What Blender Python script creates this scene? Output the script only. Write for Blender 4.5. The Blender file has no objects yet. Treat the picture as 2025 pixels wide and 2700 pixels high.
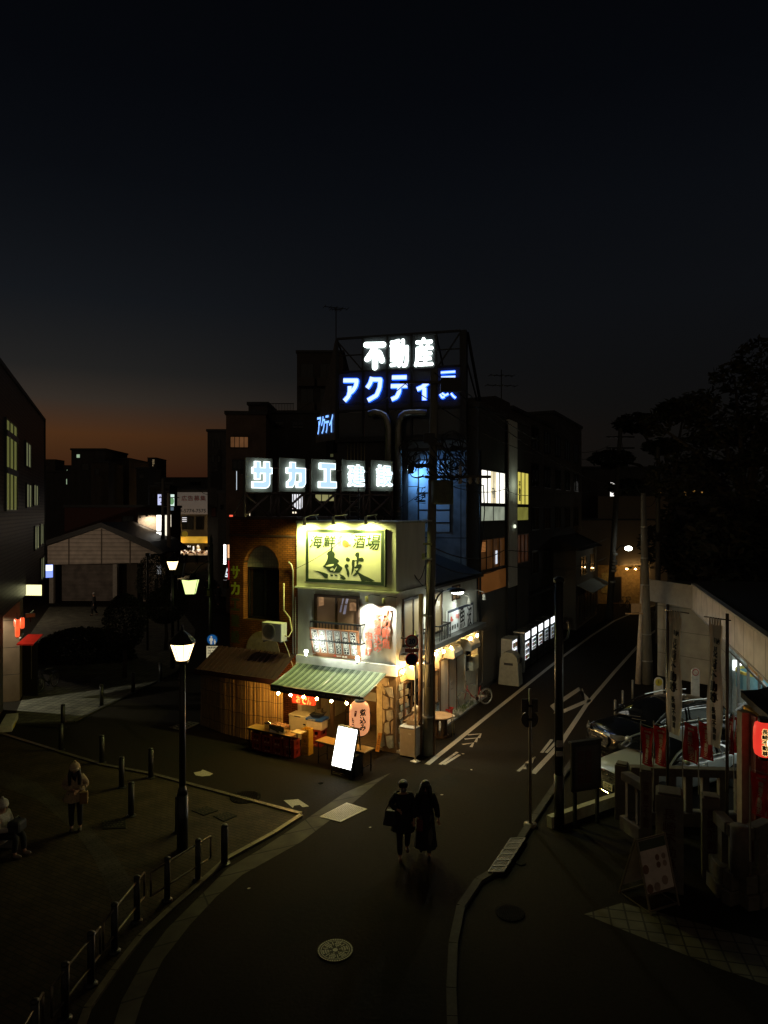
import bpy, bmesh, math, random
from math import radians as R, sin, cos, pi
from mathutils import Vector as V, Matrix
random.seed(11)
S = bpy.context.scene
COL = S.collection
# ------------------------------------------------------------------ camera
F, CX, CY, EYE = 1800.0, 1012.5, 1350.0, 7.7      # eye 7.7 m above the street, level camera
cd = bpy.data.cameras.new('camera'); cam = bpy.data.objects.new('camera', cd); COL.objects.link(cam)
cam.location = (0, 0, EYE); cam.rotation_euler = (pi/2, 0, 0)
cd.sensor_fit = 'HORIZONTAL'; cd.sensor_width = 36; cd.lens = 36*F/2025; cd.clip_end = 3000; cd.clip_start = .1
S.camera = cam
# ------------------------------------------------------------------ sky (dusk: sun already down on the left)
w = bpy.data.worlds.new('World'); S.world = w; w.use_nodes = True
nt = w.node_tree; nd = nt.nodes; lk = nt.links
bg = nd['Background']
def node(t, **kw):
    n = nd.new(t)
    for k, v in kw.items(): setattr(n, k, v)
    return n
def wmath(op, a, b=None):
    n = node('ShaderNodeMath', operation=op)
    for i, x in enumerate((a, b)):
        if x is None: continue
        if isinstance(x, (int, float)): n.inputs[i].default_value = x
        else: lk.new(x, n.inputs[i])
    return n.outputs[0]
tc = node('ShaderNodeTexCoord'); sp = node('ShaderNodeSeparateXYZ'); lk.new(tc.outputs['Generated'], sp.inputs[0])
def ramp(fac, stops):
    r = node('ShaderNodeValToRGB'); lk.new(fac, r.inputs[0]); e = r.color_ramp.elements
    while len(e) < len(stops): e.new(.5)
    for i, (p, c) in enumerate(stops): e[i].position = p; e[i].color = (*c, 1)
    return r.outputs[0]
# high sky: elevation gradient (z of the view direction)
base = ramp(sp.outputs['Z'], [(0, (.0042, .0038, .0033)), (.12, (.0044, .0041, .0038)), (.28, (.0041, .0047, .0060)), (.40, (.0030, .0037, .0053)), (.52, (.0016, .0021, .0033)), (.75, (.0008, .0010, .0015))])
glow = ramp(sp.outputs['Z'], [(0, (.030, .005, .0008)), (.05, (.034, .008, .0014)), (.085, (.052, .0175, .0036)), (.105, (.066, .0225, .0048)), (.15, (.031, .0225, .0160)), (.19, (.0135, .0125, .0110)), (.28, (.0042, .0052, .0066)), (.42, (0, 0, 0))])
# azimuth fall-off round the place where the sun set
dot = wmath('ADD', wmath('MULTIPLY', sp.outputs['X'], -.500), wmath('MULTIPLY', sp.outputs['Y'], .866))
az = wmath('POWER', wmath('MAXIMUM', dot, 0), 10.0)
mx = node('ShaderNodeMix', data_type='RGBA', blend_type='ADD'); mx.inputs[0].default_value = 1
gl = node('ShaderNodeMix', data_type='RGBA', blend_type='MULTIPLY'); gl.inputs[0].default_value = 1
cmb = node('ShaderNodeCombineXYZ')
for i in range(3): lk.new(az, cmb.inputs[i])
lk.new(glow, gl.inputs[6]); lk.new(cmb.outputs[0], gl.inputs[7])
lk.new(base, mx.inputs[6]); lk.new(gl.outputs[2], mx.inputs[7])
# the real twilight of a sun seven degrees under the horizon, very weak
sky = node('ShaderNodeTexSky', sky_type='NISHITA', sun_disc=False)
sky.sun_elevation = R(-7); sky.sun_rotation = R(-30); sky.dust_density = 2
mx2 = node('ShaderNodeMix', data_type='RGBA', blend_type='ADD'); mx2.inputs[0].default_value = .05
lk.new(mx.outputs[2], mx2.inputs[6]); lk.new(sky.outputs[0], mx2.inputs[7])
# warm glow added to the sky behind the camera, brightens camera-facing surfaces
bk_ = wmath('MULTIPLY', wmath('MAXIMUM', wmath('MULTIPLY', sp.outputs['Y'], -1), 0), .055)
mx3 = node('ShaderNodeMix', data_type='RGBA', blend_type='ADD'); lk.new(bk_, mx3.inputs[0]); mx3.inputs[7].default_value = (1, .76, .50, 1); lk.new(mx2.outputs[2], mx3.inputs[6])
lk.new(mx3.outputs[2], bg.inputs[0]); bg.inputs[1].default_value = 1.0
vs = S.view_settings; vs.view_transform = 'Standard'; vs.look = 'None'; vs.exposure = 0; vs.gamma = 1
S.cycles.use_denoising = True
S.cycles.sample_clamp_indirect = 6; S.cycles.max_bounces = 6; S.cycles.diffuse_bounces = 3
# ------------------------------------------------------------------ projection helpers (photo pixel -> point of the place)
def P(px, py, Y): return V(((px-CX)/F*Y, Y, EYE-(py-CY)/F*Y))
def G(px, py, z=0.0): return P(px, py, (EYE-z)*F/(py-CY))
class Frame:
    """a wall line: origin at a corner, X along the front, Y into the building"""
    def __init__(s, x, y, deg):
        s.o = V((x, y, 0)); s.a = R(deg); s.ux = V((cos(s.a), sin(s.a), 0)); s.uy = V((-sin(s.a), cos(s.a), 0)); s.deg = deg
    def w(s, x, y, z=0): return s.o + s.ux*x + s.uy*y + V((0, 0, z))
    def loc(s, p): d = V(p)-s.o; return V((d.dot(s.ux), d.dot(s.uy), p[2]))
    def front(s, px, py, y=0.0):
        d = V(((px-CX)/F, 1, -(py-CY)/F)); e = V((0, 0, EYE))
        t = (y-(e-s.o).dot(s.uy))/d.dot(s.uy); return s.loc(e+d*t)
    def side(s, px, py, x=0.0):
        d = V(((px-CX)/F, 1, -(py-CY)/F)); e = V((0, 0, EYE))
        t = (x-(e-s.o).dot(s.ux))/d.dot(s.ux); return s.loc(e+d*t)
# ------------------------------------------------------------------ glyphs
GLY = {}
def prefetch(keys):
    obs = []
    for k in keys:
        if k in GLY: continue
        cu = bpy.data.curves.new('glyph', 'FONT'); cu.body = k; cu.resolution_u = 3 if len(k) == 1 else 2
        ob = bpy.data.objects.new('glyph', cu); COL.objects.link(ob); obs.append((k, ob))
    bpy.context.view_layer.update(); dg = bpy.context.evaluated_depsgraph_get()
    for k, ob in obs:
        me = bpy.data.meshes.new_from_object(ob.evaluated_get(dg))
        vv = [(v.co.x, v.co.y) for v in me.vertices]; ff = [tuple(p.vertices) for p in me.polygons]
        x0, x1 = min(v[0] for v in vv), max(v[0] for v in vv); y0, y1 = min(v[1] for v in vv), max(v[1] for v in vv)
        GLY[k] = (vv, ff, x0, y0, x1, y1)
        bpy.data.meshes.remove(me)
    for k, ob in obs:
        cu = ob.data; bpy.data.objects.remove(ob); bpy.data.curves.remove(cu)
WORDS = ['03-5774-7575', 'UONAMI', 'FISH BAR', '20', '16', '19', '7', '9', '-', '300', '48-51', '12-08', 'UONAMI FISH BAR']
prefetch(sorted(set('海鮮酒場魚波不動産建設サカエアクティブ旬の名物煮込み串揚げいかわた醤油焼海老餃子活鯵なめろうさざえつぼ焼きばくだんしじみラーメンおでん広告募集長崎尊奉納講南無明王自転車を除く土曜日休品川池もつうなぎ生ビールのれん居屋薬')) + WORDS)
# ------------------------------------------------------------------ mesh builder
class MB:
    def __init__(s): s.v = []; s.f = []; s.m = []
    def add(s, vs, fs, m=0):
        n = len(s.v); s.v += [tuple(q) for q in vs]; s.f += [tuple(i+n for i in f) for f in fs]; s.m += [m]*len(fs); return s
    def poly(s, pts, m=0): return s.add(pts, [range(len(pts))], m)
    def box(s, a, b, m=0):
        (x0, y0, z0), (x1, y1, z1) = a, b
        return s.add([(x0,y0,z0),(x1,y0,z0),(x1,y1,z0),(x0,y1,z0),(x0,y0,z1),(x1,y0,z1),(x1,y1,z1),(x0,y1,z1)],
                     [(0,3,2,1),(4,5,6,7),(0,1,5,4),(1,2,6,5),(2,3,7,6),(3,0,4,7)], m)
    def cbox(s, c, d, m=0, rz=0):
        n = len(s.v); s.box(tuple(-k/2 for k in d), tuple(k/2 for k in d), m)
        for i in range(n, len(s.v)):
            x, y, z = s.v[i]; s.v[i] = (c[0]+x*cos(rz)-y*sin(rz), c[1]+x*sin(rz)+y*cos(rz), c[2]+z)
        return s
    def prism(s, pts, d, m=0):
        """pts: 3-D outline, d: extrusion vector"""
        n = len(pts); d = V(d); q = [V(p) for p in pts]; q += [p+d for p in q]
        return s.add(q, [tuple(range(n))[::-1], tuple(range(n, 2*n))]+[(i, (i+1) % n, (i+1) % n+n, i+n) for i in range(n)], m)
    def bar(s, p, q, r0, r1=None, n=8, m=0, cap=True):
        p, q = V(p), V(q); r1 = r0 if r1 is None else r1; d = (q-p)
        if d.length < 1e-6: return s
        d.normalize(); a = d.orthogonal().normalized(); b = d.cross(a)
        vs = [p+(a*cos(t)+b*sin(t))*r0 for t in [2*pi*i/n for i in range(n)]]+[q+(a*cos(t)+b*sin(t))*r1 for t in [2*pi*i/n for i in range(n)]]
        fs = [(i, (i+1) % n, (i+1) % n+n, i+n) for i in range(n)]
        if cap: fs += [tuple(range(n))[::-1], tuple(range(n, 2*n))]
        return s.add(vs, fs, m)
    def beam(s, p, q, w, h=None, m=0):
        """square section bar"""
        p, q = V(p), V(q); h = h or w; d = (q-p).normalized(); up = V((0,0,1)) if abs(d.z) < .95 else V((0,1,0))
        a = d.cross(up).normalized()*w/2; b = d.cross(a).normalized()*h/2
        return s.add([p-a-b,p+a-b,p+a+b,p-a+b,q-a-b,q+a-b,q+a+b,q-a+b], [(0,3,2,1),(4,5,6,7),(0,1,5,4),(1,2,6,5),(2,3,7,6),(3,0,4,7)], m)
    def tube(s, pts, r, n=6, m=0):
        pts = [V(p) for p in pts]; rings = []
        for i, p in enumerate(pts):
            d = (pts[min(i+1, len(pts)-1)]-pts[max(i-1, 0)]).normalized(); a = d.cross(V((.13,.27,.95))).normalized(); b = d.cross(a)
            rr = r[i] if isinstance(r, (list, tuple)) else r
            rings.append([p+(a*cos(2*pi*k/n)+b*sin(2*pi*k/n))*rr for k in range(n)])
        k0 = len(s.v); vs = [q for g in rings for q in g]; fs = []
        for i in range(len(pts)-1): fs += [(i*n+k, i*n+(k+1) % n, (i+1)*n+(k+1) % n, (i+1)*n+k) for k in range(n)]
        fs += [tuple(range(n))[::-1], tuple(range(len(vs)-n, len(vs)))]
        return s.add(vs, fs, m)
    def lathe(s, prof, c=(0,0,0), n=16, m=0, sx=1, sy=1):
        vs = []; fs = []
        for r, z in prof: vs += [(c[0]+r*sx*cos(2*pi*k/n), c[1]+r*sy*sin(2*pi*k/n), c[2]+z) for k in range(n)]
        for i in range(len(prof)-1): fs += [(i*n+k, i*n+(k+1) % n, (i+1)*n+(k+1) % n, (i+1)*n+k) for k in range(n)]
        fs += [tuple(range(n))[::-1], tuple(range(len(vs)-n, len(vs)))]
        return s.add(vs, fs, m)
    def ball(s, c, r, m=0, n=8, k=6, sc=(1,1,1)):
        return s.lathe([(r*sc[0]*max(.02, sin(pi*i/k)), -r*sc[2]*cos(pi*i/k)) for i in range(k+1)], c, n, m, 1, sc[1]/sc[0])
    def txt(s, key, fn, x, z, wd, ht, m=0, bold=0, dep=.0006):
        """flat glyph(s) fitted in a wd x ht box centred on x,z; fn maps (x, z, lift) to a point"""
        vv, ff, x0, y0, x1, y1 = GLY[key]
        sx = wd/(x1-x0); sy = ht/(y1-y0)
        offs = [(0, 0)] if not bold else [(bold*cos(t), bold*sin(t)) for t in (0, pi/3, 2*pi/3, pi, 4*pi/3, 5*pi/3)]+[(0, 0)]
        for i, (ox, oz) in enumerate(offs):
            s.add([fn(x+(a-(x0+x1)/2)*sx+ox, z+(b-(y0+y1)/2)*sy+oz, i*dep) for a, b in vv], ff, m)
        return s
    def chars(s, st, fn, x, z, wd, ht, m=0, bold=0, vert=False, fill=.88):
        n = len(st)
        for i, ch in enumerate(st):
            if vert: cx_, cz_, cw, chh = x, z+ht/2-(i+.5)*ht/n, wd, ht/n
            else: cx_, cz_, cw, chh = x-wd/2+(i+.5)*wd/n, z, wd/n, ht
            g = GLY[ch]; gw, gh = g[4]-g[2], g[5]-g[3]; k = 1/max(.8, gw, gh)
            s.txt(ch, fn, cx_, cz_, cw*fill*min(1, gw*k*1.05), chh*fill*min(1, gh*k*1.05), m, bold)
        return s
    def build(s, name, mats, parent=None, smooth=False, loc=None, rz=None, fix=False, bevel=0):
        me = bpy.data.meshes.new(name); me.from_pydata(s.v, [], s.f)
        for mt in (mats if isinstance(mats, (list, tuple)) else [mats]): me.materials.append(mt)
        if len(me.materials) > 1: me.polygons.foreach_set('material_index', s.m)
        if fix or smooth:
            bm = bmesh.new(); bm.from_mesh(me); bmesh.ops.recalc_face_normals(bm, faces=bm.faces); bm.to_mesh(me); bm.free()
        if smooth: me.polygons.foreach_set('use_smooth', [True]*len(me.polygons))
        me.update(); o = bpy.data.objects.new(name, me); COL.objects.link(o)
        if parent: o.parent = parent
        if loc is not None: o.location = loc
        if rz is not None: o.rotation_euler.z = rz
        if bevel:
            bv = o.modifiers.new('soft_edges', 'BEVEL'); bv.width = bevel; bv.segments = 2; bv.limit_method = 'ANGLE'
        return o
def tag(o, label, cat=None, group=None, kind=None):
    if label: o['label'] = label
    if cat: o['category'] = cat
    if group: o['group'] = group
    if kind: o['kind'] = kind
    return o
def thing(name, label, cat, loc=(0,0,0), deg=0, group=None):
    o = bpy.data.objects.new(name, None); COL.objects.link(o); o.empty_display_size = .2
    o.location = loc; o.rotation_euler.z = R(deg); return tag(o, label, cat, group)
def fthing(name, label, cat, fr, x=0, y=0, z=0, group=None): return thing(name, label, cat, fr.w(x, y, z), fr.deg, group)
def kids(o): return [c for c in bpy.data.objects if c.parent == o]
def copy_tree(o, parent=None, **kw):
    c = o.copy(); COL.objects.link(c); c.parent = parent
    for ch in kids(o): copy_tree(ch, c)
    for k, v in kw.items():
        if k == 'loc': c.location = v
        elif k == 'deg': c.rotation_euler.z = R(v)
        else: c[k] = v
    return c
def lamp(name, kind, loc, power, col, parent=None, size=.05, rot=None, spot=None, blend=.5, aim=None):
    l = bpy.data.lights.new(name, kind); l.energy = power; l.color = col
    if kind == 'AREA': l.size = size
    else: l.shadow_soft_size = size
    if kind == 'SPOT': l.spot_size = R(spot or 90); l.spot_blend = blend
    o = bpy.data.objects.new(name, l); COL.objects.link(o); o.location = loc
    if parent: o.parent = parent
    if aim is not None: o.rotation_euler = (V(aim)-V(loc)).to_track_quat('-Z', 'Y').to_euler()
    return o
# ------------------------------------------------------------------ materials
MT = {}
def mat(name, col, rough=.6, metal=0, var=.25, scale=6, bump=0, coat=0, stretch=(1,1,1), spec=None, space='Object'):
    """principled surface whose colour wanders a little between two tones"""
    if name in MT: return MT[name]
    m = bpy.data.materials.new(name); m.use_nodes = True; t = m.node_tree; b = t.nodes['Principled BSDF']
    b.inputs['Roughness'].default_value = rough; b.inputs['Metallic'].default_value = metal
    if coat: b.inputs['Coat Weight'].default_value = coat; b.inputs['Coat Roughness'].default_value = .05
    if spec is not None: b.inputs['Specular IOR Level'].default_value = spec
    b.inputs['Base Color'].default_value = (*col, 1)
    if var or bump:
        tcn = t.nodes.new('ShaderNodeTexCoord'); mp = t.nodes.new('ShaderNodeMapping'); mp.inputs['Scale'].default_value = stretch
        nz = t.nodes.new('ShaderNodeTexNoise'); nz.inputs['Scale'].default_value = scale; nz.inputs['Detail'].default_value = 5; nz.inputs['Roughness'].default_value = .65
        t.links.new(tcn.outputs[space], mp.inputs[0]); t.links.new(mp.outputs[0], nz.inputs['Vector'])
        if var:
            r = t.nodes.new('ShaderNodeValToRGB'); r.color_ramp.elements[0].position = .3; r.color_ramp.elements[1].position = .7
            r.color_ramp.elements[0].color = (*[c*(1-var) for c in col], 1); r.color_ramp.elements[1].color = (*[min(1, c*(1+var*.6)) for c in col], 1)
            t.links.new(nz.outputs[0], r.inputs[0]); t.links.new(r.outputs[0], b.inputs['Base Color'])
        if bump:
            bp = t.nodes.new('ShaderNodeBump'); bp.inputs['Strength'].default_value = bump; bp.inputs['Distance'].default_value = .02
            t.links.new(nz.outputs[0], bp.inputs['Height']); t.links.new(bp.outputs[0], b.inputs['Normal'])
    MT[name] = m; return m
def brick(name, c1, c2, mortar, bw, bh, rough=.8, gap=.012, space='Object', rot=(0,0,0), bump=.4, off=.5, dirt=.5):
    if name in MT: return MT[name]
    m = bpy.data.materials.new(name); m.use_nodes = True; t = m.node_tree; b = t.nodes['Principled BSDF']; b.inputs['Roughness'].default_value = rough
    tcn = t.nodes.new('ShaderNodeTexCoord'); mp = t.nodes.new('ShaderNodeMapping'); mp.inputs['Rotation'].default_value = rot
    b.inputs['Specular IOR Level'].default_value = .15; bk = t.nodes.new('ShaderNodeTexBrick'); bk.offset = off
    for k, c in (('Color1', c1), ('Color2', c2), ('Mortar', mortar)): bk.inputs[k].default_value = (*c, 1)
    bk.inputs['Scale'].default_value = 1; bk.inputs['Brick Width'].default_value = bw; bk.inputs['Row Height'].default_value = bh; bk.inputs['Mortar Size'].default_value = gap; bk.inputs['Bias'].default_value = 0
    t.links.new(tcn.outputs[space], mp.inputs[0]); t.links.new(mp.outputs[0], bk.inputs['Vector'])
    nz = t.nodes.new('ShaderNodeTexNoise'); nz.inputs['Scale'].default_value = 1.7; nz.inputs['Detail'].default_value = 6
    t.links.new(tcn.outputs[space], nz.inputs['Vector'])
    mr = t.nodes.new('ShaderNodeMapRange'); mr.inputs[1].default_value = .3; mr.inputs[2].default_value = .7; mr.inputs[3].default_value = 1-dirt; mr.inputs[4].default_value = 1.1
    t.links.new(nz.outputs[0], mr.inputs[0])
    mu = t.nodes.new('ShaderNodeMix'); mu.data_type = 'RGBA'; mu.blend_type = 'MULTIPLY'; mu.inputs[0].default_value = 1
    t.links.new(bk.outputs['Color'], mu.inputs[6]); t.links.new(mr.outputs[0], mu.inputs[7]); t.links.new(mu.outputs[2], b.inputs['Base Color'])
    bp = t.nodes.new('ShaderNodeBump'); bp.inputs['Strength'].default_value = bump; bp.inputs['Distance'].default_value = .01; bp.invert = True
    t.links.new(bk.outputs['Fac'], bp.inputs['Height']); t.links.new(bp.outputs[0], b.inputs['Normal'])
    MT[name] = m; return m
def glow_mat(name, col, strength, sample=True, var=0, scale=3):
    if name in MT: return MT[name]
    m = bpy.data.materials.new(name); m.use_nodes = True; t = m.node_tree; b = t.nodes['Principled BSDF']
    b.inputs['Base Color'].default_value = (*[min(.8, c*.5) for c in col], 1); b.inputs['Roughness'].default_value = .4
    b.inputs['Emission Color'].default_value = (*col, 1); b.inputs['Emission Strength'].default_value = strength
    if var:
        tcn = t.nodes.new('ShaderNodeTexCoord'); nz = t.nodes.new('ShaderNodeTexNoise'); nz.inputs['Scale'].default_value = scale; nz.inputs['Detail'].default_value = 4
        t.links.new(tcn.outputs['Object'], nz.inputs['Vector']); mr = t.nodes.new('ShaderNodeMapRange'); mr.inputs[1].default_value = .3; mr.inputs[2].default_value = .7
        mr.inputs[3].default_value = strength*(1-var); mr.inputs[4].default_value = strength*(1+var); t.links.new(nz.outputs[0], mr.inputs[0]); t.links.new(mr.outputs[0], b.inputs['Emission Strength'])
    if not sample: m.cycles.emission_sampling = 'NONE'
    MT[name] = m; return m
WHT = mat('white_paint', (.72, .72, .68), .5, var=.12)
PLASTER = mat('pale_plaster', (.48, .48, .42), .85, var=.22, scale=2.2, bump=.15, stretch=(1,1,.35))
CREAM = mat('cream_plaster', (.66, .60, .45), .85, var=.25, scale=2.5, bump=.2)
BLACK = mat('black_metal', (.012, .012, .012), .45, var=.2)
DKMET = mat('dark_steel', (.035, .035, .035), .4, metal=.6, var=.3)
STEEL = mat('galvanised_steel', (.42, .43, .42), .38, metal=.9, var=.2, scale=9)
STAIN = mat('stainless_steel', (.6, .6, .58), .22, metal=1, var=.1)
BROWN = mat('brown_sash', (.045, .025, .015), .5, var=.3)
DKWALL = mat('dark_wall', (.055, .05, .047), .85, var=.4, scale=1.2, stretch=(1,1,.3))
DKWALL2 = mat('brown_dark_wall', (.075, .058, .045), .85, var=.4, scale=1.2, stretch=(1,1,.3))
GREYWALL = mat('grey_wall', (.055, .055, .052), .85, var=.3, scale=1.1, stretch=(1,1,.3), bump=.1)
DGLASS = mat('dark_window_glass', (.012, .013, .014), .06, var=.2)
ROOFT = mat('dark_roof_sheet', (.03, .03, .032), .6, var=.3)
WOOD = mat('warm_wood', (.30, .17, .075), .55, var=.4, scale=5, stretch=(1,12,12), bump=.1)
DKWOOD = mat('dark_wood', (.09, .05, .025), .6, var=.4, scale=5, stretch=(8,8,1))
PAPER = mat('paper', (.72, .68, .58), .8, var=.08)
INK = mat('black_ink', (.008, .008, .008), .7, var=0)
REDP = mat('red_paint', (.42, .02, .015), .5, var=.25)
RUBBER = mat('rubber', (.012, .012, .012), .8, var=.2)
CONC = mat('concrete', (.30, .29, .26), .9, var=.3, scale=4, bump=.2)
# ================================================================== GROUND
ASPH = mat('asphalt', (.012, .0096, .0066), .9, var=.35, scale=14, bump=.35, spec=.08)
ASPH2 = mat('old_asphalt', (.015, .0125, .009), .9, var=.3, scale=22, bump=.3, spec=.08)
PAVE = brick('tan_pavers', (.048, .033, .018), (.034, .024, .014), (.022, .018, .012), .22, .11, rot=(0,0,R(28)), bump=.6)
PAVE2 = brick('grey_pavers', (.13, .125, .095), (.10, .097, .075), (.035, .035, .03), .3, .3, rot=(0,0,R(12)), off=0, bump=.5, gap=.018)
PAVE3 = brick('dark_pavers', (.055, .045, .038), (.045, .038, .03), (.03, .026, .02), .22, .11, rot=(0,0,R(-40)))
GUTTER = brick('gutter_concrete', (.07, .065, .048), (.052, .049, .037), (.022, .022, .016), .6, 3, rot=(0,0,R(63)), off=0, gap=.02)
LINE = mat('worn_road_paint', (.30, .28, .23), .8, var=.5, scale=30)
def sheet(name, px, z, m, label=None, kind='structure', world=False):
    b = MB(); b.poly([V((q[0], q[1], z)) for q in ([G(*p) for p in px] if not world else px)])
    o = b.build(name, m, fix=True); o['kind'] = kind
    if o.data.polygons[0].normal.z < 0: o.data.flip_normals()
    return o
sheet('street_ground', [(-400,-30),(400,-30),(400,900),(-400,900)], 0, ASPH, world=True)
APATCH = mat('asphalt_patch', (.011, .010, .008), .92, var=.4, scale=9, bump=.4, spec=.08)
for pq in ([(700,2400),(1010,2330),(1040,2420),(720,2500)], [(1090,2080),(1180,2040),(1215,2062),(1130,2110)], [(420,1985),(520,1960),(590,1985),(480,2015)], [(1290,1905),(1345,1862),(1372,1876),(1320,1922)], [(960,2560),(1130,2545),(1140,2690),(930,2690)]): sheet('asphalt_patch', pq, .002, APATCH)
sheet('plaza_paving', [(794,2148),(722,2195),(600,2262),(530,2325),(450,2395),(370,2470),(300,2560),(230,2660),(190,2780),(-900,2780),(-700,1925),(0,1935),(161,1985),(269,2018),(397,2042),(700,2123)], .008, PAVE)
sheet('dark_paving_band', [(-60,2010),(100,2065),(220,2165),(300,2250),(345,2320),(380,2400),(400,2440),(335,2500),(320,2450),(290,2360),(250,2270),(200,2195),(100,2110),(-60,2050)], .012, PAVE3)
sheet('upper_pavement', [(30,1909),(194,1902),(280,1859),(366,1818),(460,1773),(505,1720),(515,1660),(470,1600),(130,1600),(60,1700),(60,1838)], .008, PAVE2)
sheet('gutter_strip', [(1030,2038),(908,2091),(781,2178),(684,2241),(600,2290),(520,2370),(440,2450),(380,2530),(320,2640),(275,2780),(330,2780),(375,2640),(430,2530),(500,2440),(570,2365),(640,2306),(689,2279),(794,2220),(929,2119),(987,2070)], .004, GUTTER)
sheet('right_pavement', [(1640,1880),(1518,2000),(1394,2184),(1330,2290),(1262,2330),(1215,2400),(1195,2500),(1190,2620),(1195,2780),(2700,2780),(2700,1850)], .03, ASPH2)
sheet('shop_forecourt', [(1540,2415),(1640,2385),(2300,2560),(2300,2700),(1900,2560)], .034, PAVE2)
def kerb(name, px, wd, h, m):
    b = MB(); pts = [G(*p) for p in px]
    for a, c in zip(pts, pts[1:]):
        d = (c-a); L = d.length; d.normalize(); n = max(1, int(L/.6))
        for i in range(n):
            p = a+d*(L*i/n+.006); q = a+d*(L*(i+1)/n-.006)
            b.beam(p+V((0,0,h/2)), q+V((0,0,h/2)), wd, h)
    o = b.build(name, m, fix=True); o['kind'] = 'structure'
kerb('kerb_stones', [(1640,1880),(1518,2000),(1394,2184),(1330,2290),(1262,2330),(1215,2400),(1195,2500),(1190,2620),(1195,2780)], .16, .10, mat('kerb_concrete', (.028,.026,.021), .9, var=.4, scale=8))
kerb('plaza_kerb', [(794,2152),(722,2199),(600,2266),(530,2329),(450,2399),(370,2474),(300,2564),(230,2664),(190,2780)], .12, .05, mat('edge_steel', (.13,.11,.08), .5, metal=.7, var=.3))
kerb('plaza_edging', [(0,1935),(161,1985),(269,2018),(397,2042),(700,2123),(794,2148)], .12, .045, MT['edge_steel'])
kerb('pavement_kerb', [(30,1911),(194,1904),(280,1861),(366,1820),(460,1775),(507,1721)], .12, .05, MT['kerb_concrete'])
def ribbon(b, pts, wd, z, m=0):
    pts = [V((p[0], p[1], z)) for p in pts]; L = []
    for i, p in enumerate(pts):
        d = (pts[min(i+1, len(pts)-1)]-pts[max(0, i-1)]).normalized(); n = V((-d.y, d.x, 0))*wd/2; L.append((p-n, p+n))
    for (a, c), (e, f) in zip(L, L[1:]): b.poly([a, e, f, c], m)
def marking(name, lines, wd, z=.004, m=None):
    b = MB()
    for ln in lines: ribbon(b, [G(*p) for p in ln], wd, z)
    o = b.build(name, m or LINE, fix=True); o['kind'] = 'structure'; return o
marking('road_edge_line_marking', [[(1126,2016),(1300,1877),(1475,1738),(1560,1676),(1620,1637),(1690,1607),(1800,1575)]], .17)
marking('lane_line_marking', [[(1405,2040),(1475,1965),(1545,1860),(1620,1772),(1700,1683),(1760,1640)]], .17)
marking('diamond_road_marking', [[(1459,1862),(1531,1814),(1551,1847),(1466,1884),(1459,1862)]], .26)
marking('chevron_road_marking', [[(1233,1938),(1268,1935),(1262,1946)], [(1225,1949),(1258,1946),(1254,1957)], [(1219,1963),(1248,1959),(1242,1970)], [(1160,2016),(1206,1983)], [(1170,2016),(1212,1990)],
         [(1366,2034),(1388,2014),(1384,2028)], [(1388,2012),(1412,1996),(1400,2012)], [(1428,1985),(1455,1950)], [(1440,1985),(1465,1958)]], .10)
# worn paint scraps
def scrap(px, label):
    b = MB(); b.poly([G(x, y, .004) for x, y in px]); tag(b.build('paint_scrap', LINE, fix=True), label, 'road paint')
scrap([(748,2110),(786,2107),(815,2126),(798,2128),(790,2122),(776,2124),(772,2130)], 'worn white road paint patch with a broken edge near the steel paving corner')
scrap([(511,2037),(530,2033),(534,2029),(545,2033),(562,2040),(553,2045),(532,2047),(516,2044)], 'ragged white road paint patch lying alone on the asphalt past the lit lamp post')
# covers
COVER = mat('cast_iron_cover', (.055, .055, .036), .5, metal=.3, var=.3, scale=20)
COVERD = mat('cast_iron_dark', (.010, .010, .008), .8, var=.3, spec=.1)
def manhole(c, r, label, ring=.12, flower=False, rim=None):
    o = thing('manhole_cover', label, 'manhole cover', c); b = MB()
    b.lathe([(r, 0), (r, .012), (r-.03, .016), (.001, .016)], n=40, m=0)
    if rim: b.lathe([(r, .0165), (r*.8 if ring else r*.9, .0165)], n=40, m=1)
    b.build('frame', [COVERD, rim or COVERD], o)
    b = MB(); z = .018
    def arc(r0, r1, a0, a1, n=6):
        b.poly([(r0*cos(a0+(a1-a0)*i/n), r0*sin(a0+(a1-a0)*i/n), z) for i in range(n+1)]+[(r1*cos(a1-(a1-a0)*i/n), r1*sin(a1-(a1-a0)*i/n), z) for i in range(n+1)])
    if flower:
        for i in range(44): arc(r*.9, r*.99, 2*pi*i/44, 2*pi*(i+.7)/44, 1)
        for i in range(24): arc(r*.78, r*.83, 2*pi*i/24, 2*pi*(i+.9)/24, 2)
        for k in range(6):
            a = 2*pi*k/6+.3
            for j in range(-2, 3):
                for q in range(4):
                    rr = r*(.22+.14*q); da = (.10+.03*q)*.9; arc(rr, rr+r*.10, a+j*da-da*.38, a+j*da+da*.38, 2) if abs(j) <= (1 if q in (0, 3) else 2) else None
            arc(r*.42, r*.72, a+pi/6-.045, a+pi/6+.045, 1)
        arc(0.001, r*.15, 0, 2*pi-.01, 14)
    else:
        for i in range(20): arc(r*.86, r*.95, 2*pi*i/20, 2*pi*(i+.8)/20, 2)
        for q in range(-5, 6):
            for p in range(-5, 6):
                x, y = q*r*.15, p*r*.15
                if x*x+y*y < (r*.78)**2: b.poly([(x-r*.05,y-r*.03,z),(x+r*.05,y-r*.03,z),(x+r*.05,y+r*.03,z),(x-r*.05,y+r*.03,z)])
    b.build('relief', COVER if flower else COVERD, o, fix=True)
manhole(G(884,2507,.0), .31, 'round manhole cover with pale flower petal relief alone on dark road', flower=True)
manhole(G(647,2102,.012), .40, 'round manhole cover in a wide concrete ring at the paving edge', rim=mat('ring_concrete', (.24,.22,.17), .9))
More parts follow.
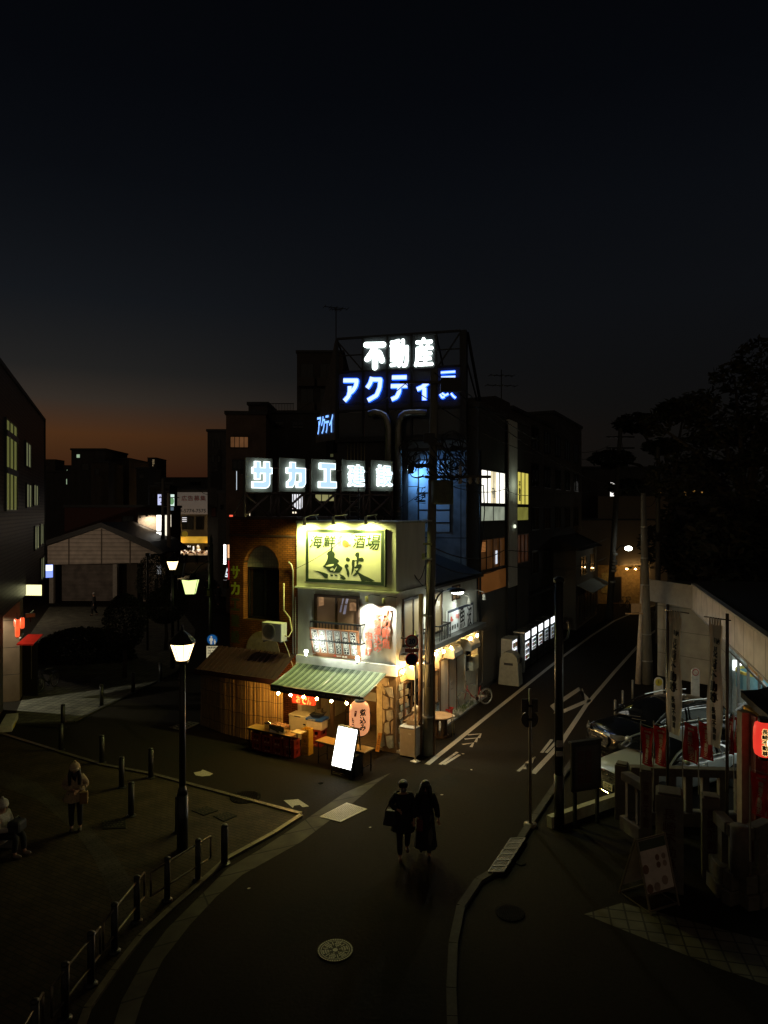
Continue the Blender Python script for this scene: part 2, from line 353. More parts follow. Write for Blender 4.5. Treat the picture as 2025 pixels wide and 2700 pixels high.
manhole(G(1345,2408,.034), .27, 'dark round manhole cover with a bright rim on the right pavement', rim=mat('rim_iron', (.30,.29,.25), .5, metal=.4))
manhole(G(1373,2276,.034), .10, 'tiny round utility cap in the dark right pavement beside the drain grate')
manhole(G(846,2065,.0), .07, 'tiny round water cap in the road in front of the lightbox sign', rim=COVER)
def flat_cover(px, z, label, rows, cols, m, rim):
    o = thing('access_cover', label, 'access cover'); q = [G(x, y, z) for x, y in px]; b = MB(); b.prism(q, (0,0,.012)); b.build('frame', rim, o, fix=True)
    b = MB()
    def bi(u, v): return q[0].lerp(q[1], u).lerp(q[3].lerp(q[2], u), v)+V((0,0,.016))
    for i in range(cols):
        for j in range(rows):
            u0, u1, v0, v1 = (.05+.9*i/cols, .05+.9*(i+.62)/cols, .06+.88*j/rows, .06+.88*(j+.55)/rows); sh = .3*.9/cols*(1 if j % 2 else -1)
            b.poly([bi(u0+sh*.2, v0), bi(u1+sh*.2, v0), bi(u1+sh, v1), bi(u0+sh, v1)])
    b.build('tread_pattern', m, o, fix=True)
flat_cover([(843,2154),(914,2117),(968,2134),(898,2168)], .004, 'pale rectangular tread plate cover in the gutter in front of the couple', 13, 17, mat('tread_iron', (.06,.055,.045), .6), mat('tread_rim', (.40,.37,.30), .55, var=.2))
flat_cover([(505,2138),(545,2126),(575,2138),(537,2151)], .012, 'paver filled access cover between lamp post and round manhole', 4, 4, PAVE, COVERD)
flat_cover([(562,2152),(598,2141),(625,2152),(590,2167)], .012, 'paver filled access cover nearest the steel paving corner', 4, 4, PAVE, COVERD)
flat_cover([(268,2165),(330,2158),(332,2184),(270,2187)], .012, 'wide dark access cover behind the person in the pale hat', 4, 6, PAVE3, COVERD)
flat_cover([(445,1918),(497,1903),(528,1907),(482,1928)], .004, 'slim steel rimmed access cover in road before the reed screen', 3, 6, ASPH2, MT['edge_steel'])
o = thing('drain_grate', 'long pale drain grating along the kerb by the back of the road sign', 'drain grate'); b = MB(); q = [G(x, y, .11) for x, y in ((1347,2211),(1385,2209),(1326,2300),(1287,2300))]
for i in range(6):
    u0, u1 = i/6+.008, (i+1)/6-.012
    a, c, e, f = q[0].lerp(q[3], u0), q[1].lerp(q[2], u0), q[1].lerp(q[2], u1), q[0].lerp(q[3], u1)
    for s_, t_ in ((a, c), (c, e), (e, f), (f, a)): b.beam(s_, t_, .03)
    for k in range(1, 9): b.beam(a.lerp(c, k/9), f.lerp(e, k/9), .014)
    for k in range(1, 4): b.beam(a.lerp(f, k/4), c.lerp(e, k/4), .012)
b.build('grating', mat('grating_dull', (.14,.13,.11), .6, metal=.3), o)
# litter
for px, py, k in ((1165,2096,0),(976,2182,1),(1243,2030,2),(1221,1988,3),(656,2343,4),(1197,1990,5)):
    c = G(px, py); b = MB(); b.prism([c+V((.03*cos(t+k)*(1+.4*cos(2*t)), .022*sin(t+k), .004)) for t in [2*pi*i/9 for i in range(9)]], (0,0,.006))
    tag(b.build('litter', PAPER, fix=True), ['bright scrap of litter on the road beside the long coated woman','small litter scrap on the road between tread plate and couple','small pale scrap on the right of the road past the white line','litter scrap at the end of the chevron marks','pale leaf scrap by the gutter below the steel corner','litter crumb near the chevron road paint'][k], 'litter')
# ================================================================== WINDOWS HELPER
def window(par, plane, c, a0, a1, z0, z1, fm=BROWN, pm=DGLASS, mull=1, t=.05, proud=.05, name='window', rail=0, sill=None):
    f = MB(); p = MB()
    def bx(mb, u0, u1, w0, w1, d0, d1):
        if plane == 'y': mb.box((u0, c-d1, w0), (u1, c-d0, w1))
        else: mb.box((c+d0, u0, w0), (c+d1, u1, w1))
    bx(f, a0, a0+t, z0, z1, 0, proud); bx(f, a1-t, a1, z0, z1, 0, proud); bx(f, a0+t, a1-t, z1-t, z1, 0, proud); bx(f, a0+t, a1-t, z0, z0+t, 0, proud)
    for i in range(mull):
        u = a0+(a1-a0)*(i+1)/(mull+1); bx(f, u-t*.4, u+t*.4, z0+t, z1-t, 0, proud*.9)
    for i in range(rail):
        u = z0+(z1-z0)*(i+1)/(rail+1); bx(f, a0+t, a1-t, u-t*.35, u+t*.35, 0, proud*.86)
    bx(p, a0+t*.5, a1-t*.5, z0+t*.5, z1-t*.5, .004, proud*.35)
    o = f.build(name, fm, par, fix=True); p.build('pane', pm, o, fix=True)
    if sill:
        s_ = MB(); bx(s_, a0-.05, a1+.05, z0-.06, z0-.003, 0, proud+.05); s_.build('sill', sill, o, fix=True)
    return o
# ================================================================== CORNER PUB
IZ = Frame(.39, 21.8, -27)
pub = fthing('pub_building', 'two storey white corner seafood pub with yellow lit sign parapet and open front', 'building', IZ)
SL = 7.7                                     # length along the side street
b = MB()                                     # upper storey walls (front y=0, side x=0)
b.box((-3.77, 0, 2.62), (0, 2.2, 5.1)); b.box((-3.77, 2.2, 2.62), (0, SL, 5.1)); b.build('upper_wall', PLASTER, pub, fix=True)
b = MB(); b.box((-.16, .9, 0), (0, SL, 2.62)); b.box((-3.77, SL-.15, 0), (-.17, SL, 2.62)); b.box((-3.77, 0, 0), (-3.62, SL-.16, 2.62)); b.build('ground_floor_wall', CREAM, pub, fix=True)
b = MB(); b.box((-3.6, 3.2, .12), (-.18, 3.3, 2.6)); b.build('inner_wall', mat('inner_wall', (.34,.25,.14), .8, var=.35), pub, fix=True)
b = MB(); b.box((-3.6, .02, 0), (-.2, 3.19, .1)); b.build('shop_floor', mat('shop_floor', (.16,.12,.08), .7, var=.3), pub, fix=True)
SIGNW = mat('sign_plaster', (.74, .74, .66), .7, var=.14, scale=1.6, stretch=(1,1,.25))
b = MB(); b.box((-3.77, -.06, 5.16), (.02, 2.25, 7.33)); b.build('parapet', SIGNW, pub, fix=True)
b = MB(); b.box((-3.80, -.16, 5.10), (.16, 2.30, 5.157)); b.box((-3.79, -.09, 7.333), (.05, 2.28, 7.40)); b.build('ledge', mat('ledge_sheet', (.45,.46,.36), .5, var=.25), pub, fix=True)
b = MB(); b.prism([(-3.7, 2.31, 5.15), (.25, 2.31, 5.15), (-1.9, 2.31, 6.0)], (0, SL-2.3, 0)); b.build('roof', ROOFT, pub, fix=True)
b = MB(); b.box((.002, 2.3, 5.0), (.3, SL+.05, 5.09)); b.build('gutter', BLACK, pub, fix=True)
b = MB(); b.box((-3.78, -.10, 2.46), (.06, -.002, 2.80)); b.build('fascia_band', WHT, pub, fix=True)
b = MB(); b.box((.003, .2, 2.92), (.42, SL+.02, 3.10)); b.build('side_canopy', mat('canopy_sheet', (.10,.10,.095), .6), pub, fix=True)
# front window with the balcony rail
p0, p1 = IZ.front(831.5, 1564), IZ.front(949, 1568)
gl = glow_mat('dim_room_glass', (.42, .26, .13), .10, False, var=.5, scale=1.2)
fw = window(pub, 'y', 0, p0.x, p1.x, 3.25, 4.93, BROWN, gl, 1, .09, .09)
b = MB(); y = -.05
def fq(*a): b.poly([IZ.front(a[i], a[i+1], y) for i in range(0, len(a), 2)])
k = .1688
for q in (((735,205),(755,207),(730,320),(712,318)), ((790,215),(823,232),(800,318),(768,300)), ((705,325),(730,330),(708,440),(680,440)), ((762,325),(800,328),(775,470),(735,470))): fq(*[v for (a, c) in q for v in (780+a*k, 1540+c*k)])
b.build('hanging_menu', glow_mat('menu_strip', (.55, .52, .66), .28, False, var=.4), fw)
b = MB()
for q in (((355,205),(435,198),(437,330),(360,345)), ((840,295),(900,288),(983,318),(980,420),(840,415))): fq(*[v for (a, c) in q for v in (780+a*k, 1540+c*k)])
b.build('notice', glow_mat('notice_strip', (.65, .36, .17), .36, False, var=.5, scale=9), fw)
def rail(par, plane, c, a0, a1, z0, z1, n, off, name='balcony_rail'):
    b = MB(); pt = (lambda a, z, d: (a, c-d, z)) if plane == 'y' else (lambda a, z, d: (c+d, a, z))
    b.beam(pt(a0, z1, off), pt(a1, z1, off), .06); b.beam(pt(a0, z0, off), pt(a1, z0, off), .04)
    for i in range(n+1): b.beam(pt(a0+(a1-a0)*i/n, z0, off), pt(a0+(a1-a0)*i/n, z1, off), .022)
    for a in (a0, a1): b.beam(pt(a, z1, .0), pt(a, z1, off), .04); b.beam(pt(a, z0, .0), pt(a, z0, off), .04)
    b.build(name, BLACK, par)
r0, r1 = IZ.front(818, 1638, -.28), IZ.front(951, 1652, -.28)
rail(pub, 'y', 0, r0.x, r1.x, r0.z-.62, r0.z, 16, .28)
# side street windows and rails
for (x0, x1, yt, yb, mm) in ((1061,1113,1571,1690,1), (1142,1164,1549,1668,0)):
    a = IZ.side(x0, yt); c = IZ.side(x1, yt); window(pub, 'x', 0, a.y, c.y, 3.3, 4.86, BROWN, glow_mat('side_room_glass', (.5,.38,.22), .018, False, var=.5), mm, .08, .06)
    rail(pub, 'x', 0, a.y-.1, c.y+.15, 3.02, 3.62, 12 if mm else 7, .3)
a, c = IZ.side(1191, 1540), IZ.side(1211, 1540); window(pub, 'x', 0, a.y, c.y, 4.3, 4.86, BROWN, gl, 1, .05, .05)
# ground floor side: lit windows, sliding door, hoods, meter
a, c = IZ.side(1060, 1830), IZ.side(1103, 1830); sw = window(pub, 'x', 0, max(.35, a.y), c.y, .95, 2.15, DKWOOD, DGLASS, 1, .08, .08, sill=WOOD)
b = MB()
for i in range(9):
    u = .5+.18*i; z = 1.05+.28*((i*7) % 3); b.poly([(.052, u, z), (.052, u+.14, z), (.052, u+.14, z+.22), (.052, u, z+.22)], i % 3)
b.build('poster', [mat('poster_a', (.5,.2,.1), .6), mat('poster_b', (.5,.42,.3), .6), mat('poster_c', (.1,.08,.07), .6)], sw, fix=True)
a, c = IZ.side(1141, 1800), IZ.side(1154, 1800); window(pub, 'x', 0, a.y, c.y, .8, 2.0, DKWOOD, glow_mat('door_glass', (.5,.3,.12), .05, False), 0, .07, .07)
a, c = IZ.side(1157, 1800), IZ.side(1200, 1800)
d = MB(); d.box((.002, a.y, .06), (.05, c.y, 2.25)); dd = d.build('sliding_door', mat('door_panel', (.46,.40,.33), .6, var=.2, stretch=(1,1,.2)), pub, fix=True)
d = MB()
for u in (a.y, (a.y+c.y)/2, c.y): d.box((.0521, u-.035, .06), (.075, u+.035, 2.3))
d.box((.0521, a.y+.04, 2.25), (.072, c.y-.04, 2.3)); d.build('door_frame', DKWOOD, dd, fix=True)
d = MB(); y = .0545
for q in (((.6,1.1),(.64,1.3)), ((.7,1.05),(.72,1.32)), ((.78,1.2),(.66,1.14)), ((.6,1.2),(.8,1.24)), ((.62,1.02),(.7,1.0)), ((.66,.95),(.78,.98))):
    (u0, z0), (u1, z1) = q; L = c.y-a.y; d.beam((y, a.y+L*u0, z0), (y, a.y+L*u1, z1), .014, .002)
d.build('scribble', mat('scribble_ink', (.16,.13,.12), .7), dd)
for (x0, x1, z0, z1) in ((1185,1211,2.27,2.68), (1231,1257,2.22,2.68)):
    a, c = IZ.side(x0, 1700, .3), IZ.side(x1, 1700, .3); d = MB()
    prof = [(.003, z0), (.40, z0), (.44, z0+.05), (.43, z0+.2), (.32, z1-.04), (.18, z1), (.003, z1)]
    d.prism([(x, a.y+.15, z) for x, z in prof], (0, c.y-a.y-.1, 0)); d.build('vent_hood', mat('hood_steel', (.5,.48,.42), .4, metal=.5), pub, fix=True)
a, c = IZ.side(1227, 1760), IZ.side(1240, 1760); window(pub, 'x', 0, a.y, c.y, 1.3, 2.15, BLACK, DGLASS, 0, .04, .04)
a, c = IZ.side(1241, 1760, .1), IZ.side(1256, 1760, .1); d = MB(); d.box((.004, a.y, 1.25), (.2, c.y, 1.8)); d.build('meter_box', mat('meter_box', (.50,.50,.40), .6), pub, bevel=.02)
d = MB()
for (px, z0, z1) in ((1226,.05,2.6), (1258,.05,2.6)): q = IZ.side(px, 1750, .05); d.bar((.05, q.y, z0), (.05, q.y, z1), .03)
d.build('drain_pipe', mat('pvc_pipe', (.5,.47,.40), .5), pub, smooth=True)
d = MB(); d.box((-.3, .0, 0), (.45, SL, .06)); d.build('step', CONC, pub, fix=True)
# corner post and painted fake-stone cladding
d = MB(); q = IZ.front(994, 1850); d.box((q.x, -.02, .1), (q.x+.20, .12, 2.45)); d.build('door_post', mat('cream_post', (.62,.52,.30), .6), pub, fix=True)
d = MB(); d.box((q.x+.203, -.025, 0), (.0, .12, 2.62)); d.box((-.10, .123, 0), (.012, .9, 2.62)); cl = d.build('stone_cladding', mat('cladding_ground', (.13,.09,.05), .85, var=.4, scale=5, bump=.3), pub, fix=True)
STN = [mat('stone_tan', (.50,.40,.27), .85, var=.3, scale=5, bump=.4), mat('stone_blue', (.30,.36,.38), .85, var=.45, scale=6, bump=.4), mat('stone_grey', (.42,.40,.34), .85, var=.35, scale=5, bump=.4)]
Z6 = lambda x, y: IZ.front(820+x*.14466, 1740+y*.14466, -.03)
stones = [([(1230,375),(1290,325),(1420,340),(1420,460),(1360,480),(1310,440)],0), ([(1395,205),(1440,160),(1475,200),(1470,280),(1390,275)],0), ([(1270,470),(1330,460),(1370,600),(1340,625),(1310,560)],0), ([(1345,510),(1480,490),(1510,690),(1430,660),(1370,560)],2), ([(1320,640),(1420,690),(1440,850),(1400,890),(1320,880)],0), ([(1450,695),(1505,712),(1500,880),(1452,850)],0), ([(1312,895),(1360,920),(1365,1080),(1330,1165),(1312,1100)],0), ([(1380,920),(1490,910),(1500,1060),(1440,1115),(1380,1090)],2), ([(1350,1150),(1430,1120),(1445,1330),(1390,1350),(1340,1300)],2), ([(1460,1130),(1500,1100),(1500,1340),(1470,1340)],0), ([(1260,1560),(1262,1420),(1330,1330),(1350,1560),(1290,1590)],1), ([(1370,1390),(1500,1370),(1505,1600),(1430,1610),(1390,1560)],1)]
d = MB()
for pts, m in stones:
    q = [Z6(*p) for p in pts]; cc = sum(q, V())/len(q)
    d.prism(q, (0, -.03, 0), m); d.poly([cc.lerp(p, .72)+V((0, -.045, 0)) for p in q], m)
for k in range(11):
    z = .12+.23*k; y0 = .15+.1*(k % 2); d.prism([(.013, y0+random.uniform(0,.05), z), (.013, y0+.55+random.uniform(0,.08), z+random.uniform(-.03,.03)), (.013, y0+.6, z+.15), (.013, y0+.28, z+.2), (.013, y0-.02, z+.17)], (.03, 0, 0), (k*2) % 3 if k > 3 else 1)
d.build('fake_stone', STN, cl, fix=True)
d = MB()                                       # ragged blue stone edge beside the sliding door
a = IZ.side(1147, 1800).y
for k in range(12): z = .1+.15*k; d.prism([(.004, a+.05*random.random()+.02*k, z), (.004, a+.5-.025*k, z), (.004, a+.48-.03*k, z+.12), (.004, a+.06+.02*k, z+.13)], (.03, 0, 0), 1 if k < 6 else 2)
d.build('fake_stone', STN, cl, fix=True)
# the red hatch-topped base, counter and shelf inside
d = MB(); d.box((-3.0, 1.6, .95), (-.6, 2.05, 1.02)); d.box((-3.0, 1.95, .1), (-.6, 2.02, .949)); d.box((-2.3, 2.2, 1.25), (-.3, 2.5, 1.29)); d.box((-3.2, 3.0, 1.7), (-.3, 3.19, 1.74)); d.box((-3.2,3.0,2.1),(-.3,3.19,2.14)); d.build('counter', WOOD, pub, fix=True)
d = MB(); q = IZ.front(874, 1850); d.box((q.x-.06, .0, .1), (q.x+.06, .12, 2.45)); d.build('post', DKWOOD, pub, fix=True); d = MB(); q2 = IZ.front(826, 1850); d.box((q2.x-.05, .3, .1), (q2.x+.05, .4, 2.45)); d.build('post', DKWOOD, pub, fix=True)
d = MB()
for i in range(7):
    x = -3.3+.42*i; z = 1.45+.1*((i*5) % 3); d.box((x, 2.97, z), (x+.3, 2.985, z+.22), i % 2)
d.build('wall_menu', [PAPER, mat('menu_yellow', (.6,.45,.2), .7)], pub, fix=True)
rb = random.Random(4)
for i in range(9):
    d = MB(); x = -2.8+.26*i; d.lathe([(.04, 0), (.042, .2), (.015, .27), (.015, .33)], (x, 3.08, 1.742), n=8); tag(d.build('bottle', mat('bottle_brown' if i % 2 else 'bottle_green', (.09,.04,.01) if i % 2 else (.02,.07,.03), .15, var=0), smooth=True, loc=None), 'sake bottle in a row on the back shelf inside the pub', 'bottle', 'bottles on the shelf inside the pub').matrix_world = Matrix.Translation(IZ.o) @ Matrix.Rotation(IZ.a, 4, 'Z')
def stool(x, y, label):
    o = fthing('bar_stool', label, 'stool', IZ, x, y, .1, 'stools at the pub counter'); d = MB(); d.lathe([(.17, .60), (.19, .63), (.19, .68), (.16, .70)], n=16); d.build('seat', mat('stool_seat', (.05,.03,.02), .5), o, smooth=True)
    for a in range(4):
        d = MB(); d.bar((.15*cos(a*pi/2+.7), .15*sin(a*pi/2+.7), .6), (.2*cos(a*pi/2+.7), .2*sin(a*pi/2+.7), 0), .014); d.build('leg', DKMET, o)
for x, lb in ((-2.35, 'round bar stool at the counter behind the big lidded box'), (-1.75, 'round bar stool at the counter seen left of the paper lantern'), (-.85, 'round bar stool in shade right of the paper lantern')): stool(x, 1.15, lb)
for x0, x1, z0, z1, lb in ((-2.2, -1.55, 1.06, 1.36, 'cream menu card standing on the pub counter behind the bulbs'), (-.95, -.6, 1.1, 1.45, 'framed pale notice beside the door post inside the pub')):
    d = MB(); d.box((x0, 1.56, z0), (x1, 1.575, z1)); o = tag(d.build('menu_card', PAPER), lb, 'menu card'); o.location = IZ.o; o.rotation_euler.z = IZ.a
# ================================================================== PUB SIGNS
INKG = mat('sign_ink_green', (.016, .034, .020), .6, var=.3, scale=9)
BOARD = mat('sign_board_cream', (.76, .75, .62), .55, var=.1, scale=2)
ZB = lambda x, y, d=-.12: IZ.front(780+x*.16877, 1360+y*.16877, d)
sg = fthing('pub_sign_board', 'big cream board with dark green frame and black brush characters over the pub front', 'sign', IZ)
d = MB(); q = [ZB(160,193,-.063), ZB(1412,205,-.063), ZB(1412,1135,-.063), ZB(160,1040,-.063)]
x0, x1 = q[0].x, ZB(1400,200).x; z1, z0 = ZB(160,195).z, ZB(160,1045).z
d.box((x0, -.12, z0), (x1, -.064, z1)); d.build('backing', BOARD, sg, fix=True)
fw_ = .11
d = MB(); y = -.1225
for (a, c, e, f) in ((x0+.03, x1-.05, z1-.03-fw_, z1-.03), (x0+.03, x1-.05, z0+.04, z0+.04+fw_), (x0+.03, x0+.03+fw_, z0+.04+fw_, z1-.03-fw_), (x1-.05-fw_, x1-.05, z0+.04+fw_, z1-.03-fw_)): d.box((a, y-.006, e), (c, y, f))
d.box((x1-.004, -.16, z0), (x1+.02, -.063, z1)); d.build('border', INKG, sg, fix=True)
d = MB(); y = -.1255
def inkp(pts, m=0, dy=0):
    d.poly([ZB(a, c, y-dy) for a, c in pts], m)
inkp([(480,600),(505,560),(545,540),(556,480),(580,490),(572,555),(600,575),(610,600),(605,650),(670,690),(675,720),(650,740),(690,780),(730,810),(715,850),(680,890),(600,890),(530,880),(500,850),(470,820),(430,800),(420,785),(445,775),(475,720),(495,670),(500,620)])
for h in ([(465,782),(530,757),(595,752),(588,775),(540,792),(480,792)], [(535,832),(570,812),(600,832),(580,852),(545,857)], [(582,868),(642,785),(640,800),(605,868)]): inkp(h, 1, .001)
for st in ([(270,855),(350,865),(430,885),(505,915),(500,965),(475,978),(440,960),(400,910),(340,880)], [(530,915),(560,918),(590,925),(575,945),(550,948)], [(595,915),(630,920),(655,935),(640,948),(610,940)], [(675,910),(710,918),(750,940),(780,975),(775,995),(740,1000),(690,968),(712,955)],
           [(800,645),(840,665),(848,690),(835,718),(795,715),(775,690),(785,660)], [(765,770),(795,750),(820,765),(825,795),(805,815),(830,860),(838,900),(830,955),(815,960),(795,910),(795,880),(780,830),(762,795)],
           [(880,690),(910,685),(925,700),(915,780),(905,850),(885,900),(865,930),(868,890),(880,800),(872,740)]): inkp(st)
inkp([(930,590),(950,570),(985,570),(995,610),(985,660),(1040,650),(1062,680),(1060,710),(1020,715),(985,710),(970,760),(1010,755),(1032,775),(1025,800),(985,850),(975,880),(1060,930),(1150,970),(1240,1020),(1180,1030),(1100,1020),(1030,1030),(1000,960),(970,905),(930,940),(900,945),(890,935),(940,880),(930,860),(910,800),(940,790),(945,740),(905,735),(905,700),(955,690),(950,650),(925,620)], 0, .0004)
for h in ([(912,826),(970,821),(975,832),(945,858)], [(918,722),(943,704),(950,770),(922,778)]): inkp(h, 1, .0016)
fn = lambda x, z, l: (x, y-.0005-l, z)
for s_, (ax, ay, bx_, by) in (('海', (225,300,410,500)), ('鮮', (440,300,620,490)), ('酒', (905,300,1085,505)), ('場', (1100,290,1315,535))):
    a, c = ZB(ax, ay), ZB(bx_, by); d.txt(s_, lambda x, z, l: (x+.18*(z-(a.z+c.z)/2), y-.0005-l, z), (a.x+c.x)/2, (a.z+c.z)/2, c.x-a.x, a.z-c.z, 0, .008)
d.build('brush_lettering', [INKG, BOARD], sg)
d = MB()
inkp([(725,410),(740,385),(765,378),(790,390),(815,410),(835,450),(855,445),(860,482),(830,470),(815,488),(775,495),(745,480),(728,450)])
for r0 in range(3): ribbon_pts = [(800+(-80-20*r0)*cos(t)*.9-40, 400-(95+10*r0)*sin(t)*1.0) for t in [R(-35+i*12) for i in range(11)]]; [inkp([ribbon_pts[i], ribbon_pts[i+1], (ribbon_pts[i+1][0]+9, ribbon_pts[i+1][1]), (ribbon_pts[i][0]+9, ribbon_pts[i][1])]) for i in range(0, 10)]
d.build('fish_emblem', mat('emblem_orange', (.62,.16,.06), .6), sg)
# three arm lamps over the board
WARMG = (.98, 1, .28)
def arm_lamp(px, py, ax, ay, ex, ey, label, power):
    o = fthing('sign_spotlight', label, 'lamp', IZ, group='spotlights over the pub sign board')
    h = ZB(px, py, -.36); a = ZB(ax, ay, -.30); e = ZB(ex, ey, .25)
    d = MB(); d.lathe([(.035, .14), (.05, .10), (.055, -.06), (.075, -.12)], (h.x, h.y, h.z+.02), n=14); d.build('lamp_shade', mat('lamp_shade', (.55,.52,.36), .4, metal=.2), o, smooth=True)
    d = MB(); d.tube([(h.x, h.y, h.z+.14), (h.x+.03, h.y+.1, h.z+.19), (a.x-.35, -.25, 7.58), (a.x-.1, -.1, 7.62), (e.x, .05, 7.56), (e.x+.03, .12, 7.40)], .017); d.build('arm', mat('lamp_arm', (.62,.6,.48), .35, metal=.3), o, smooth=True)
    d = MB(); d.lathe([(.002, 0), (.05, .0), (.05, .01)], (h.x, h.y, h.z-.085), n=14); d.build('lens', glow_mat('spot_lens', WARMG, 30, False), o)
    lamp('sign_lamp', 'SPOT', (h.x, h.y, h.z-.11), power, WARMG, o, .14, spot=170, blend=.6, aim=(h.x, -.12, h.z-.95))
arm_lamp(135, 105, 345, 25, 362, 95, 'small arm spotlight at the brick side of the pub sign board', 360)
arm_lamp(588, 88, 800, 30, 815, 95, 'small arm spotlight in the middle of the three over the pub board', 360)
arm_lamp(1092, 88, 1270, 35, 1285, 100, 'small arm spotlight over the street corner end of the pub board', 360)
# hanging wooden menu board
ZC = lambda x, y, dd: IZ.front(780+x*.16877, 1540+y*.16877, dd)
mb = fthing('menu_board', 'brown wooden board with six black vertical menu strips hung under the window', 'sign', IZ)
c0, c1, c2, c3 = ZC(208,680,-.36), ZC(972,742,-.36), ZC(1012,1188,-.15), ZC(268,1118,-.15)
d = MB(); d.prism([c0, c1, c2, c3], (0, .03, .01)); d.build('backing', mat('board_wood', (.22,.085,.035), .45, var=.4, scale=4, stretch=(1,10,10)), mb, fix=True)
nrm = (c1-c0).cross(c3-c0).normalized(); nrm = nrm if nrm.y < 0 else -nrm
def bp(u, v, l=0): return c0.lerp(c1, u).lerp(c3.lerp(c2, u), v)+nrm*(.004+l)
cols = ['しじみラーメン', '海鮮ばくだん', 'さざえつぼ焼き', '活鯵なめろう', '海老餃子', 'いかわた醤油焼']
dk = MB(); lt = MB()
for i, wd in enumerate(cols):
    u0, u1, v0, v1 = .035+.158*i, .035+.158*i+.125, .05, .86
    dk.poly([bp(u0, v0), bp(u1, v0), bp(u1, v1), bp(u0, v1)])
    for (a, e, f, g) in ((u0+.006, u1-.006, v0+.010, v0+.018), (u0+.006, u1-.006, v1-.018, v1-.010), (u0+.006, u0+.012, v0+.018, v1-.018), (u1-.012, u1-.006, v0+.018, v1-.018)): lt.poly([bp(a, f, .002), bp(e, f, .002), bp(e, g, .002), bp(a, g, .002)])
    lt.chars(wd, lambda x, z, l: bp(x, 1-z, .002+l), (u0+u1)/2, 1-(v0+v1)/2, .085, (v1-v0)*.92, 0, .0012, vert=True)
lt.chars('海鮮酒場', lambda x, z, l: bp(x, 1-z, .002+l), .56, .07, .10, .045, 0, .001); lt.chars('魚波', lambda x, z, l: bp(x, 1-z, .002+l), .68, .065, .11, .07, 0, .003)
dk.build('menu_strip', mat('strip_black', (.012,.012,.013), .5), mb); lt.build('lettering', mat('letter_white', (.78,.77,.70), .6, var=0), mb)
d = MB(); d.add([bp(.455, .89, .002), bp(.49, .90, .002), bp(.50, .95, .002), bp(.46, .96, .002)], [(0,1,2,3)]); d.build('emblem', mat('emblem_red', (.6,.05,.03), .6), mb)
# floods lighting the menu board from the fascia
COOL = (.92, 1, .86)
def flood(px, py, label, power, aim):
    h = IZ.front(px, py, -.72); o = fthing('floodlight', label, 'lamp', IZ, group='floodlights on the awning ledge')
    d = MB(); d.lathe([(.03, -.12), (.04, -.05), (.062, .01), (.055, .05), (.01, .075)], (h.x, h.y, h.z), n=14); d.build('bulb', glow_mat('flood_glow', COOL, 34, True), o, smooth=True)
    d = MB(); d.bar((h.x, h.y, h.z-.12), (h.x+.02, -.09, h.z-.14), .02); d.lathe([(.045,-.17),(.045,-.115)], (h.x, h.y, h.z), n=10); d.build('bracket', STEEL, o)
    lamp('flood_lamp', 'SPOT', (h.x+.02, h.y+.08, h.z+.10), power, COOL, o, .06, spot=150, blend=.7, aim=aim)
flood(807, 1719, 'glaring round floodlight at the brick end of the awning ledge', 62, (-2.3, -.2, 3.5))
flood(943, 1736, 'small floodlight under the corner end of the menu board', 70, (-1.7, -.2, 3.5))
# red stand-off characters and their two spots
def red_col(st, px, y0, y1, wd, label):
    o = fthing('wall_lettering', label, 'sign lettering', IZ, group='red vertical lettering on the pub wall'); d = MB()
    a, c = IZ.front(px, y0, -.09), IZ.front(px, y1, -.09)
    n = len(st); h = (a.z-c.z)/n
    for i, ch in enumerate(st):
        for l in range(4): d.txt(ch, lambda x, z, q: (x, -.075-.011*l-q*.3, z), a.x, a.z-(i+.5)*h, wd*.95, h*.92, 0, .005)
    d.build('characters', mat('letter_red', (.68, .16, .09), .45, var=.15), o)
    d = MB()
    for i in range(n): d.bar((a.x, -.001, a.z-(i+.5)*h), (a.x, -.08, a.z-(i+.5)*h), .008)
    d.build('stand_off', STEEL, o)
red_col('旬の鮮魚', 1018, 1600, 1711, .30, 'red raised characters nearest the street corner, four high with the fish sign last')
red_col('名物煮込み', 996, 1610, 1720, .27, 'red raised characters in the middle column of five')
red_col('串揚げ', 972, 1666, 1730, .27, 'red raised characters in the short column of three beside the window')
for px, py, lb, pw in ((967,1580,'short wall spotlight above the red lettering next to the window',230), (1012,1585,'short wall spotlight above the red lettering next to the street corner',230)):
    h = IZ.front(px, py, -.30); o = fthing('wall_spotlight', lb, 'lamp', IZ, group='spotlights over the red lettering')
    d = MB(); d.lathe([(.035, .09), (.05, .06), (.055, -.06), (.06, -.09)], (h.x, h.y, h.z), n=14); d.build('lamp_shade', mat('spot_housing', (.30,.29,.16), .4), o, smooth=True)
    d = MB(); d.tube([(h.x, h.y, h.z+.09), (h.x+.06, h.y+.1, h.z+.13), (h.x+.10, -.01, h.z+.12)], .012); d.bar((h.x+.1, -.02, h.z+.12), (h.x+.34, -.02, h.z+.10), .012); d.build('arm', DKMET, o)
    d = MB(); d.lathe([(.002, 0), (.045, 0), (.045, .01)], (h.x, h.y, h.z-.08), n=12); d.build('lens', glow_mat('cool_lens', (1,.98,.86), 30, False), o)
    lamp('spot_lamp', 'SPOT', (h.x, h.y, h.z-.105), pw, (1,.98,.84), o, .03, spot=120, blend=.8, aim=(h.x, -.02, h.z-1.0))
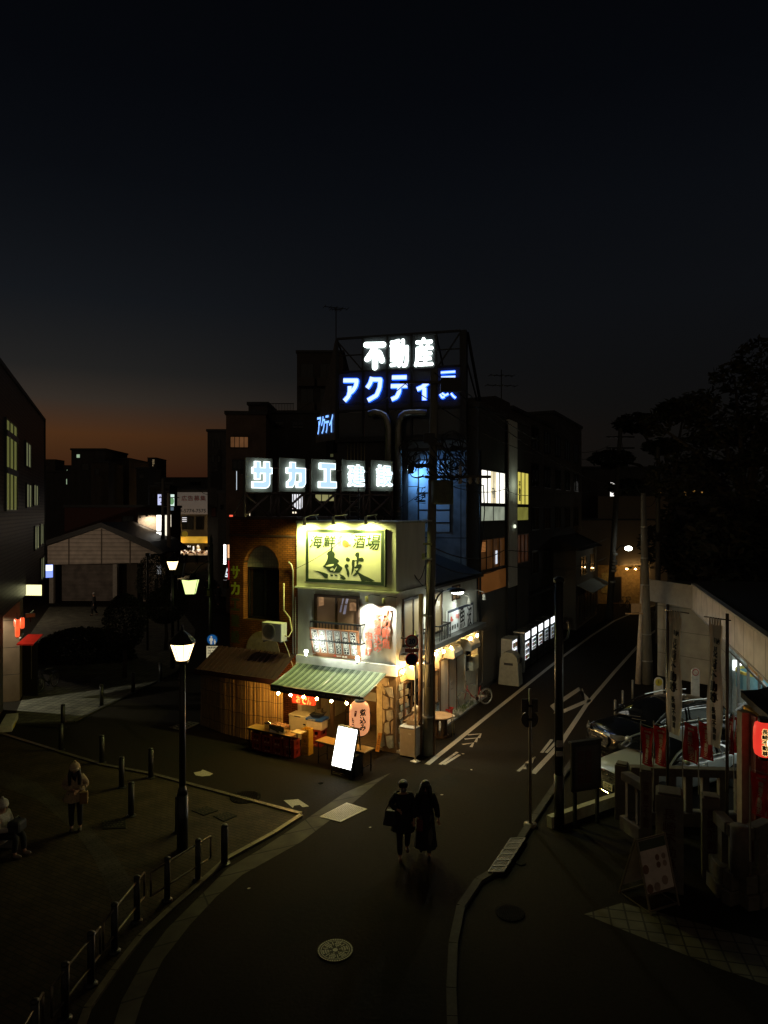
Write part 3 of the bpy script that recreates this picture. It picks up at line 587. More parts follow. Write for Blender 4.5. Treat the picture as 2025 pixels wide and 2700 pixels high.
# ------------------------------------------------------------------ green striped awning
aw = fthing('striped_awning', 'green and cream striped awning with printed dark valance over the pub opening', 'awning', IZ)
ax0, ax1, AD = -3.72, -.30, 1.6
d = MB(); pat = [(.50, 0), (.10, 1), (.06, 0), (.10, 1), (.06, 0), (.18, 1)]; n = 15; wseg = (ax1-ax0)/n; NR = 6
x = ax0
for i in range(n):
    for fr_, m in pat:
        x2 = x+wseg*fr_
        for j in range(NR):
            u, v = j/NR, (j+1)/NR; sag = lambda t: 2.56-.42*t-.05*sin(pi*t)
            d.poly([(x, -.02-AD*u, sag(u)), (x2, -.02-AD*u, sag(u)), (x2, -.02-AD*v, sag(v)), (x, -.02-AD*v, sag(v))], m)
        x = x2
d.build('canopy', [mat('awning_cream', (.23,.28,.20), .8, var=.2), mat('awning_green', (.030,.055,.032), .8, var=.25)], aw)
d = MB(); d.box((ax0, -AD-.028, 1.93), (ax1, -AD-.021, 2.135)); va = d.build('valance', mat('valance_cloth', (.022,.024,.020), .85), aw, fix=True)
d = MB(); fn = lambda x, z, l: (x, -AD-.030-l, z)
for i in range(4): x = ax0+.1+.86*i; d.txt('FISH BAR', fn, x+.12, 2.03, .26, .06, 0, .001); d.txt('UONAMI', fn, x+.54, 2.04, .44, .085, 0, .002)
d.build('lettering', mat('valance_print', (.16,.15,.11), .8, var=0), va)
d = MB(); d.bar((ax0, -.03, 2.55), (ax1, -.03, 2.55), .03); d.bar((ax0, -AD-.01, 2.13), (ax1, -AD-.01, 2.13), .022)
for x in (ax0+.02, ax1-.02, -2.0): d.bar((x, -.05, 2.50), (x, -AD, 2.11), .018)
d.build('frame', STEEL, aw, smooth=True)
# bulbs on a cord
BULB = glow_mat('bulb_filament', (1, .55, .15), 340, True)
CORDM = mat('black_cord', (.01,.01,.01), .7, var=0)
def bulb(frm, p, label, group, m=BULB, r=.042):
    o = fthing('light_bulb', label, 'light bulb', frm, p[0], p[1], p[2], group)
    d = MB(); d.lathe([(.012, .035), (.028, .02), (r, -.02), (r*.8, -.055), (.008, -.072)], n=10); d.build('glass', m, o, smooth=True)
    d = MB(); d.lathe([(.02, .035), (.022, .09), (.008, .10)], n=8); d.build('socket', BLACK, o, smooth=True)
pts = []
for i, (px, py) in enumerate(((734,1823),(766,1826),(800,1830),(835,1834),(874,1839),(914,1844))):
    q = IZ.front(px, py, -AD+.10); pts.append((q.x, q.y, 1.87))
    bulb(IZ, (q.x, q.y, 1.87), ['bare glowing bulb nearest the reed screen under the awning','bare glowing bulb at the reed side corner of the red cloth','bare glowing bulb in front of the red cloth','bare glowing bulb just past the red cloth','bare glowing bulb in front of the dark inner post','bare glowing bulb nearest the paper lantern'][i], 'bulbs under the awning')
o = fthing('bulb_cord', 'black cord carrying the bulbs under the awning', 'cord', IZ); d = MB()
line = [(ax0, -AD+.1, 2.05)]
for a in pts: line += [(a[0], a[1], 1.985), (a[0]+.18, a[1], 2.03)]
d.tube(line, .009, 5); d.build('cord', CORDM, o)
pts = []
for i, (px, py) in enumerate(((1061,1769),(1084.7,1756),(1106,1745),(1149,1724),(1170,1716),(1190,1707),(1241,1681.5),(1258.6,1674))):
    q = IZ.side(px, py, .30); pts.append(q)
    bulb(IZ, (q.x, q.y, q.z), ['glowing bulb at the street corner end of the side canopy','glowing bulb just under the round road signs','glowing bulb beside the duct hood behind the road sign pole','glowing bulb on the far side of the utility pole','glowing bulb above the sliding door','glowing bulb at the edge of the nearer vent hood','glowing bulb above the farther vent hood','glowing bulb at the far end of the side canopy'][i], 'bulbs along the side canopy', glow_mat('side_bulb', (1, .60, .20), 820, True))
# duct hood over the cabinet
d = MB(); a, c = IZ.side(1081, 1760, .15), IZ.side(1111, 1760, .15); d.box((.004, a.y, 2.2), (.30, c.y, 2.75)); d.build('duct_hood', mat('hood_beige', (.52,.42,.22), .5), pub, fix=True, bevel=.02)
# side street sign with its two lamps
ss = fthing('side_sign', 'white sign with navy frame, black brush name and red fish on the side wall', 'sign', IZ)
q0, q1 = IZ.side(1181, 1611, .08), IZ.side(1248, 1588, .08); zt, zb = (q0.z+q1.z)/2, (IZ.side(1181,1681,.08).z+IZ.side(1248,1650,.08).z)/2
d = MB(); d.box((.004, q0.y, zb), (.07, q1.y, zt)); d.build('face', mat('sign_white', (.78,.80,.80), .45, var=.06), ss, fix=True)
d = MB(); t = .09
for a, c, e, f in ((q0.y, q1.y, zt-t, zt), (q0.y, q1.y, zb, zb+t), (q0.y, q0.y+.05, zb+t, zt-t), (q1.y-.05, q1.y, zb+t, zt-t)): d.box((.0705, a, e), (.085, c, f))
d.build('border', mat('navy_frame', (.02,.03,.055), .5), ss, fix=True)
L, H = q1.y-q0.y, zt-zb
def ZS(x, y):                                  # zoom pixels of the side sign -> its face
    u = (x-635)/(992-635); top = 378-u*128; bot = 745-u*165; v = (y-top)/(bot-top); return (.0725, q0.y+L*u, zt-H*v)
d = MB()
for ch, a0, a1, w0, h0 in (('魚',832,462,.62,.86),('波',935,440,.52,.86)): p = ZS(a0,a1); d.txt(ch, lambda a, z, l: (.0725+l, a, z+.12*(a-p[1])), p[1], p[2], w0, h0, 0, .013)
fn = lambda a, z, l: (.0725+l, a, z)
for i, ch in enumerate('海鮮酒場'):
    x, y = 668+i*32, 628-i*17; p = ZS(x, y); d.txt(ch, lambda a, z, l: (.0725+l, a, z), p[1], p[2], .17, .17, 0, .006)
d.build('brush_lettering', INK, ss)
d = MB(); d.poly([ZS(*p) for p in ((668,520),(675,460),(688,455),(698,490),(712,500),(690,530))]); [d.poly([ZS(*p) for p in ((742+12*i,420),(750+12*i,415),(748+12*i,480),(741+12*i,482))]) for i in range(4)]; d.build('fish_emblem', mat('emblem_pink', (.72,.14,.10), .6), ss)
def side_lamp(px, py, bx, by, off, label, pw, aim):
    h = IZ.side(px, py, off); a = IZ.side(bx, by, .02); o = fthing('sign_spotlight', label, 'lamp', IZ, group='spotlights of the side sign')
    d = MB(); d.lathe([(.04,.10),(.06,.06),(.065,-.08),(.085,-.13)], (h.x, h.y, h.z), n=14); d.build('lamp_shade', mat('lamp_shade_white', (.7,.7,.66), .4), o, smooth=True)
    d = MB(); d.tube([(.0, a.y, h.z+.17), (h.x*.6, a.y+(h.y-a.y)*.6, h.z+.2), (h.x, h.y, h.z+.17), (h.x, h.y, h.z+.09)], .016); d.build('arm', WHT, o, smooth=True)
    d = MB(); d.lathe([(.002,0),(.06,0),(.06,.01)], (h.x, h.y, h.z-.115), n=12); d.build('lens', glow_mat('side_lens', (.92,1,.93), 22, False), o)
    if pw: lamp('side_sign_lamp', 'SPOT', (h.x, h.y, h.z-.14), pw, (.90,1,.92), o, .05, spot=150, blend=.7, aim=aim)
h = IZ.side(1236, 1586, .55)
side_lamp(1236, 1584, 1212, 1580, .55, 'white arm spotlight right above the side sign', 60, (.0, h.y-.6, 3.9))
side_lamp(1276, 1573, 1243, 1565, .8, 'white arm spotlight jutting past the far end of the side wall', 14, (.0, 6.6, 3.6))
# ================================================================== BRICK BUILDING beside the pub
BRK = brick('orange_brick', (.26,.085,.016), (.18,.055,.012), (.05,.022,.008), .21, .07, rot=(R(90),0,0), gap=.009)
brk = fthing('brick_building', 'two storey brick building with a tall arched window beside the white pub', 'building', IZ)
X0, X1, ZT = -6.74, -3.79, 7.45
a, c = IZ.front(642,1495), IZ.front(736,1500); xa, xb = a.x, c.x; zs = a.z; zb = IZ.front(690,1636).z; rad = (xb-xa)/2; xm = (xa+xb)/2
def facade(b, y0):
    b.box((X0, y0, 0), (xa, y0+.3, ZT)); b.box((xb, y0, 0), (X1, y0+.3, ZT)); b.box((xa+.001, y0, 0), (xb-.001, y0+.3, zb))
    n = 18
    for i in range(n):
        t0, t1 = pi-pi*i/n, pi-pi*(i+1)/n; p, q = (xm+rad*cos(t0), zs+rad*sin(t0)*1.02), (xm+rad*cos(t1), zs+rad*sin(t1)*1.02)
        b.prism([(p[0], y0, p[1]), (q[0], y0, q[1]), (q[0], y0, ZT), (p[0], y0, ZT)], (0, .3, 0))
b = MB(); facade(b, 0); b.box((X0, .301, 0), (X0+.2, 6.5, ZT)); b.build('wall', BRK, brk, fix=True)
b = MB(); b.box((X0-.03, -.03, ZT-.62), (X1, -.004, ZT-.56)); b.box((X0-.05, -.05, ZT), (X1, 6.5, ZT+.08)); b.build('parapet_cap', mat('brown_coping', (.06,.03,.02), .6), brk, fix=True)
b = MB(); b.box((X0+.21, .31, ZT-.3), (X1, 6.5, ZT-.05)); b.build('roof', ROOFT, brk, fix=True)
b = MB(); b.prism([(xm+rad*1.0*cos(pi*i/16), .22, zs+rad*sin(pi*i/16)) for i in range(17)], (0, .07, 0)); b.build('arch_panel', brick('arch_tile', (.46,.45,.34), (.42,.41,.31), (.25,.25,.2), .12, .12, rot=(R(90),0,0), off=0, gap=.006), brk, fix=True)
wd = window(brk, 'y', .29, xa+.02, xb-.02, zb+.01, zs-.01, BLACK, DGLASS, 1, .07, .06)
b = MB(); q = IZ.front(650,1748), IZ.front(738,1748); xl, xr = q[0].x, q[1].x; r2 = (xr-xl)/2
b.prism([((xl+xr)/2+r2*cos(pi*i/14), -.03, 2.75+r2*1.0*sin(pi*i/14)) for i in range(15)], (0, .025, 0)); b.build('lower_arch_panel', mat('tan_render', (.34,.25,.13), .85, var=.3), brk, fix=True)
lt = fthing('vertical_lettering', 'yellow green characters running down the left edge of the brick wall', 'sign lettering', IZ)
d = MB(); q = IZ.front(620,1488,-.05), IZ.front(620,1700,-.05); n = 6
for i, ch in enumerate('サカエ建設'):
    h = (q[0].z-q[1].z)/5; m_ = 0 if i < 2 else 1
    for l in range(3): d.txt(ch, lambda x, z, k: (x, -.03-.012*l-k*.3, z), q[0].x, q[0].z-(i+.5)*h, .36, h*.74, m_, .016)
d.build('characters', [mat('letter_lime_lit', (.50,.60,.05), .45), mat('letter_lime_unlit', (.05,.06,.015), .6)], lt)  # lower three darker: lamplight falling off is put into the colour
# air conditioner
q0, q1, q2 = IZ.front(690,1640,-.5), IZ.front(742,1640,-.5), IZ.front(690,1688,-.5)
ac = fthing('air_conditioner', 'off white outdoor air conditioner unit bracketed on the brick wall', 'air conditioner', IZ); hz = q0.z-q2.z
b = MB(); b.box((q0.x, -.5, q2.z), (q1.x, -.17, q0.z)); b.build('casing', mat('ac_white', (.52,.52,.45), .5, var=.15), ac, bevel=.02)
b = MB(); cx_, cz_ = q0.x+.38*(q1.x-q0.x), (q0.z+q2.z)/2
for i in range(5): r = .05+.05*i; b.lathe([(r, -.004), (r+.012, -.004), (r+.012, .006), (r, .006)], n=20)
o = b.build('fan_grille', mat('ac_grille', (.25,.25,.22), .5), ac); o.location = (cx_, -.507, cz_); o.rotation_euler.x = R(90)
b = MB(); b.beam((q0.x+.08, -.5, q2.z-.03), (q0.x+.08, .0, q2.z-.03), .04); b.beam((q1.x-.08, -.5, q2.z-.03), (q1.x-.08, .0, q2.z-.03), .04); b.build('bracket', DKMET, ac)
b = MB(); t = IZ.front(747,1538,-.1); b.tube([(q1.x-.03,-.3,q2.z+.2),(q1.x+.13,-.25,q2.z+.15),(q1.x+.17,-.12,q2.z+.35),(q1.x+.05,-.08,q0.z+.15),(t.x,-.07,q0.z+.4),(t.x,-.07,t.z)], .028, 7); e = IZ.front(775,1757,-.1); b.tube([(q1.x-.02,-.35,q2.z+.05),(q1.x+.06,-.2,q2.z-.35),(q1.x+.22,-.12,q2.z-.9),(e.x,-.1,e.z)], .016, 6); b.build('hose', mat('ac_hose', (.45,.38,.22), .7), ac, smooth=True)
cp = fthing('wall_conduit', 'thin grey conduit pipes climbing the joint between brick wall and pub', 'pipe', IZ)
b = MB(); t = IZ.front(772,1482,-.06); b.tube([(t.x, -.05, 2.8), (t.x, -.05, t.z-.3), (t.x-.05, -.06, t.z-.1), (t.x-.16, -.08, t.z)], .025, 7); b.bar((t.x+.1, -.04, 2.8), (t.x+.1, -.04, t.z-1.2), .02); b.build('pipe', mat('conduit_grey', (.36,.35,.3), .5, metal=.3), cp, smooth=True)
# red lean-to roof and reed screen
rr = fthing('lean_to_roof', 'dark red sheet metal lean-to roof above the reed screen', 'roof', IZ)
b = MB(); n = 16
for i in range(n):
    xa_, xb_ = -7.25+3.42*i/n, -7.25+3.42*(i+1)/n
    b.prism([(xa_, -.02, 2.80), (xb_-.012, -.02, 2.80), (xb_-.012, -1.22, 2.16), (xa_, -1.22, 2.16)], (0, 0, -.03))
    b.beam((xb_-.006, -.02, 2.815), (xb_-.006, -1.22, 2.175), .025)
b.build('sheet', mat('red_sheet', (.026,.004,.003), .7, var=.4), rr); b = MB(); b.box((-7.27, -1.26, 2.02), (-3.83, -1.225, 2.19)); b.build('fascia', MT['red_sheet'], rr, fix=True)
REED = mat('reed', (.72,.46,.14), .8, var=.5, scale=3, stretch=(25,25,.4)); REED2 = mat('old_shaded_reed', (.30,.20,.09), .85, var=.5, scale=3, stretch=(25,25,.4))
def reeds(p, q, z1, label, m, lean=0):
    o = fthing('reed_screen', label, 'reed screen', IZ, group='reed screens along the brick wall'); p, q = V((*p, 0)), V((*q, 0)); L = (q-p).length; n = int(L/.021); nn = V((0, -1, 0)); b = MB()
    for i in range(n):
        if random.random() < .03: continue
        c = p.lerp(q, (i+.5)/n)+nn*random.uniform(-.012,.012); j = random.uniform(-.012,.012)
        b.bar(c+V((0, lean*-.1, .01)), c+V((j, lean*.0, z1+random.uniform(-.05,.04))), random.uniform(.007,.012), .007, 5, random.choice((0,0,1)), False)
    b.build('reeds', [m, REED2], o)
    b = MB()
    for z in (.35,.85,1.35,1.8):
        if z < z1: b.tube([p.lerp(q, t/6)+nn*.02+V((0,0,z+.02*sin(t*2.1+z*5))) for t in range(7)], .007, 5)
    b.build('binding_cord', mat('cord_brown', (.06,.04,.02), .8), o)
reeds((-7.55,-.62), (-6.35,-.95), 1.98, 'dark reed screen at the unlit far end of the row', REED2); reeds((-6.33,-.97), (-5.1,-1.12), 2.0, 'half lit reed screen in the middle of the row', REED)  # unlit end screen is all darker reed, its shade put into the colour
reeds((-5.06,-1.12), (-3.72,-.95), 2.02, 'brightly lit reed screen beside the oden table', REED); 
o = fthing('screen_post', 'slim dark post between the reed screens', 'post', IZ); b = MB(); b.bar((-5.08,-1.1,0), (-5.08,-1.1,2.1), .03); b.build('post', DKWOOD, o)
# ================================================================== FOOD STALL
def table(x, y, deg, L, W, H, label):
    o = thing('folding_table', label, 'table', (x, y, 0), deg, 'folding tables in front of the pub'); b = MB(); b.box((0,0,H-.03), (L,W,H)); b.build('tabletop', mat('table_wood', (.46,.29,.09), .35, var=.35, scale=4, stretch=(1,9,9)), o, bevel=.006)
    b = MB(); b.box((-.004,-.004,H-.035), (L+.004,-.0005,H-.003)); b.box((-.004,W+.0005,H-.035),(L+.004,W+.004,H-.003)); b.beam((.1,.05,H-.06),(L-.1,.05,H-.06),.03); b.beam((.1,W-.05,H-.06),(L-.1,W-.05,H-.06),.03); b.beam((.1,.03,.22),(.1,W-.03,.22),.025); b.beam((L-.1,.03,.22),(L-.1,W-.03,.22),.025); b.build('frame', BLACK, o)
    for lx in (.1, L-.1):
        for ly in (.04, W-.04): b = MB(); b.beam((lx,ly,0),(lx,ly,H-.03),.028); b.build('leg', BLACK, o)
    return o
T1 = Frame(-4.46, 22.2, -30.5); T2 = Frame(-2.11, 20.93, -35)
table(-4.46, 22.2, -30.5, 1.82, .47, .7, 'long wooden folding table carrying the steel oden cooker'); table(-2.11, 20.93, -35, 1.88, .5, .7, 'wooden folding table behind the glowing lightbox sign')
def crate(x, y, z, deg, label, m, group, L=.42, W=.34, H=.27, name='beer_crate', print_=True):
    o = thing(name, label, 'crate', (x, y, z), deg, group); b = MB(); t = .018
    b.box((-L/2,-W/2,0),(L/2,W/2,.02))
    for s in (-1, 1):
        y0 = s*(W/2-t/2); x0 = s*(L/2-t/2)
        b.cbox((0,y0,.06),(L,t,.09)); b.cbox((0,y0,H-.03),(L,t,.06)); b.cbox((-L/2+.05,y0,H/2),(.1,t*.9,H-.02)); b.cbox((L/2-.05,y0,H/2),(.1,t*.9,H-.02)); b.cbox((0,y0,H/2),(.04,t*.8,H-.03))
        b.cbox((x0,0,.06),(t,W-.04,.09)); b.cbox((x0,0,H-.03),(t,W-.04,.06)); b.cbox((x0,-W/2+.07,H/2),(t*.9,.1,H-.02)); b.cbox((x0,W/2-.07,H/2),(t*.9,.1,H-.02))
        b.cbox((0,y0*1.02,H-.004),(L+.02,.02,.02)); b.cbox((x0*1.01,0,H-.0045),(.02,W,.019))
    for i in range(1,4): b.cbox((-L/2+L*i/4,0,.11),(.008,W-.04,.16))
    b.build('body', m, o, fix=True)
    if print_:
        d = MB(); d.chars('ビール', lambda u, w_, l: (u, -W/2-.0025-l, w_), 0, .06, .2, .055, 0, .001); d.build('lettering', mat('crate_print', (.75,.70,.55), .6, var=0) if m.name != 'crate_yellow' else INK, o)
    return o
YEL = mat('crate_yellow', (.62,.36,.03), .45, var=.15); CRD = mat('crate_red', (.22,.022,.012), .45, var=.3)
c = G(809,1992)
for i, lb in enumerate(('lowest yellow crate on the ground at the end of the oden table', 'middle yellow crate of the stack of three', 'top yellow crate of the stack of three, covered by a board')): crate(c.x-.0, c.y+.14, .272*i, -31, lb, YEL, 'yellow crates beside the oden table', .28, .25, .27)
q = T1.w(1.98, .16, .817); o = thing('board', 'pale board lying on the stack of yellow crates', 'board', q, -31); b = MB(); b.box((-.19,-.16,0),(.19,.16,.025)); b.build('board', mat('pale_board', (.5,.42,.22), .6), o)
q = T1.w(.35, .72, 0)
crate(q.x, q.y, .0, -31, 'yellow slatted crate low behind the reed end of the oden table', YEL, 'yellow crates beside the oden table', .5, .36, .3); crate(q.x, q.y, .302, -31, 'yellow slatted crate seen over the reed end of the oden table', YEL, 'yellow crates beside the oden table', .5, .36, .3)
n_ = 0; names = [('lower','reed end'),('upper','reed end'),('lower','second from the reed end'),('upper','second from the reed end'),('lower','third from the reed end'),('upper','third from the reed end'),('lower','crate stack end'),('upper','crate stack end')]
for i in range(4):
    for j in range(2):
        q = T1.w(.36+.44*i-.02*j, .22, .272*j); lb = names[i*2+j]; crate(q.x, q.y, q.z, -30.5+random.uniform(-4,4), f'{lb[0]} dark red beer crate under the oden table, {lb[1]}', CRD, 'red crates under the oden table', .40, .33, .27)
q = IZ.w(IZ.front(832,1950,-.55).x, -.45)
for j, lb in enumerate(('bottom red crate carrying the big lidded box', 'upper red crate directly under the big lidded box')): crate(q.x, q.y, .272*j, -25, lb, CRD, 'red crates under the lidded box', .5, .4, .27)
o = thing('storage_box', 'clear plastic storage box with a blue lid on red crates', 'storage box', (q.x, q.y, .546), -25); b = MB(); b.prism([(-.29,-.2,0),(.29,-.2,0),(.29,.2,0),(-.29,.2,0)], (0,0,.28)); b.build('tub', mat('clear_tub', (.52,.45,.34), .3, var=.2), o, bevel=.02)
b = MB(); b.box((-.32,-.23,.283),(.32,.23,.36)); ld = b.build('lid', mat('blue_lid', (.02,.07,.30), .35), o, bevel=.015); d = MB(); d.chars('居酒屋の海鮮', lambda u, w_, l: (u, -.2325-l, w_), -.08, .32, .3, .05, 0, .001); d.build('lettering', mat('letter_white', (.78,.77,.70), .6), ld)
o = thing('tray', 'black shallow tray lying on the blue lidded box', 'tray', (q.x+.02, q.y+.03, .908), -20); b = MB(); b.lathe([(.20,0),(.30,.11),(.32,.12),(.31,.125),(.2,.02)], n=4, sy=.8); b.build('tray', BLACK, o).rotation_euler.z = pi/4
q3 = V((q.x+.06, q.y+.05, .935)); o = thing('steel_canister', 'square steel canister with an open top on the black tray', 'canister', q3, -20); b = MB(); b.box((-.11,-.11,0),(.11,.11,.24)); b.build('body', STAIN, o, bevel=.015); b = MB(); b.tube([(.11,0,.19),(.18,0,.19),(.19,0,.12),(.12,0,.08)], .01); b.build('handle', STAIN, o)
q = IZ.w(IZ.front(795,1900,-.2).x, -.15); o = thing('chest_freezer', 'cream chest freezer standing between reed screen and pub opening', 'freezer', (q.x, q.y, 0), -27); b = MB(); b.box((-.36,-.28,.04),(.36,.28,.78)); b.build('cabinet', mat('freezer_cream', (.62,.55,.36), .4, var=.1), o, bevel=.02); b = MB(); b.box((-.375,-.295,.784),(.375,.29,.86)); l_ = b.build('lid', MT['freezer_cream'], o, bevel=.02); b = MB(); b.box((-.12,-.31,.80),(.12,-.296,.83)); b.build('handle', DKMET, l_)
b = MB(); b.box((.22,-.284,.55),(.32,-.2805,.6)); b.build('badge', INK, o)
# oden cooker, pot, paper signs
q = T1.w(1.18, .22, .701); o = thing('oden_cooker', 'stainless oden cooker with wooden lids on the folding table', 'cooker', q, -30.5); b = MB(); b.box((-.3,-.17,0),(.3,.17,.20)); b.build('body', STAIN, o, bevel=.012)
for i in range(2): b = MB(); b.box((-.28+.29*i,-.15,.203),(-.03+.29*i,.15,.225)); b.box((-.17+.29*i,-.14,.2255),(-.14+.29*i,.14,.245)); b.build('wooden_lid', WOOD, o, fix=True)
b = MB(); b.tube([(.3,-.1,.05),(.36,-.1,.05),(.36,-.1,.01)], .012); b.box((.35,-.12,.055),(.38,-.08,.09)); b.build('tap', STAIN, o)
q = T1.w(.70, .26, .701); o = thing('steel_pot', 'round steel stock pot with lid on the folding table', 'pot', q, -30); b = MB(); b.lathe([(.13,0),(.14,.02),(.14,.18),(.15,.19)], n=20); b.build('body', STAIN, o, smooth=True); b = MB(); b.lathe([(.15,.192),(.1,.215),(.02,.225),(.02,.25),(.005,.255)], n=20); b.build('lid', STAIN, o, smooth=True)
def card(x, y, w_, h_, label, lean=.06):
    q = T1.w(x, y, .702); o = thing('price_card', label, 'price card', q, -26, 'handwritten cards on the oden table'); b = MB(); b.prism([(-w_/2,0,0),(w_/2,0,0),(w_/2,lean,h_),(-w_/2,lean,h_)], (0,.008,.003)); b.build('card', PAPER, o, fix=True)
    b = MB()
    for i in range(5):
        for j in range(5):
            u = -w_*.4+w_*.8*j/5; v = .85-.17*i; ln = w_*.12*random.uniform(.5,1); b.poly([(u,lean*v-.003,h_*v),(u+ln,lean*v-.003,h_*v),(u+ln,lean*(v-.06)-.003,h_*(v-.06)),(u,lean*(v-.06)-.003,h_*(v-.06))], 0 if i else 1)
    b.build('writing', [mat('pencil_ink', (.12,.09,.07), .8), REDP], o)
card(1.06, .03, .26, .17, 'larger handwritten price card leaning on the oden cooker'); card(1.40, .03, .19, .13, 'smaller handwritten price card at the corner of the oden table')
# oden cloth
o = fthing('oden_banner', 'red cloth with white oden lettering hanging behind the bulbs', 'banner', IZ); q0, q1 = IZ.front(771,1826,-.8), IZ.front(832,1834,-.8); qb = IZ.front(800,1856,-.8).z; b = MB(); n = 14
zt_ = q0.z
def cl_(x, z, l=0): u = (x-q0.x)/(q1.x-q0.x); return (x, -.8+.035*sin(u*15+z*3)-l, z-.05*sin(u*pi)*((zt_-z)/.5))
for i in range(n):
    for j in range(5):
        xa_, xb_ = q0.x+(q1.x-q0.x)*i/n, q0.x+(q1.x-q0.x)*(i+1)/n; za, zb_ = zt_-(zt_-qb)*j/5, zt_-(zt_-qb)*(j+1)/5; b.poly([cl_(xa_,zb_), cl_(xb_,zb_), cl_(xb_,za), cl_(xa_,za)])
b.build('cloth', mat('red_cloth', (.50,.03,.012), .8, var=.25), o, smooth=True); d = MB(); d.chars('おでん', lambda x, z, l: cl_(x, z, .012+l), (q0.x+q1.x)/2, (zt_+qb)/2-.02, (q1.x-q0.x)*.7, .26, 0, .010); d.build('lettering', mat('cloth_print', (.72,.62,.42), .8, var=0), o)
# paper lantern
PLAN = glow_mat('lantern_paper', (1, .40, .17), .72, True, var=.16, scale=2.2)
q = P(948, 1893, 20.45); o = thing('paper_lantern', 'huge glowing paper lantern with black brush characters under the awning corner', 'lantern', q); H = 1.08; Rr = .305
prof = [(.155,.50),(.20,.475),(.262,.40),(.295,.30),(.305,.15),(.305,-.15),(.295,-.30),(.255,-.41),(.19,-.48),(.14,-.50)]; b = MB(); pp = []
for i in range(len(prof)-1):
    for k_ in range(3): t = k_/3; r = prof[i][0]*(1-t)+prof[i+1][0]*t; pp.append((r+(.004 if k_ == 1 else 0), prof[i][1]*(1-t)+prof[i+1][1]*t))
b.lathe(pp+[prof[-1]], n=32); b.build('shade', PLAN, o, smooth=True)
b = MB(); b.lathe([(.15,.49),(.16,.49),(.16,.54),(.15,.54)], n=24); b.lathe([(.13,-.54),(.14,-.54),(.14,-.49),(.13,-.49)], n=24); b.build('ring', BLACK, o); b = MB(); b.bar((0,0,.53),(0,0,.66),.012); b.build('hook', BLACK, o)
def lf(x, z, l):
    a = -pi/2+.14+x/Rr; r = .309+l*.3
    for i in range(len(prof)-1):
        if prof[i][1] >= z >= prof[i+1][1]: t = (prof[i][1]-z)/(prof[i][1]-prof[i+1][1]); r = prof[i][0]*(1-t)+prof[i+1][0]*t+.005+l*.3
    return (r*cos(a), r*sin(a), z)
d = MB(); d.chars('煮込み', lf, .07, .02, .21, .66, 0, .009, vert=True); d.chars('もつ', lf, -.24, -.08, .10, .34, 0, .006, vert=True); d.build('brush_lettering', INK, o); d = MB()
for u0, u1, z0, z1 in ((-.20,-.13,.12,.30),): d.add([lf(u0,z0,.002),lf(u1,z0+.01,.002),lf(u1+.02,z1,.002),lf(u0+.02,z1-.01,.002)],[(0,1,2,3)])
d.build('seal', mat('seal_red', (.45,.05,.02), .7), o)
# lightbox A-sign
LB = Frame(-1.60, 20.02, -34); o = fthing('lightbox_sign', 'glaring white lightbox menu sign leaning back on black legs before the table', 'sign', LB)
zb_, zt_, W_, lean = .26, 1.34, .74, .42
sl = lambda x, z, l=0: (x, lean*(z)/zt_-l, z)
d = MB(); d.prism([sl(0,zb_-.03), sl(W_,zb_-.03), sl(W_,zt_), sl(0,zt_)], (0,.07,.02)); d.build('box', BLACK, o, fix=True)
d = MB(); d.poly([sl(.02,zb_,.004), sl(W_-.02,zb_,.004), sl(W_-.02,zt_-.02,.004), sl(.02,zt_-.02,.004)]); d.build('panel', glow_mat('lightbox_white', (.97,1,.96), 7.0, True), o)
d = MB()
for i, (u, v, s_) in enumerate(((.50,.42,.05),(.55,.95,.04),(.63,.85,.05),(.60,.33,.07),(.66,.36,.06),(.45,.7,.04))): d.poly([sl(u,v,.006), sl(u+s_,v+.004,.006), sl(u+s_,v+s_,.006), sl(u,v+s_,.006)], i % 2)
d.build('menu_picture', [glow_mat('menu_pic', (.75,.45,.40), 1.3, False), glow_mat('menu_pic_b', (.75,.8,.6), 1.3, False)], o)
for x in (0.02, W_-.02): d = MB(); d.beam((x, .08, 0), (x, .10, zb_+.05), .035); d.beam((x, .62, 0), (x, lean+.07, zt_-.05), .03); d.build('leg', BLACK, o)
d = MB(); d.beam((.0,.1,.06),(W_,.1,.06),.03); d.beam((0.02,.58,.12),(W_-.02,.58,.12),.025); d.box((W_-.5,.2,.05),(W_+.05,.55,.62)); d.build('weight', BLACK, o)
# narrow orange plank sign
q = IZ.front(995,1975,-.25); o = fthing('plank_sign', 'narrow orange plank sign with dark writing leaning by the stone clad corner', 'sign', IZ, q.x, -.18, .05); d = MB(); d.prism([(-.06,-.1,0),(.07,-.1,0),(.10,.05,.55),(-.03,.05,.55)], (0,.02,0)); d.build('plank', mat('plank_orange', (.55,.24,.03), .6), o, fix=True)
d = MB(); d.chars('生ビール', lambda x, z, l: (x+.04*z/.55, -.103+.15*z/.55-l, z), .005, .27, .075, .44, 0, .001, vert=True); d.build('writing', INK, o)
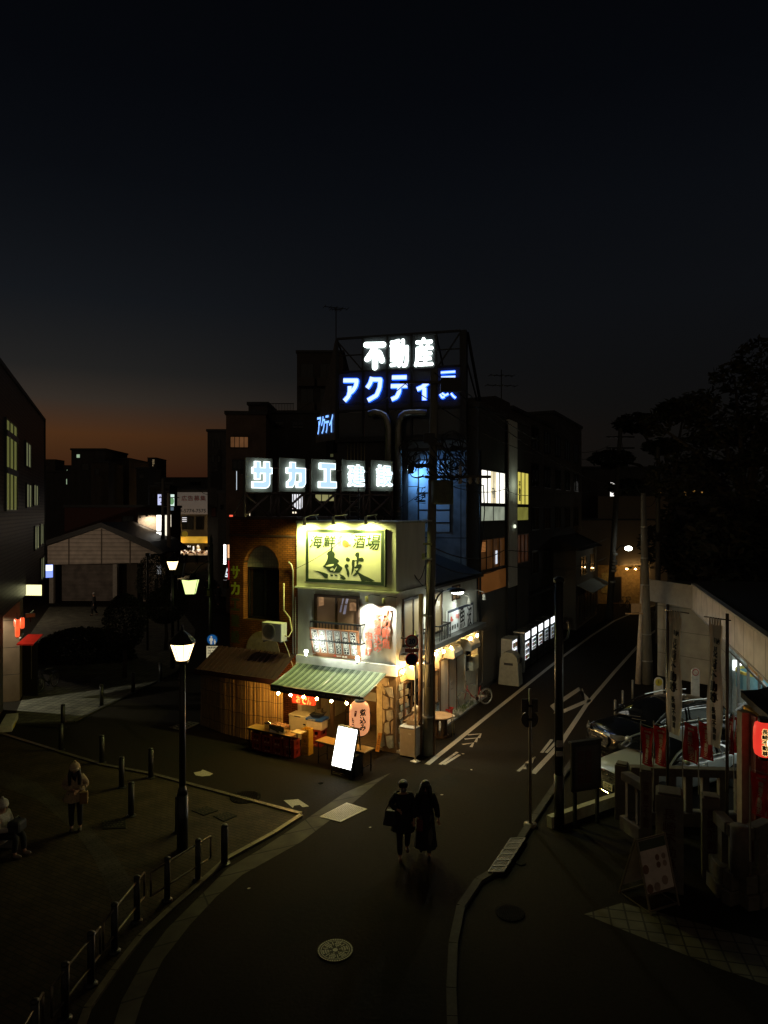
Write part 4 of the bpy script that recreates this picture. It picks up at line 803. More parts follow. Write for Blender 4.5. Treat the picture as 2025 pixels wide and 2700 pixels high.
# ================================================================== SIGN TOWER BUILDING BEHIND
TW = Frame(3.24, 28.8, -14.64); TWW = 5.49
tw = fthing('tower_building', 'dark narrow building with steel sign scaffold and pale blue lit cladding', 'building', TW)
b = MB(); b.box((-TWW, 0, 0), (-2.30, 4, 10.75)); b.build('wall', DKWALL, tw, fix=True)
CLAD = brick('blue_grey_cladding', (.22,.28,.34), (.19,.24,.30), (.05,.06,.07), 1.15, 2.2, rot=(R(90),0,0), off=0, gap=.02, rough=.55, dirt=.5)
b = MB(); b.box((-2.297, .05, 0), (.22, 4, 10.75)); b.build('cladding', CLAD, tw, fix=True)
q0, q1 = TW.front(1103,1213), TW.front(1187,1390); zz = [TW.front(1100, y).z for y in (1213,1257,1300,1345,1378)]
b = MB()
for z in zz: b.box((q0.x, .02, z-.03), (q1.x, .048, z+.03))
for x in (q0.x, q1.x, (q0.x+q1.x)/2): b.box((x-.035, .0205, q1.z-.2), (x+.035, .047, q0.z))
fr_ = b.build('window_frame', BLACK, tw, fix=True); b = MB(); b.box((q0.x, .03, q1.z-.2), (q1.x, .046, q0.z)); b.build('pane', mat('frosted_blue', (.34,.46,.58), .35, var=.15, scale=1), fr_)
b = MB(); b.box((-2.3, -.12, 10.30), (.25, .045, 10.42)); b.box((-TWW-.05, -.15, 10.76), (.28, 4.1, 10.9)); b.build('ledge', DKMET, tw, fix=True)
b = MB()
for i in range(6): q = TW.front(916+i*9, 1166, -.08); b.bar((q.x, -.06, TW.front(916,1300).z), (q.x, -.06, q.z), .018)
b.build('pipes', mat('brass_pipe', (.40,.36,.2), .35, metal=.7), tw, smooth=True)
b = MB(); qa, qc = TW.front(926,1300), TW.front(952,1300); zb_ = TW.front(930,1395).z
b.bar((qa.x,-.2,zb_),(qa.x,-.2,qa.z),.02); b.bar((qc.x,-.2,zb_),(qc.x,-.2,qc.z),.02)
for i in range(7): z = zb_+(qa.z-zb_)*i/7+.08; b.bar((qa.x,-.2,z),(qc.x,-.2,z),.014)
b.build('ladder', STEEL, tw)
# small blue-white wall lamp on the cladding
q = TW.front(1079,1238,-.3); o = fthing('wall_lamp', 'little boxy wall lamp lighting the blue cladding left of the utility pole', 'lamp', TW, q.x, -.3, q.z); b = MB(); b.box((-.09,-.07,.0),(.09,.07,.22)); b.beam((0,.05,.2),(0,.34,.2),.04); b.build('body', BLACK, o, bevel=.01); b = MB(); b.box((-.07,-.05,-.02),(.07,.05,-.003)); b.build('lens', glow_mat('bluewhite_lens', (.62,.82,1), 4, False), o)
lamp('cladding_lamp', 'SPOT', (0,-.25,-.1), 130, (.22,.52,1), o, .08, spot=150, blend=.8, aim=(.75,.3,-.5))
# steel sign scaffold
sc_ = fthing('sign_scaffold', 'tall black steel scaffold carrying the glowing roof characters', 'scaffold', TW)
ZB_, ZT_ = 10.9, TW.front(1215,872).z
xs = [TW.front(px, 1000).x for px in (889, 957, 1021, 1085, 1150, 1215)]; zr = [TW.front(1021, y).z for y in (975, 1080)]
b = MB()
for x in xs: b.beam((x,0,ZB_),(x,0,ZT_),.09)
for z in [ZB_+.05, ZT_]+zr: b.beam((xs[0],.0,z),(xs[-1],.0,z),.09)
for z in (ZB_+.7, (zr[0]+ZT_)/2): b.beam((xs[0],.06,z),(xs[-1],.06,z),.05)
for x in xs: b.beam((x,1.6,ZB_),(x,1.6,ZT_-1.0),.08); b.beam((x,0,ZT_-.05),(x,1.6,ZT_-1.0),.06); b.beam((x,.05,zr[1]),(x,1.6,ZB_),.06)
b.beam((xs[4]+.05,.04,zr[0]),(xs[5]-.05,.04,ZT_-.1),.06); b.beam((xs[0],.04,ZT_-.1),(xs[1],.04,zr[0]),.06)
b.box((xs[5]+.05,-.05,ZB_),(xs[5]+.24,.4,ZT_+.02))
for (t, h) in ((0,0),): b.beam((xs[5]+.24,.3,ZT_),(xs[5]+.9,1.6,ZB_+.2),.09); b.beam((xs[5]+.2,.3,ZT_-1.2),(xs[5]+.9,1.6,ZB_+.2),.05)
b.build('frame', BLACK, sc_)
GLS = mat('smoked_backing', (.05,.055,.06), .12, var=.15); b = MB()
cells = [(1,2,0,'w'),(2,3,0,'w'),(3,4,0,'w')]+[(i,i+1,1,'b') for i in range(5)]
for i, j, row, cname in cells:
    z0, z1 = (zr[0]+.06, ZT_-.06) if row == 0 else (zr[1]+.06, zr[0]-.06); b.box((xs[i]+.055, .03, z0), (xs[j]-.055, .05, z1))
for i in range(5): b.box((xs[i]+.055, .03, ZB_+.1), (xs[i+1]-.055, .05, zr[1]-.06))
b.build('back_panel', GLS, sc_, fix=True)
b = MB(); rng = random.Random(3)
for i in range(5):
    for j in range(2): z = zr[1]+.3+.62*j; b.bar((xs[i]+.06,-.02,z),(xs[i+1]-.06,-.02,z),.012)
for i in range(1,4):
    for j in range(3): z = zr[0]+.25+.4*j; b.bar((xs[i]+.06,-.02,z),(xs[i+1]-.06,-.02,z),.012)
b.build('letter_rail', DKMET, sc_)
# left raked panel of the scaffold with thin blue characters
b = MB(); L0 = xs[0]-.05; BK = TW.loc(P(834,1158,31.6))
for k_ in range(6):
    u0, u1 = k_/6+.01, (k_+1)/6-.01; A = lambda u, v: V((L0+(BK.x-L0)*u, .02+(BK.y-.02)*u, ZB_+(ZT_-ZB_)*v*(1-u*.93)))
    b.prism([A(u0,0), A(u1,0), A(u1,1), A(u0,1)], (-.04,-.01,0))
b.build('side_panel', mat('side_panel_grey', (.10,.085,.08), .6, var=.3), sc_, fix=True)
WNEON = glow_mat('neon_white', (.86,1,.95), 3.6, True); BNEON = glow_mat('neon_blue_edge', (.02,.12,1), 3.2, True); BCORE = glow_mat('neon_pale_core', (.55,.68,1), 1.5, True)
def stroke(b, pts, wd, fn, m, l0=0, cap=True, dep=.05):
    for i, ((x0, z0), (x1, z1)) in enumerate(zip(pts, pts[1:])):
        L = math.hypot(x1-x0, z1-z0); nx, nz = -(z1-z0)/L*wd/2, (x1-x0)/L*wd/2; l = l0+.0009*i
        q = [fn(x0+nx,z0+nz,l), fn(x1+nx,z1+nz,l), fn(x1-nx,z1-nz,l), fn(x0-nx,z0-nz,l)]; b.prism(q, V(fn(x0,z0,l-dep))-V(fn(x0,z0,l)), m)
    for i, (x, z) in enumerate(pts):
        if (0 < i < len(pts)-1) or cap: b.poly([fn(x+wd/2*cos(t), z+wd/2*sin(t), l0+.008+.0007*i) for t in [2*pi*k/14 for k in range(14)]], m)
Z1 = lambda x, y: TW.front(750+x*.36166, 820+y*.36166, -.10)
def zpts(p): return [(Z1(x,y).x, Z1(x,y).z) for x, y in p]
nfn = lambda x, z, l: (x, -.10-l, z)
def neon(name, label, strokes=None, ch=None, box=None, edge=None, core=None, wd=.20, cap=False, group=None):
    o = fthing('neon_character', label, 'neon sign', TW, group=group)
    if strokes:
        if edge:
            d = MB(); [stroke(d, zpts(s), wd+.06, nfn, 0, .0+.0003*i, cap) for i, s in enumerate(strokes)]; d.build('glowing_edge', edge, o)
        d = MB(); [stroke(d, zpts(s), wd, nfn, 0, .022+.0003*i, cap) for i, s in enumerate(strokes)]; d.build('tube_face', core, o)
    else:
        (x0,y0,x1,y1) = box; a, c = Z1(x0,y0), Z1(x1,y1); d = MB(); d.txt(ch, lambda x, z, l: (x, -.10-l, z), (a.x+c.x)/2, (a.z+c.z)/2, c.x-a.x-.08, a.z-c.z-.08, 0, .042, dep=.004); d.build('tube_face', core, o)
GW, GB = 'white roof characters', 'blue roof characters'
neon('n', 'white glowing first roof character with a flat bar and three legs', [[(597,248),(722,246)], [(668,252),(640,300),(604,352)], [(660,300),(660,412)], [(690,305),(712,362)]], core=WNEON, wd=.25, cap=True, group=GW)
neon('n', 'dense white glowing middle roof character', ch='動', box=(768,208,905,412), core=WNEON, group=GW)
neon('n', 'white glowing third roof character with stacked bars', ch='産', box=(945,195,1085,405), core=WNEON, group=GW)
neon('n', 'blue edged roof character leftmost of its row with a forked hook', [[(430,507),(528,507),(520,548),(497,583),(474,600)], [(476,548),(476,588),(468,622),(437,656)]], edge=BNEON, core=BCORE, wd=.165, group=GB)
neon('n', 'blue edged roof character second in its row with a slanting hook', [[(640,482),(624,530),(602,562)], [(622,500),(700,500),(694,560),(672,615),(608,652)]], edge=BNEON, core=BCORE, wd=.165, group=GB)
neon('n', 'blue edged roof character under the dense white one with two bars', [[(784,485),(890,483)], [(776,548),(895,545)], [(838,552),(836,590),(818,628),(780,645)]], edge=BNEON, core=BCORE, wd=.16, group=GB)
neon('n', 'small blue edged roof character just left of the utility pole', [[(1044,522),(1005,555),(966,572)], [(1020,560),(1020,650)]], edge=BNEON, core=BCORE, wd=.165, group=GB)
neon('n', 'blue edged roof character half hidden right of the utility pole', [[(1140,449),(1245,442)], [(1142,484),(1245,479)], [(1134,606),(1150,632),(1168,626)], [(1148,598),(1172,616),(1196,603)], [(1214,600),(1232,622),(1248,634)]], edge=BNEON, core=BCORE, wd=.07, group=GB)
o = fthing('neon_lettering', 'thin blue glowing characters on the raked left side of the scaffold', 'neon sign', TW); d = MB()
for i, ch in enumerate('アクティ'):
    zc = ZB_+.75; u = .78-.2*i
    d.txt(ch, lambda x, z, l: (L0+(BK.x-L0)*x-.05-l, .02+(BK.y-.02)*x-.05, z), u, zc, -.17, .78, 0, .012)
d.build('characters', glow_mat('thin_blue_neon', (.18,.40,1), 2.0, False), o)
# ducts
DUCT = mat('spiral_duct', (.30,.29,.24), .30, metal=.9, var=.25, scale=14)
def duct(px, pts, label):
    o = fthing('duct_pipe', label, 'duct', TW, group='spiral ducts on the tower'); b = MB(); q = [TW.front(x, y, -.35) for x, y in pts]; b.tube([(p.x, -.35, p.z) for p in q], .16, 14); b.build('pipe', DUCT, o, smooth=True)
    b = MB(); z0 = q[-1].z; n = 26; x = q[-1].x
    for i in range(n): z = z0+(q[-2].z-z0)*i/n; b.lathe([(.162,z),(.172,z+.012),(.162,z+.024)], (x,-.35,0), n=14)
    b.build('seam_ring', DUCT, o, smooth=True)
duct(0, [(972,1091),(990,1088),(1004,1091),(1015,1098),(1021,1110),(1024,1130),(1024,1390)], 'spiral duct nearer the lit letter panels with its elbow turned left')
duct(0, [(1125,1089),(1080,1089),(1068,1091),(1058,1098),(1053,1110),(1051,1130),(1051,1390)], 'spiral duct beside the utility pole with its elbow turned right')
# roof aerials
def aerial(base, h, label, cross=((.9,.5),(.75,.35)), ang=0):
    o = thing('roof_aerial', label, 'aerial', base, ang); b = MB(); b.bar((0,0,0),(0,0,h),.025); b.build('mast', BLACK, o); b = MB()
    for t, L in cross:
        b.bar((-L,0,h*t),(L,0,h*t),.018)
        for k_ in range(5): x = -L+2*L*k_/4; b.bar((x,-.25,h*t),(x,.25,h*t),.012)
    b.build('boom', BLACK, o)
aerial(P(886,960,31.5), 2.6, 'thin roof aerial on the left shoulder of the sign scaffold', ((1,.55),(.97,.25)), 20); aerial(P(1322,1085,31), 1.9, 'cross shaped roof aerial on the office wing', ((.86,.55),(.62,.7)), 10)
aerial(P(945,1380,25.5), 1.35, 'low yellow lit roof aerial behind the pub board lamps', ((.98,.5),), 10)
# ================================================================== LETTER PANELS ON THE BRICK ROOF
LP = Frame(-4.95, 23.72, 37); Zp = lambda x, y: LP.front(600+x*.24111, 1030+y*.24111)
PANELM = mat('panel_grey_green', (.20,.22,.17), .6, var=.18, scale=2); LEDGE = glow_mat('led_white', (.84,.95,1), 2.6, True); LFACE = glow_mat('led_pale_blue', (.50,.72,.98), 1.12, True)
GP = 'lit characters on panels over the brick roof'
sup = fthing('panel_support', 'crossed steel trusses holding the five lit panels above the brick roof', 'scaffold', LP); b = MB()
xs2 = [Zp(x, 1100).x for x in (200,490,575,850,925,1190,1257,1500)]+[LP.front(978,1290).x, LP.front(1038,1290).x]; zb2 = 7.54; zt2 = Zp(340,1115).z
for i in range(0, 9): x0, x1 = xs2[i], xs2[i+1]; b.beam((x0,.12,zb2),(x1,.12,zt2),.07); b.beam((x1,.17,zb2),(x0,.17,zt2),.07)
for x in xs2: b.beam((x,.1,zb2),(x,.1,zt2+1.1),.06)
b.beam((xs2[0],.1,zt2),(xs2[-1],.1,zt2),.06); b.beam((xs2[0],.1,zt2+.9),(xs2[-1],.1,zt2+.9),.06)
for x in xs2[::2]: b.beam((x,.1,zt2),(x,1.0,zb2),.05)
b.build('truss', mat('rust_brown_steel', (.055,.03,.02), .6, var=.4), sup)
def panel(px, label, polys=None, ch=None):
    x0, y0, x1, y1 = px; a, c = LP.front(x0, y0), LP.front(x1, y1); z1 = LP.front((x0+x1)/2, y0).z; z0 = LP.front((x0+x1)/2, y1).z
    o = fthing('letter_panel', label, 'sign', LP, group=GP); b = MB(); b.box((a.x,.0,z0),(c.x,.07,z1)); b.build('panel', PANELM, o, bevel=.008)
    W_, H_ = c.x-a.x, z1-z0; e = MB(); f = MB()
    if polys:
        for k_, pl in enumerate(polys):
            q = [(a.x+u*W_, z1-v*H_) for u, v in pl]; cx_, cz_ = sum(p[0] for p in q)/len(q), sum(p[1] for p in q)/len(q); l = .0012*k_
            e.prism([(x, -.13-l, z) for x, z in q], (0,.12,0)); 
            def inset(d_):
                out = []; n = len(q); ar = sum(q[i][0]*q[(i+1)%n][1]-q[(i+1)%n][0]*q[i][1] for i in range(n)); s_ = 1 if ar > 0 else -1
                for i in range(n):
                    p0, p1, p2 = V(q[i-1]), V(q[i]), V(q[(i+1)%n]); d1, d2 = (p1-p0).normalized(), (p2-p1).normalized(); n1, n2 = V((-d1.y,d1.x))*s_, V((-d2.y,d2.x))*s_; bi = (n1+n2); bi = bi/max(.4, bi.length_squared)*2*.5*2; out.append(p1+(n1+n2)/max(.5,(1+n1.dot(n2)))*d_)
                return out
            f.poly([(p[0], -.1405-l, p[1]) for p in inset(.022)])
    else:
        e.txt(ch, lambda x, z, l: (x, -.13-l, z), a.x+W_*.55, (z0+z1)/2, W_*.66, H_*.66, 0, .030, dep=.002); e.txt(ch, lambda x, z, l: (x, -.02-l, z), a.x+W_*.55, (z0+z1)/2, W_*.68, H_*.68, 0, .030, dep=.002)
        f.txt(ch, lambda x, z, l: (x, -.147-l, z), a.x+W_*.55, (z0+z1)/2, W_*.66, H_*.66, 0, .004, dep=.0008)
    e.build('glowing_edge', LEDGE, o); f.build('face', LFACE, o)
def N(box, pts): x0, y0, x1, y1 = box; return [((x-x0)/(x1-x0), (y-y0)/(y1-y0)) for x, y in pts]
B1 = (195,735,490,1110); B2 = (572,740,850,1108); B3 = (925,750,1188,1100)
panel((647,1207,718,1298), 'lit panel nearest the street on the left with a broad two legged character', [N(B1,[(285,775),(340,775),(340,840),(390,840),(390,775),(445,775),(445,840),(472,840),(472,908),(447,908),(447,1020),(432,1050),(405,1066),(258,1066),(258,995),(370,995),(390,985),(390,908),(340,908),(340,972),(285,972),(285,908),(258,908),(258,840),(285,840)])])
panel((738,1208,805,1297), 'lit panel second in the row with a hooked character', [N(B2,[(672,785),(726,785),(726,845),(836,845),(836,1010),(822,1045),(800,1062),(742,1062),(742,995),(765,995),(780,985),(780,908),(726,908),(726,960),(712,1030),(690,1062),(636,1062),(636,1000),(660,985),(672,960),(672,908),(632,908),(632,845),(672,845)])])
panel((823,1211,886,1296), 'lit panel in the middle of the row with an I shaped character', [N(B3,[(995,792),(1162,792),(1162,860),(1108,860),(1108,992),(1175,992),(1175,1062),(985,1062),(985,992),(1052,992),(1052,860),(995,860)])])
panel((903,1213,963,1296), 'lit panel fourth in the row with a dense character', ch='建'); panel((980,1214,1036,1295), 'lit panel farthest back in the row beside the ducts', ch='設')
# ================================================================== OFFICE WING (right of the pub)
RW = Frame(*IZ.w(0, 7.95).to_2d(), -27)
ow = fthing('office_building', 'grey office wing with bright strip windows behind the pub', 'building', RW); RWL = 8.0
b = MB(); b.box((-3.2, 0, 0), (0, RWL, 12.15)); b.build('wall', GREYWALL, ow, fix=True)
b = MB(); b.box((-3.25,-.05,12.16),(.06,RWL+.05,12.4)); b.box((-2.6,4.2,12.41),(-.6,6.6,13.3)); b.build('roof', DKWALL, ow, fix=True)
sy = lambda px, py=1300, x=0: RW.side(px, py, x).y
b = MB(); b.box((.003, sy(1335), 4.1), (.14, sy(1357), 12.1)); b.build('pillar', mat('pale_pillar', (.55,.55,.50), .6, var=.15, stretch=(1,1,.2)), ow, fix=True)
WARMW = glow_mat('office_window_white', (1,.97,.84), 1.6, True, var=.08, scale=.6); YELW = glow_mat('office_window_yellow', (1,.86,.16), .62, True, var=.15, scale=.8); FROST = glow_mat('frosted_panel_lit', (.72,.80,.60), .32, False, var=.3, scale=1.5); FROSTY = glow_mat('frosted_panel_yellow', (.62,.60,.12), .24, False, var=.3, scale=1.5)
w1 = window(ow, 'x', 0, sy(1265), sy(1330), 8.05, 9.55, BLACK, WARMW, 3, .05, .07); window(ow, 'x', 0, sy(1265), sy(1330), 7.28, 7.98, BLACK, FROST, 1, .04, .05, name='lower_panel')
w2 = window(ow, 'x', 0, sy(1361), sy(1392), 8.05, 9.75, BLACK, YELW, 2, .05, .07); window(ow, 'x', 0, sy(1361), sy(1392), 7.25, 7.98, BLACK, FROSTY, 0, .04, .05, name='lower_panel')
d = MB(); d.box((.03, sy(1292), 8.1), (.05, sy(1306), 9.52)); d.build('blind', glow_mat('blind_cream', (1,.86,.55), .85, False), w1)
d = MB(); d.chars('不動', lambda a, z, l: (.055+l, a, z), sy(1298), 8.55, .4, .5, 0, .012); d.build('lettering', mat('sticker_blue', (.02,.25,.55), .5), w1)
d = MB(); d.chars('不動産', lambda a, z, l: (.04+l, a, z), sy(1368), 8.75, .3, 1.0, 0, .02, vert=True); d.build('lettering', INK, w2)
ORC = mat('orange_panel', (.30,.12,.03), .5, var=.3); CURT = mat('brown_curtain', (.16,.07,.03), .8, var=.5, stretch=(14,14,.3))
w3 = window(ow, 'x', 0, sy(1262), sy(1330), 5.15, 6.55, BROWN, glow_mat('curtain_glow', (.55,.22,.06), .05, False, var=.6, scale=2), 3, .06, .06)
d = MB(); [d.box((.03, sy(1266), 6.0+.06*i), (.045, sy(1278), 6.03+.06*i)) for i in range(7)]; d.build('blind_slat', glow_mat('slat_orange', (1,.42,.12), .30, False), w3)
d = MB(); d.box((.03, sy(1305), 5.35), (.045, sy(1309), 5.95)); d.build('gap_of_light', glow_mat('gap_blue_white', (.75,.85,1), .9, False), w3)
d = MB(); d.box((.003, sy(1262), 4.2), (.05, sy(1331), 5.05)); d.build('spandrel', glow_mat('orange_spandrel', (.55,.20,.045), .11, False, var=.4, scale=.7), ow, fix=True)
w4 = window(ow, 'x', 0, sy(1361), sy(1392), 5.1, 6.6, BROWN, glow_mat('curtain_glow2', (.5,.15,.04), .025, False, var=.6, scale=2), 2, .06, .06)
d = MB(); [d.bar((.15, sy(px), 3.0), (.15, sy(px), 10.3), .05) for px in (1257,)]; [d.bar((.06, sy(px), 0), (.06, sy(px), 12), .05) for px in (1333, 1359)]; d.build('drain_pipe', DKMET, ow, smooth=True)
b = MB(); b.box((.004, sy(1270), .2), (.05, sy(1305), 2.6)); b.build('shutter', mat('dark_shutter', (.06,.06,.06), .6, stretch=(1,1,30)), ow, fix=True)
wl = fthing('wall_lamp', 'tiny lamp glinting on the office wing pillar beneath the yellow window', 'lamp', RW, .2, sy(1347), 7.0); d = MB(); d.lathe([(.02,-.08),(.06,-.05),(.06,.05),(.03,.09)], n=10); d.build('glass', glow_mat('pillar_lamp', (.9,1,.75), 1.2, False), wl)
lamp('pillar_lamp', 'POINT', (.45, 0, 2.0), 8, (.88,1,.74), wl, .06)
# dark blocks further along the side street
RB = Frame(*IZ.w(-.95, 16.1).to_2d(), -27)
db = fthing('dark_block', 'unlit dark apartment block beyond the office wing', 'building', RB); b = MB(); b.box((-9, 0, 0), (0, 9.5, 13.2)); b.box((-9,9.51,0),(0,19,14.2)); b.build('wall', DKWALL, db, fix=True); b = MB(); b.box((-9.05,-.05,13.21),(.1,9.5,13.4)); b.box((-9.05,9.45,14.21),(.1,19.05,14.4)); b.build('roof', ROOFT, db, fix=True)
for i in range(6):
    for z in (4.0, 6.6, 9.2, 11.4): window(db, 'x', 0, 1.0+3.0*i, 2.6+3.0*i, z, z+1.4, DKMET, DGLASS, 1, .06, .05)
b = MB(); b.box((.002,.0,2.9),(.5,19,3.05)); b.build('canopy', ROOFT, db, fix=True)
# ================================================================== UTILITY POLE WITH TRANSFORMER
pb = G(1128,1990); px_, py_ = pb.x, pb.y
POLEC = mat('pole_concrete', (.17,.165,.13), .85, var=.35, scale=3, stretch=(1,1,.3), bump=.2)
up = thing('utility_pole', 'tall dark utility pole with transformer in front of the pub side wall', 'utility pole', (px_, py_, 0))
b = MB(); b.bar((0,0,0),(.21,0,12.2),.17,.115,14); b.build('pole', POLEC, up, smooth=True)
b = MB(); b.bar((-.24,-.02,0),(-.22,0,5.1),.075,.07,10); b.bar((.2,-.08,0),(.18,-.06,8.6),.035,.03,8); b.tube([(.16,.1,.3),(.17,.1,3),(.14,.12,6)], .02); b.build('riser_pipe', mat('riser_brown', (.16,.09,.05), .7, var=.3), up, smooth=True)
b = MB()
for z in (1.2, 2.9, 4.4, 6.2, 7.4): b.lathe([(.19,z),(.195,z+.02),(.19,z+.05)], n=14)
b.build('strap', STEEL, up)
def zz(py, Y=py_): return EYE-(py-CY)/F*Y
def xx(px, Y=py_): return (px-CX)/F*Y-px_
b = MB(); b.lathe([(.02,zz(1330)),(.34,zz(1330)),(.36,zz(1326)),(.36,zz(1272)),(.33,zz(1267)),(.02,zz(1265))], (xx(1165), -.05, 0), n=20); tr = b.build('transformer', mat('transformer_green', (.10,.105,.06), .5, var=.3), up, smooth=True)
b = MB()
for dx in (-.2, .05, .22): b.lathe([(.04,zz(1265)),(.05,zz(1260)),(.03,zz(1256)),(.045,zz(1252)),(.02,zz(1246))], (xx(1165)+dx, -.05, 0), n=10)
b.build('bushing', mat('porcelain', (.35,.30,.2), .3), tr, smooth=True)
b = MB(); b.beam((-.1,-.16,zz(1258)),(xx(1292),-.16,zz(1258)),.09); b.beam((xx(1082),-.16,zz(1227)),(.2,-.16,zz(1230)),.10); b.beam((-.9,-.14,zz(1010)),(.9,-.14,zz(1010)),.08); b.beam((.0,-.2,zz(1172)),(.45,-.2,zz(1172)),.07)
b.beam((.1,-.1,zz(1165)),(xx(1228),-.2,zz(1232)),.05); b.build('crossarm', mat('crossarm_steel', (.07,.065,.05), .5, metal=.4), up)
b = MB()
for px, py in ((1212,1258),(1238,1258),(1258,1258)): b.lathe([(.03,.02),(.07,.0),(.05,-.06),(.075,-.1),(.05,-.17),(.02,-.2)], (xx(px),-.16,zz(py)-.03), n=10)
b.lathe([(.01,.35),(.03,.3),(.06,.25),(.035,.22),(.06,.17),(.035,.14),(.065,.09),(.04,.05),(.07,0)], (xx(1212),-.16,zz(1255)), n=10)
b.build('insulator', MT['porcelain'], up, smooth=True)
b = MB(); b.box((xx(1075),-.22,zz(1250)),(xx(1090),-.05,zz(1228))); b.box((-.14,-.30,zz(1170)),(.2,-.18,zz(1145))); b.box((xx(1160),-.3,zz(1036)),(xx(1214),-.1,zz(1000))); b.build('junction_box', BLACK, up)
rg = random.Random(8); b = MB()
for i in range(34):
    cx_, cz_ = rg.uniform(.15,1.05), rg.uniform(zz(1255), zz(1165)); r = rg.uniform(.10,.42)
    if i % 3 == 0: cx_ = -rg.uniform(.2,.62); cz_ = rg.uniform(zz(1240), zz(1175))
    n = 12; a0 = rg.uniform(0,6); sp_ = rg.uniform(2.5,6.2); dy = rg.uniform(-.35,.1)
    b.tube([(cx_+r*cos(a0+sp_*k/n)*rg.uniform(.8,1.1), dy+.06*sin(k), cz_+r*1.15*sin(a0+sp_*k/n)) for k in range(n+1)], rg.uniform(.012,.022), 5)
for i in range(9): x = -rg.uniform(.15,.42); z = zz(rg.uniform(1282,1318)); b.tube([(-.08,-.1,z+.1),(x,-.15,z+rg.uniform(-.08,.1)),(x-.03,-.15,z-.1),(-.08,-.1,z-.12)], .012, 5)
for i in range(10):
    z0 = zz(1150+i*8); b.tube([(rg.uniform(-.1,.15), -.2, z0), (rg.uniform(.4,.9), -.25, z0-rg.uniform(.4,1.0)), (rg.uniform(.5,1.1), -.2, zz(1245)-rg.uniform(0,.3))], .014, 5)
b.build('cable_tangle', CORDM, up)
b = MB(); rg = random.Random(5)
for i in range(5): a = rg.uniform(0,6.28); b.tube([(.18*cos(a+.2*k), .18*sin(a+.2*k)-.02, 2.2+.55*k) for k in range(8)], .014, 5)
b.build('pole_cable', CORDM, up)
d = MB(); d.box((-.16,-.19,zz(1436)),(.12,-.175,zz(1431))); d.box((-.2,-.19,zz(1474)),(-.1,-.176,zz(1458))); d.build('tag_plate', mat('tag_lime', (.45,.5,.2), .5), up)
# street light on an arm of that pole
sl_ = thing('street_light', 'glaring white street light on a curved arm over the pub side sign', 'street light', (px_, py_, 0)); h = V((xx(1200,py_+1.4), 1.35, zz(1563,py_+1.35)))
h = P(1202,1562,py_+1.7)-V((px_,py_,0)); b = MB(); b.tube([(.1,.1,h.z-.75),(.2,.3,h.z-.35),(.35,.6,h.z-.02),(h.x-.5,h.y-.5,h.z+.10),(h.x-.1,h.y-.1,h.z+.10)], .03, 8); b.build('arm', DKMET, sl_, smooth=True)
b = MB(); b.ball((h.x,h.y,h.z+.08), .34, n=18, sc=(1,.8,.26)); b.build('hood', DKMET, sl_, smooth=True)
b = MB(); b.ball((h.x+.06,h.y,h.z+.0), .21, n=16, sc=(1,.8,.34)); b.build('lens', glow_mat('street_led', (.90,1,.88), 26, False), sl_, smooth=True); lamp('street_led_lamp', 'SPOT', (h.x+.06,h.y,h.z-.16), 230, (.95,1,.80), sl_, .08, spot=176, blend=.06)
# overhead wires
def wire(pts, label, sag=.4, r=.016, n=14):
    b = MB(); out = []
    for (a, c) in zip(pts, pts[1:]):
        for i in range(n): t = i/n; p = V(a).lerp(V(c), t); out.append(p-V((0,0,sag*4*t*(1-t))))
    out.append(V(pts[-1])); b.tube(out, r, 5); tag(b.build('overhead_wire', CORDM), label, 'wire', 'overhead wires')
pz = lambda z, dx=0, dy=-.15: (px_+dx, py_+dy, z)
wire([pz(zz(1235),.1), P(1275,1280,24.5), P(1278,1345,24.6), P(1262,1500,25)], 'slack wire dropping past the bright office windows', .12, .022)
wire([pz(zz(1275),.5), P(1330,1290,31), P(1420,1300,36), P(1606,1285,49)], 'wire crossing the bright office windows towards the far pole', .2)
wire([pz(zz(1440),.1), P(1330,1450,31), P(1600,1420,49)], 'wire sagging at the height of the orange window', .4, .02); wire([pz(zz(1480),.1), P(1330,1492,31), P(1600,1470,49)], 'lower wire sagging under the orange window', .4, .02)
wire([pz(zz(1010),.8), P(1606,1175,49)], 'highest wire running from the pole arm to the far pole', 1.2); wire([pz(zz(1010),-.8), P(1608,1190,49)], 'second highest wire running from the pole arm to the far pole', 1.4)
wire([pz(zz(1300),-.2), IZ.w(-1.6,-.35,6.9), IZ.w(-3.8,-.12,5.75)], 'thin wire slanting down across the pub sign board to the brick joint', .08, .009); wire([pz(zz(1490),-.1), IZ.w(.1,1.2,5.6), IZ.w(.1,3.5,5.0)], 'wire looping from the pole to the pub parapet', .3, .012)
wire([pz(zz(985),.2), P(1691,1302,30.6)], 'wire running from the pub pole to the thick grey pole', .7); wire([P(1691,1305,30.6), P(1636,1150,49)], 'wire linking the thick grey pole to the leaning pole', .5); wire([P(1691,1320,30.6), P(1735,1300,40), P(1800,1280,52)], 'wire leaving the thick grey pole towards the trees', .5); wire([pz(zz(1005),-.6), P(886,1010,40), P(600,1140,70)], 'wire passing behind the letter panels towards the shopping street', 1.0)
wire([P(420,1280,62), P(505,1262,80), P(560,1300,88)], 'wire between the poles at the mouth of the shopping street', .8, .03)
